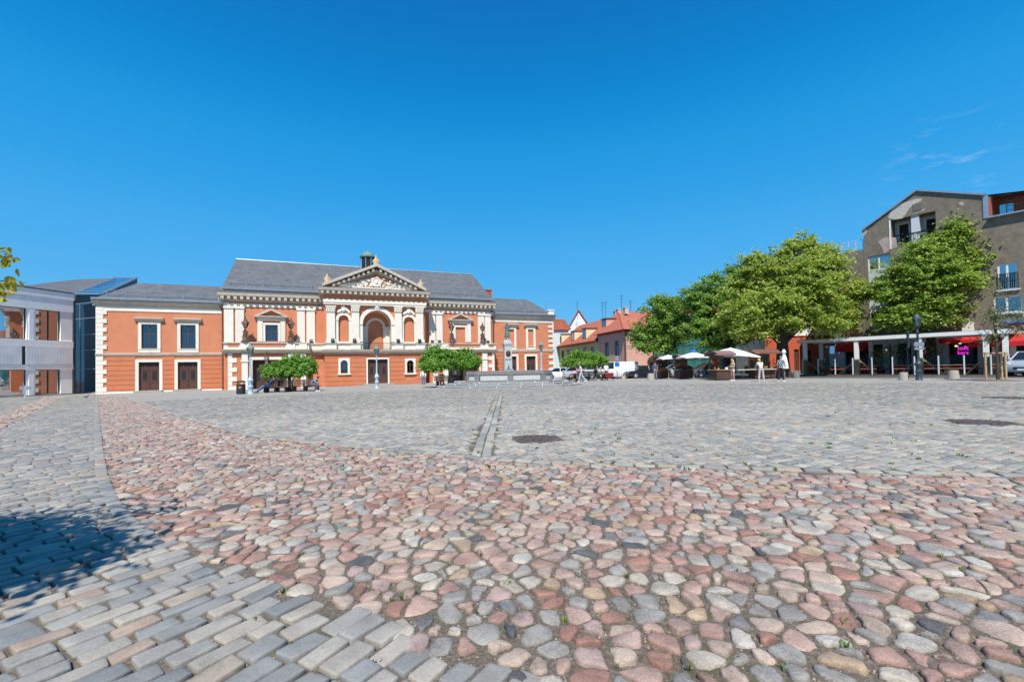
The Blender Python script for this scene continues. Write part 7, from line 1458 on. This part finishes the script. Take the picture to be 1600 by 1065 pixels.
car('white saloon car parked beyond the theatre corner', cpos(877, 590, 56), RAD(185), wp); car('silver car behind the woman with the pushchair', cpos(906, 590, 55), RAD(187), sp_, 'hatch')
car('silver grey car with dark windows beside the white van', cpos(935, 590, 54), RAD(200), sp_, 'suv'); car('white delivery van with its rear doors facing the square', cpos(962, 590, 53), RAD(-28), wp, 'van', 'van')
car('black saloon car parked in front of the pink house', cpos(1006, 590, 52), RAD(12), bp_); car('silver saloon between the two leftmost stalls', cpos(1058, 590, 51), RAD(10), sp_)
car('dark grey hatchback left of the largest stall', cpos(1107, 590, 49), RAD(8), dp, 'hatch'); car('pale grey car cut by the right edge of the photo', cpos(1618, 588, 31.0), RAD(28), carpaint('pale_grey_car_paint', (.5, .53, .56)), 'suv')
# ------------------------------------------------------------------ people
def skin_mesh(joints, bones, rad, sub=1, root='pelvis'):
    """one continuous surface grown over a joint graph"""
    names = [n for n in joints if any(n in b for b in bones)]; ix = {n: i for i, n in enumerate(names)}
    me = bpy.data.meshes.new('tmp'); me.from_pydata([tuple(joints[n]) for n in names], [(ix[a], ix[b]) for a, b in bones], []); o = bpy.data.objects.new('tmp', me); COL.objects.link(o)
    sk = o.modifiers.new('skin', 'SKIN'); sk.use_smooth_shade = True
    import bmesh
    bm = bmesh.new(); bm.from_mesh(me); ly = bm.verts.layers.skin.verify(); bm.verts.ensure_lookup_table()
    for n, i in ix.items(): r = rad[n]; bm.verts[i][ly].radius = r if isinstance(r, tuple) else (r, r); bm.verts[i][ly].use_root = (n == root)
    bm.to_mesh(me); bm.free(); s = o.modifiers.new('sub', 'SUBSURF'); s.levels = sub; s.render_levels = sub
    out = bpy.data.meshes.new_from_object(o.evaluated_get(bpy.context.evaluated_depsgraph_get())); bpy.data.objects.remove(o); v = [tuple(q.co) for q in out.vertices]; f = [tuple(p.vertices) for p in out.polygons]; bpy.data.meshes.remove(out); return v, f
BASE = dict(pelvis=(0, 0, .96), waist=(0, 0, 1.10), chest=(0, 0, 1.30), neck0=(0, 0, 1.46), neck=(0, -.01, 1.54), jaw=(0, -.03, 1.60), head=(0, -.02, 1.69), crown=(0, 0, 1.75),
            shL=(-.17, 0, 1.41), elL=(-.23, .02, 1.14), wrL=(-.24, -.07, .90), haL=(-.24, -.10, .83), shR=(.17, 0, 1.41), elR=(.23, .02, 1.14), wrR=(.24, -.07, .90), haR=(.24, -.10, .83),
            hiL=(-.09, 0, .92), knL=(-.10, -.02, .50), anL=(-.10, .03, .09), toL=(-.12, -.13, .035), hiR=(.09, 0, .92), knR=(.10, -.02, .50), anR=(.10, .03, .09), toR=(.12, -.13, .035))
RADI = dict(pelvis=(.14, .10), waist=(.125, .09), chest=(.15, .105), neck0=(.07, .065), neck=(.052, .052), jaw=(.062, .072), head=(.076, .09), crown=(.052, .06), shL=.062, elL=.043, wrL=.03, haL=(.034, .016), shR=.062, elR=.043, wrR=.03, haR=(.034, .016),
            hiL=.092, knL=.06, anL=.04, toL=.032, hiR=.092, knR=.06, anR=.04, toR=.032)
SPINE = [('pelvis', 'waist'), ('waist', 'chest'), ('chest', 'neck0'), ('neck0', 'neck'), ('neck', 'jaw'), ('jaw', 'head'), ('head', 'crown')]
def limb(s): return [('chest', 'sh'+s), ('sh'+s, 'el'+s), ('el'+s, 'wr'+s), ('wr'+s, 'ha'+s)]
def leg(s): return [('pelvis', 'hi'+s), ('hi'+s, 'kn'+s), ('kn'+s, 'an'+s), ('an'+s, 'to'+s)]
SKIN = cols('skin', (.52, .31, .22), var=.06); 
def cloth(n, c, **k): return cols(n, c, rough=.9, **k)
def person(label, loc, rz, pose=None, top=None, bottom=None, sleeve='short', legs='long', hair=None, hairlen=0, shoe=None, hat=None, h=1.0, skirt=False, group=None):
    t = thing('person', label, 'person', loc, rz, group); t.scale = (h, h, h); J = dict(BASE); J.update(pose or {}); J = {k: Vector(v) for k, v in J.items()}
    v, f = skin_mesh(J, SPINE+limb('L')+limb('R')+leg('L')+leg('R'), RADI); m = MB(); m.add(v, f)
    hd = J['head']; fw = (J['jaw']-J['neck0']); fx = Vector((0, -1, 0)) if 'face' not in J else J['face'].normalized()
    m.ball(hd+fx*.092+Vector((0, 0, -.02)), (.013, .018, .022), 6, 4); sd = fx.cross(Vector((0, 0, 1)))
    for s in (-1, 1): m.ball(hd+sd*s*.077+Vector((0, 0, -.015)), (.014, .014, .03), 6, 4); m.ball(hd+fx*.078+sd*s*.032+Vector((0, 0, .012)), (.012, .012, .009), 6, 4)
    m.ball(hd+fx*.078+Vector((0, 0, -.062)), (.022, .012, .007), 6, 4)
    for s in 'LR':
        w, p = J['wr'+s], J['ha'+s]; d = (p-w).normalized(); sx = d.cross(Vector((0, 1, 0))); sx = sx.normalized() if sx.length > .1 else Vector((1, 0, 0)); cu = sx.cross(d)
        for k, (o_, l) in enumerate(((-.026, .062), (-.009, .074), (.009, .07), (.025, .055))): b = p+sx*o_; m.tube([b-d*.01, b+d*l*.5+cu*.006, b+d*l*.82+cu*.022], [.0095, .0085, .0065], 5)
        b = w+d*.02+sx*.03*(1 if s == 'L' else -1); m.tube([b, b+d*.035+sx*.018*(1 if s == 'L' else -1), b+d*.065+cu*.012+sx*.012*(1 if s == 'L' else -1)], [.011, .0095, .007], 5)
    body = m.build('body', SKIN, t, True)
    if top:
        R = {k: (tuple(x+.022 for x in r) if isinstance(r, tuple) else r+.02) for k, r in RADI.items()}; J2 = dict(J); b = [('pelvis', 'waist'), ('waist', 'chest'), ('chest', 'neck0')]; R['neck0'] = (.075, .07)
        for s in 'LR':
            if sleeve == 'short': J2['el'+s] = J['sh'+s].lerp(J['el'+s], .62); b += [('chest', 'sh'+s), ('sh'+s, 'el'+s)]
            elif sleeve == 'long': J2['wr'+s] = J['el'+s].lerp(J['wr'+s], .92); b += [('chest', 'sh'+s), ('sh'+s, 'el'+s), ('el'+s, 'wr'+s)]
        v, f = skin_mesh(J2, b, R); m = MB(); m.add(v, f); m.build('shirt', top, t, True)
    if bottom:
        R = {k: (tuple(x+.016 for x in r) if isinstance(r, tuple) else r+.02) for k, r in RADI.items()}; J2 = dict(J); J2['waist'] = J['pelvis'].lerp(J['waist'], .5); b = [('pelvis', 'waist')]; R['anL'] = R['anR'] = .068; R['knL'] = R['knR'] = .086
        for s in 'LR':
            if legs == 'long': b += [('pelvis', 'hi'+s), ('hi'+s, 'kn'+s), ('kn'+s, 'an'+s)]
            else: J2['kn'+s] = J['hi'+s].lerp(J['kn'+s], .62); b += [('pelvis', 'hi'+s), ('hi'+s, 'kn'+s)]
        v, f = skin_mesh(J2, b, R); m = MB(); m.add(v, f); m.build('trousers' if legs == 'long' else 'shorts', bottom, t, True)
    if hair:
        m = MB(); m.ball(hd-fx*.016+Vector((0, 0, .022)), (.092, .098, .098), 12, 8)
        if hairlen: q = hd-fx*.075; m.tube([q+Vector((0, 0, .04)), q-fx*.03+Vector((0, 0, -hairlen*.45)), q-fx*.02+Vector((0, 0, -hairlen))], [.085, .09, .05], 10)
        m.build('hair', hair, t, True)
    if hat: m = MB(); m.lathe([(.10, .035), (.103, .06), (.09, .12), (.03, .14)], hd-fx*.0, 14); m.rbox(hd+fx*.12+Vector((0, 0, .045)), (.14, .12, .012), math.atan2(fx.x, -fx.y)); m.build('cap', hat, t, True)
    for s in 'LR':
        a, b = J['an'+s], J['to'+s]; d = (b-a); d.z = 0; d = d.normalized() if d.length > .02 else Vector((0, -1, 0)); c = a+Vector((0, 0, -.055)); m = MB(); m.tube([c-d*.07, c, c+d*.11, c+d*.19], [.035, .05, .046, .028], 8); m.build('shoe', shoe or M['white'], t, True)
    return t
whitec, jeans, navy, cream_, dark = cloth('white_cotton', (.78, .77, .74)), cloth('blue_denim', (.11, .19, .33)), cloth('navy_cotton', (.035, .07, .19)), cloth('cream_linen', (.66, .60, .50)), cloth('black_cloth', (.02, .02, .024))
blond, brownh, greyh = cols('blond_hair', (.55, .38, .17)), cols('dark_hair', (.035, .022, .016)), cols('grey_hair', (.4, .39, .37))
SEAT = dict(pelvis=(0, 0, .56), waist=(0, .04, .72), chest=(0, .05, .92), neck0=(0, .05, 1.08), neck=(0, .04, 1.15), jaw=(0, .01, 1.21), head=(0, .02, 1.30), crown=(0, .04, 1.36), shL=(-.17, .05, 1.03), shR=(.17, .05, 1.03), elL=(-.24, .02, .76), elR=(.24, .02, .76), wrL=(-.14, -.22, .66), wrR=(.14, -.22, .66), haL=(-.10, -.30, .65), haR=(.10, -.30, .65),
            hiL=(-.10, -.02, .55), hiR=(.10, -.02, .55), knL=(-.13, -.45, .54), knR=(.13, -.45, .54), anL=(-.13, -.42, .10), anR=(.13, -.42, .10), toL=(-.14, -.58, .035), toR=(.14, -.58, .035))
def gpt(x, y): g = G(x, y); return (g[0], g[1], g[2])
rec = dict(SEAT); rec.update(chest=(0, .20, .88), neck0=(0, .30, 1.0), neck=(0, .33, 1.06), jaw=(0, .32, 1.13), head=(0, .34, 1.21), crown=(0, .37, 1.27), waist=(0, .08, .70), shL=(-.17, .26, .97), shR=(.17, .26, .97), elL=(-.25, .12, .76), elR=(.25, .12, .76), wrL=(-.10, -.1, .72), wrR=(.10, -.1, .72), haL=(-.06, -.17, .70), haR=(.06, -.17, .70), knL=(-.12, -.5, .48), knR=(.12, -.48, .50), anL=(-.14, -.95, .12), anR=(.14, -.92, .12), toL=(-.15, -1.08, .10), toR=(.15, -1.05, .10))
person('man in navy jacket and jeans reclining with legs stretched on the bench', gpt(421.5, 613), RAD(-84), rec, navy, jeans, 'long', hair=brownh, shoe=dark)
hun = dict(SEAT); hun.update(waist=(0, -.04, .72), chest=(0, -.22, .86), neck0=(0, -.36, .96), neck=(0, -.42, 1.0), jaw=(0, -.50, 1.0), head=(0, -.52, 1.08), crown=(0, -.52, 1.14), shL=(-.17, -.28, .94), shR=(.17, -.28, .94), elL=(-.2, -.42, .68), elR=(.2, -.42, .68), wrL=(-.06, -.6, .72), wrR=(.06, -.6, .72), haL=(-.03, -.66, .74), haR=(.03, -.66, .74))
person('man in a pale blue shirt hunched forward at the bench end', gpt(487.5, 611.3), RAD(86), hun, cloth('pale_blue_shirt', (.20, .32, .48)), cloth('grey_trousers', (.12, .13, .15)), hair=brownh)
person('person in white top and jeans standing under the edge of the twin domed tree', gpt(661.5, 602.8), RAD(10), None, whitec, jeans, 'long', hair=brownh, h=.97)
for x, y, l, r in ((690.5, 602.5, 'person in black sitting upright at the left end of the shaded bench', 10), (712, 602, 'person in black sitting behind the fountain corner', -15)): person(l, gpt(x, y), RAD(r), SEAT, dark, dark, 'long', hair=brownh, shoe=dark)
# woman pushing a pushchair, mid stride to the left
stride = dict(face=(-1, 0, 0), pelvis=(0, 0, .93), hiL=(0, -.09, .90), hiR=(0, .09, .90), knL=(-.17, -.09, .53), anL=(-.22, -.09, .12), toL=(-.37, -.09, .06), knR=(.14, .09, .50), anR=(.46, .09, .17), toR=(.38, .09, .04), waist=(-.02, 0, 1.08), chest=(-.05, 0, 1.29), neck0=(-.08, 0, 1.44), neck=(-.10, 0, 1.51), jaw=(-.135, 0, 1.57), head=(-.13, 0, 1.66), crown=(-.11, 0, 1.72), shL=(-.07, -.17, 1.39), shR=(-.07, .17, 1.39), elL=(-.14, -.22, 1.14), elR=(-.14, .22, 1.14), wrL=(-.40, -.16, 1.06), wrR=(-.40, .16, 1.06), haL=(-.47, -.15, 1.06), haR=(-.47, .15, 1.06))
person('woman in pink cap, white top and pale jeans pushing a pushchair', gpt(908.5, 597), 0, stride, whitec, cloth('pale_jeans', (.42, .52, .58)), hair=brownh, hairlen=.2, hat=cloth('pink_cap', (.55, .22, .22)))
g = gpt(896, 597); t = thing('pushchair', 'dark three wheeled pushchair with a pink clad child', 'pushchair', g, 0)
m = MB()
for s in (-.2, .2): m.tube([(.28, s, 1.04), (.05, s, .62), (-.3, s, .22)], .018, 6); m.tube([(.32, s, .15), (.0, s, .55)], .018, 6)
m.tube([(.28, -.2, 1.04), (.30, 0, 1.06), (.28, .2, 1.04)], .022, 6); m.build('frame', M['black'], t)
for x, s in ((.32, -.24), (.32, .24), (-.34, -.1), (-.34, .1)): m = MB(); m.tube([(x, s-.025, .14), (x, s+.025, .14)], .14, 16); m.build('wheel', M['black'], t, True)
m = MB(); m.add([(-.28, -.2, .42), (.1, -.2, .48), (.22, -.2, .95), (-.28, .2, .42), (.1, .2, .48), (.22, .2, .95), (.14, -.2, .42), (.14, .2, .42)], [(0, 1, 4, 3), (1, 2, 5, 4), (0, 3, 7, 6), (2, 6, 7, 5)]); m.build('seat', dark, t)
m = MB(); m.lathe([(.27, 0), (.25, .12), (.17, .22), (.02, .27)], (.1, 0, .82), 14); m.build('hood', cloth('pink_hood', (.62, .30, .34)), t, True)
m = MB(); m.box(-.1, .24, -.17, .17, .2, .3); m.build('basket', cloth('olive_yellow_bag', (.35, .32, .08)), t)
g = gpt(896, 597); kid = dict(SEAT); person('small child in pink seated in the pushchair', (g[0]-.02, g[1], g[2]+.24), RAD(-90), SEAT, cloth('pink_top', (.65, .35, .38)), dark, 'long', hair=brownh, h=.46)
person('man in a white shirt standing behind the red cloth table', gpt(947.5, 594), RAD(-10), None, whitec, dark, hair=brownh)
person('person in dark blue sitting by the grey car beside the clipped tree', gpt(931.5, 594), RAD(30), SEAT, navy, dark, 'long', hair=brownh)
rea = dict(wrR=(.22, -.30, 1.08), elR=(.24, -.05, 1.12), haR=(.21, -.37, 1.06))
person('man in blue shirt and grey trousers seen from behind at the leftmost stall', gpt(1024, 592.8), RAD(165), rea, cloth('royal_blue_shirt', (.05, .10, .25)), cloth('slate_trousers', (.17, .19, .23)), hair=brownh, shoe=dark)
phone = dict(elL=(-.2, -.06, 1.16), wrL=(-.12, -.28, 1.16), haL=(-.09, -.35, 1.18), elR=(.2, -.06, 1.16), wrR=(.08, -.28, 1.14), haR=(.05, -.35, 1.16), jaw=(0, -.05, 1.59), head=(0, -.05, 1.67))
person('blonde woman in olive top and pale shorts looking down beside the largest stall', gpt(1145.5, 594.5), RAD(-75), phone, cloth('olive_print', (.30, .26, .12), c2=(.5, .45, .3), scale=30), cloth('pale_pink_shorts', (.65, .52, .48)), legs='short', hair=blond, hairlen=.42, h=.97)
lean = dict(pelvis=(0, .04, .94), hiL=(-.1, .04, .9), hiR=(.1, .04, .9), waist=(0, -.02, 1.07), chest=(0, -.15, 1.25), neck0=(0, -.24, 1.38), neck=(0, -.28, 1.44), jaw=(0, -.33, 1.48), head=(0, -.34, 1.57), crown=(0, -.33, 1.63), shL=(-.17, -.19, 1.34), shR=(.17, -.19, 1.34), elL=(-.24, -.30, 1.10), elR=(.24, -.30, 1.10), wrL=(-.2, -.5, .98), wrR=(.2, -.5, .98), haL=(-.19, -.58, .96), haR=(.19, -.58, .96), knL=(-.13, .0, .5), anL=(-.17, .05, .09), knR=(.13, 0, .5), anR=(.17, .05, .09), toL=(-.2, -.1, .035), toR=(.2, -.1, .035))
woman = person('blonde woman in white top and pale trousers leaning over the stall', gpt(1189.5, 595.6), RAD(172), lean, cloth('white_jersey', (.60, .57, .48)), cloth('pale_trousers', (.46, .42, .39)), hair=blond, hairlen=.12)
g = gpt(1184.5, 595.2); m = MB(); m.ball((0, 0, .13), (.06, .15, .15), 10, 8); m.tube([(0, -.08, .25), (.05, -.05, .5), (.12, 0, .66), (.12, .08, .62), (.05, .1, .4), (0, .08, .25)], .014, 5); o = m.build('shoulder_bag', cols('tan_leather', (.42, .13, .035)), None, True); o.location = (g[0], g[1], g[2]+.80); tag(o, 'tan leather shoulder bag hanging at the side of the woman in white', 'bag')
plaid = tilemat('blue_plaid', (.55, .66, .70), (.14, .22, .30), (.05, .08, .12), .11, .11, 'XZ', .9, gap=.02)
look = dict(face=(-.5, -1, 0), elL=(-.22, -.05, 1.15), wrL=(-.2, -.3, 1.05), haL=(-.19, -.37, 1.03), jaw=(0, -.05, 1.585), head=(-.01, -.06, 1.67), knL=(-.11, 0, .5), anL=(-.14, .0, .09), toL=(-.18, -.15, .035), anR=(.16, .05, .09), knR=(.12, 0, .5), toR=(.2, -.1, .035))
person('man in navy cap, blue plaid shirt and black trousers at the stall', gpt(1221, 595.6), RAD(135), look, plaid, dark, hair=greyh, hat=cloth('navy_cap', (.02, .03, .07)), h=1.03)
person('seated vendor in a mustard jacket by the white table', gpt(1167, 591.2), RAD(20), SEAT, cloth('mustard_jacket', (.42, .27, .03)), dark, 'long', hair=greyh)
person('vendor in a blue top seated behind the stall of the two customers', gpt(1183, 590.3), RAD(0), SEAT, cloth('steel_blue_top', (.16, .24, .38)), dark, 'long', hair=brownh)
person('grey haired vendor in dark blue behind the largest stall', gpt(1126, 591.5), RAD(0), None, navy, dark, 'long', hair=greyh, h=.93)
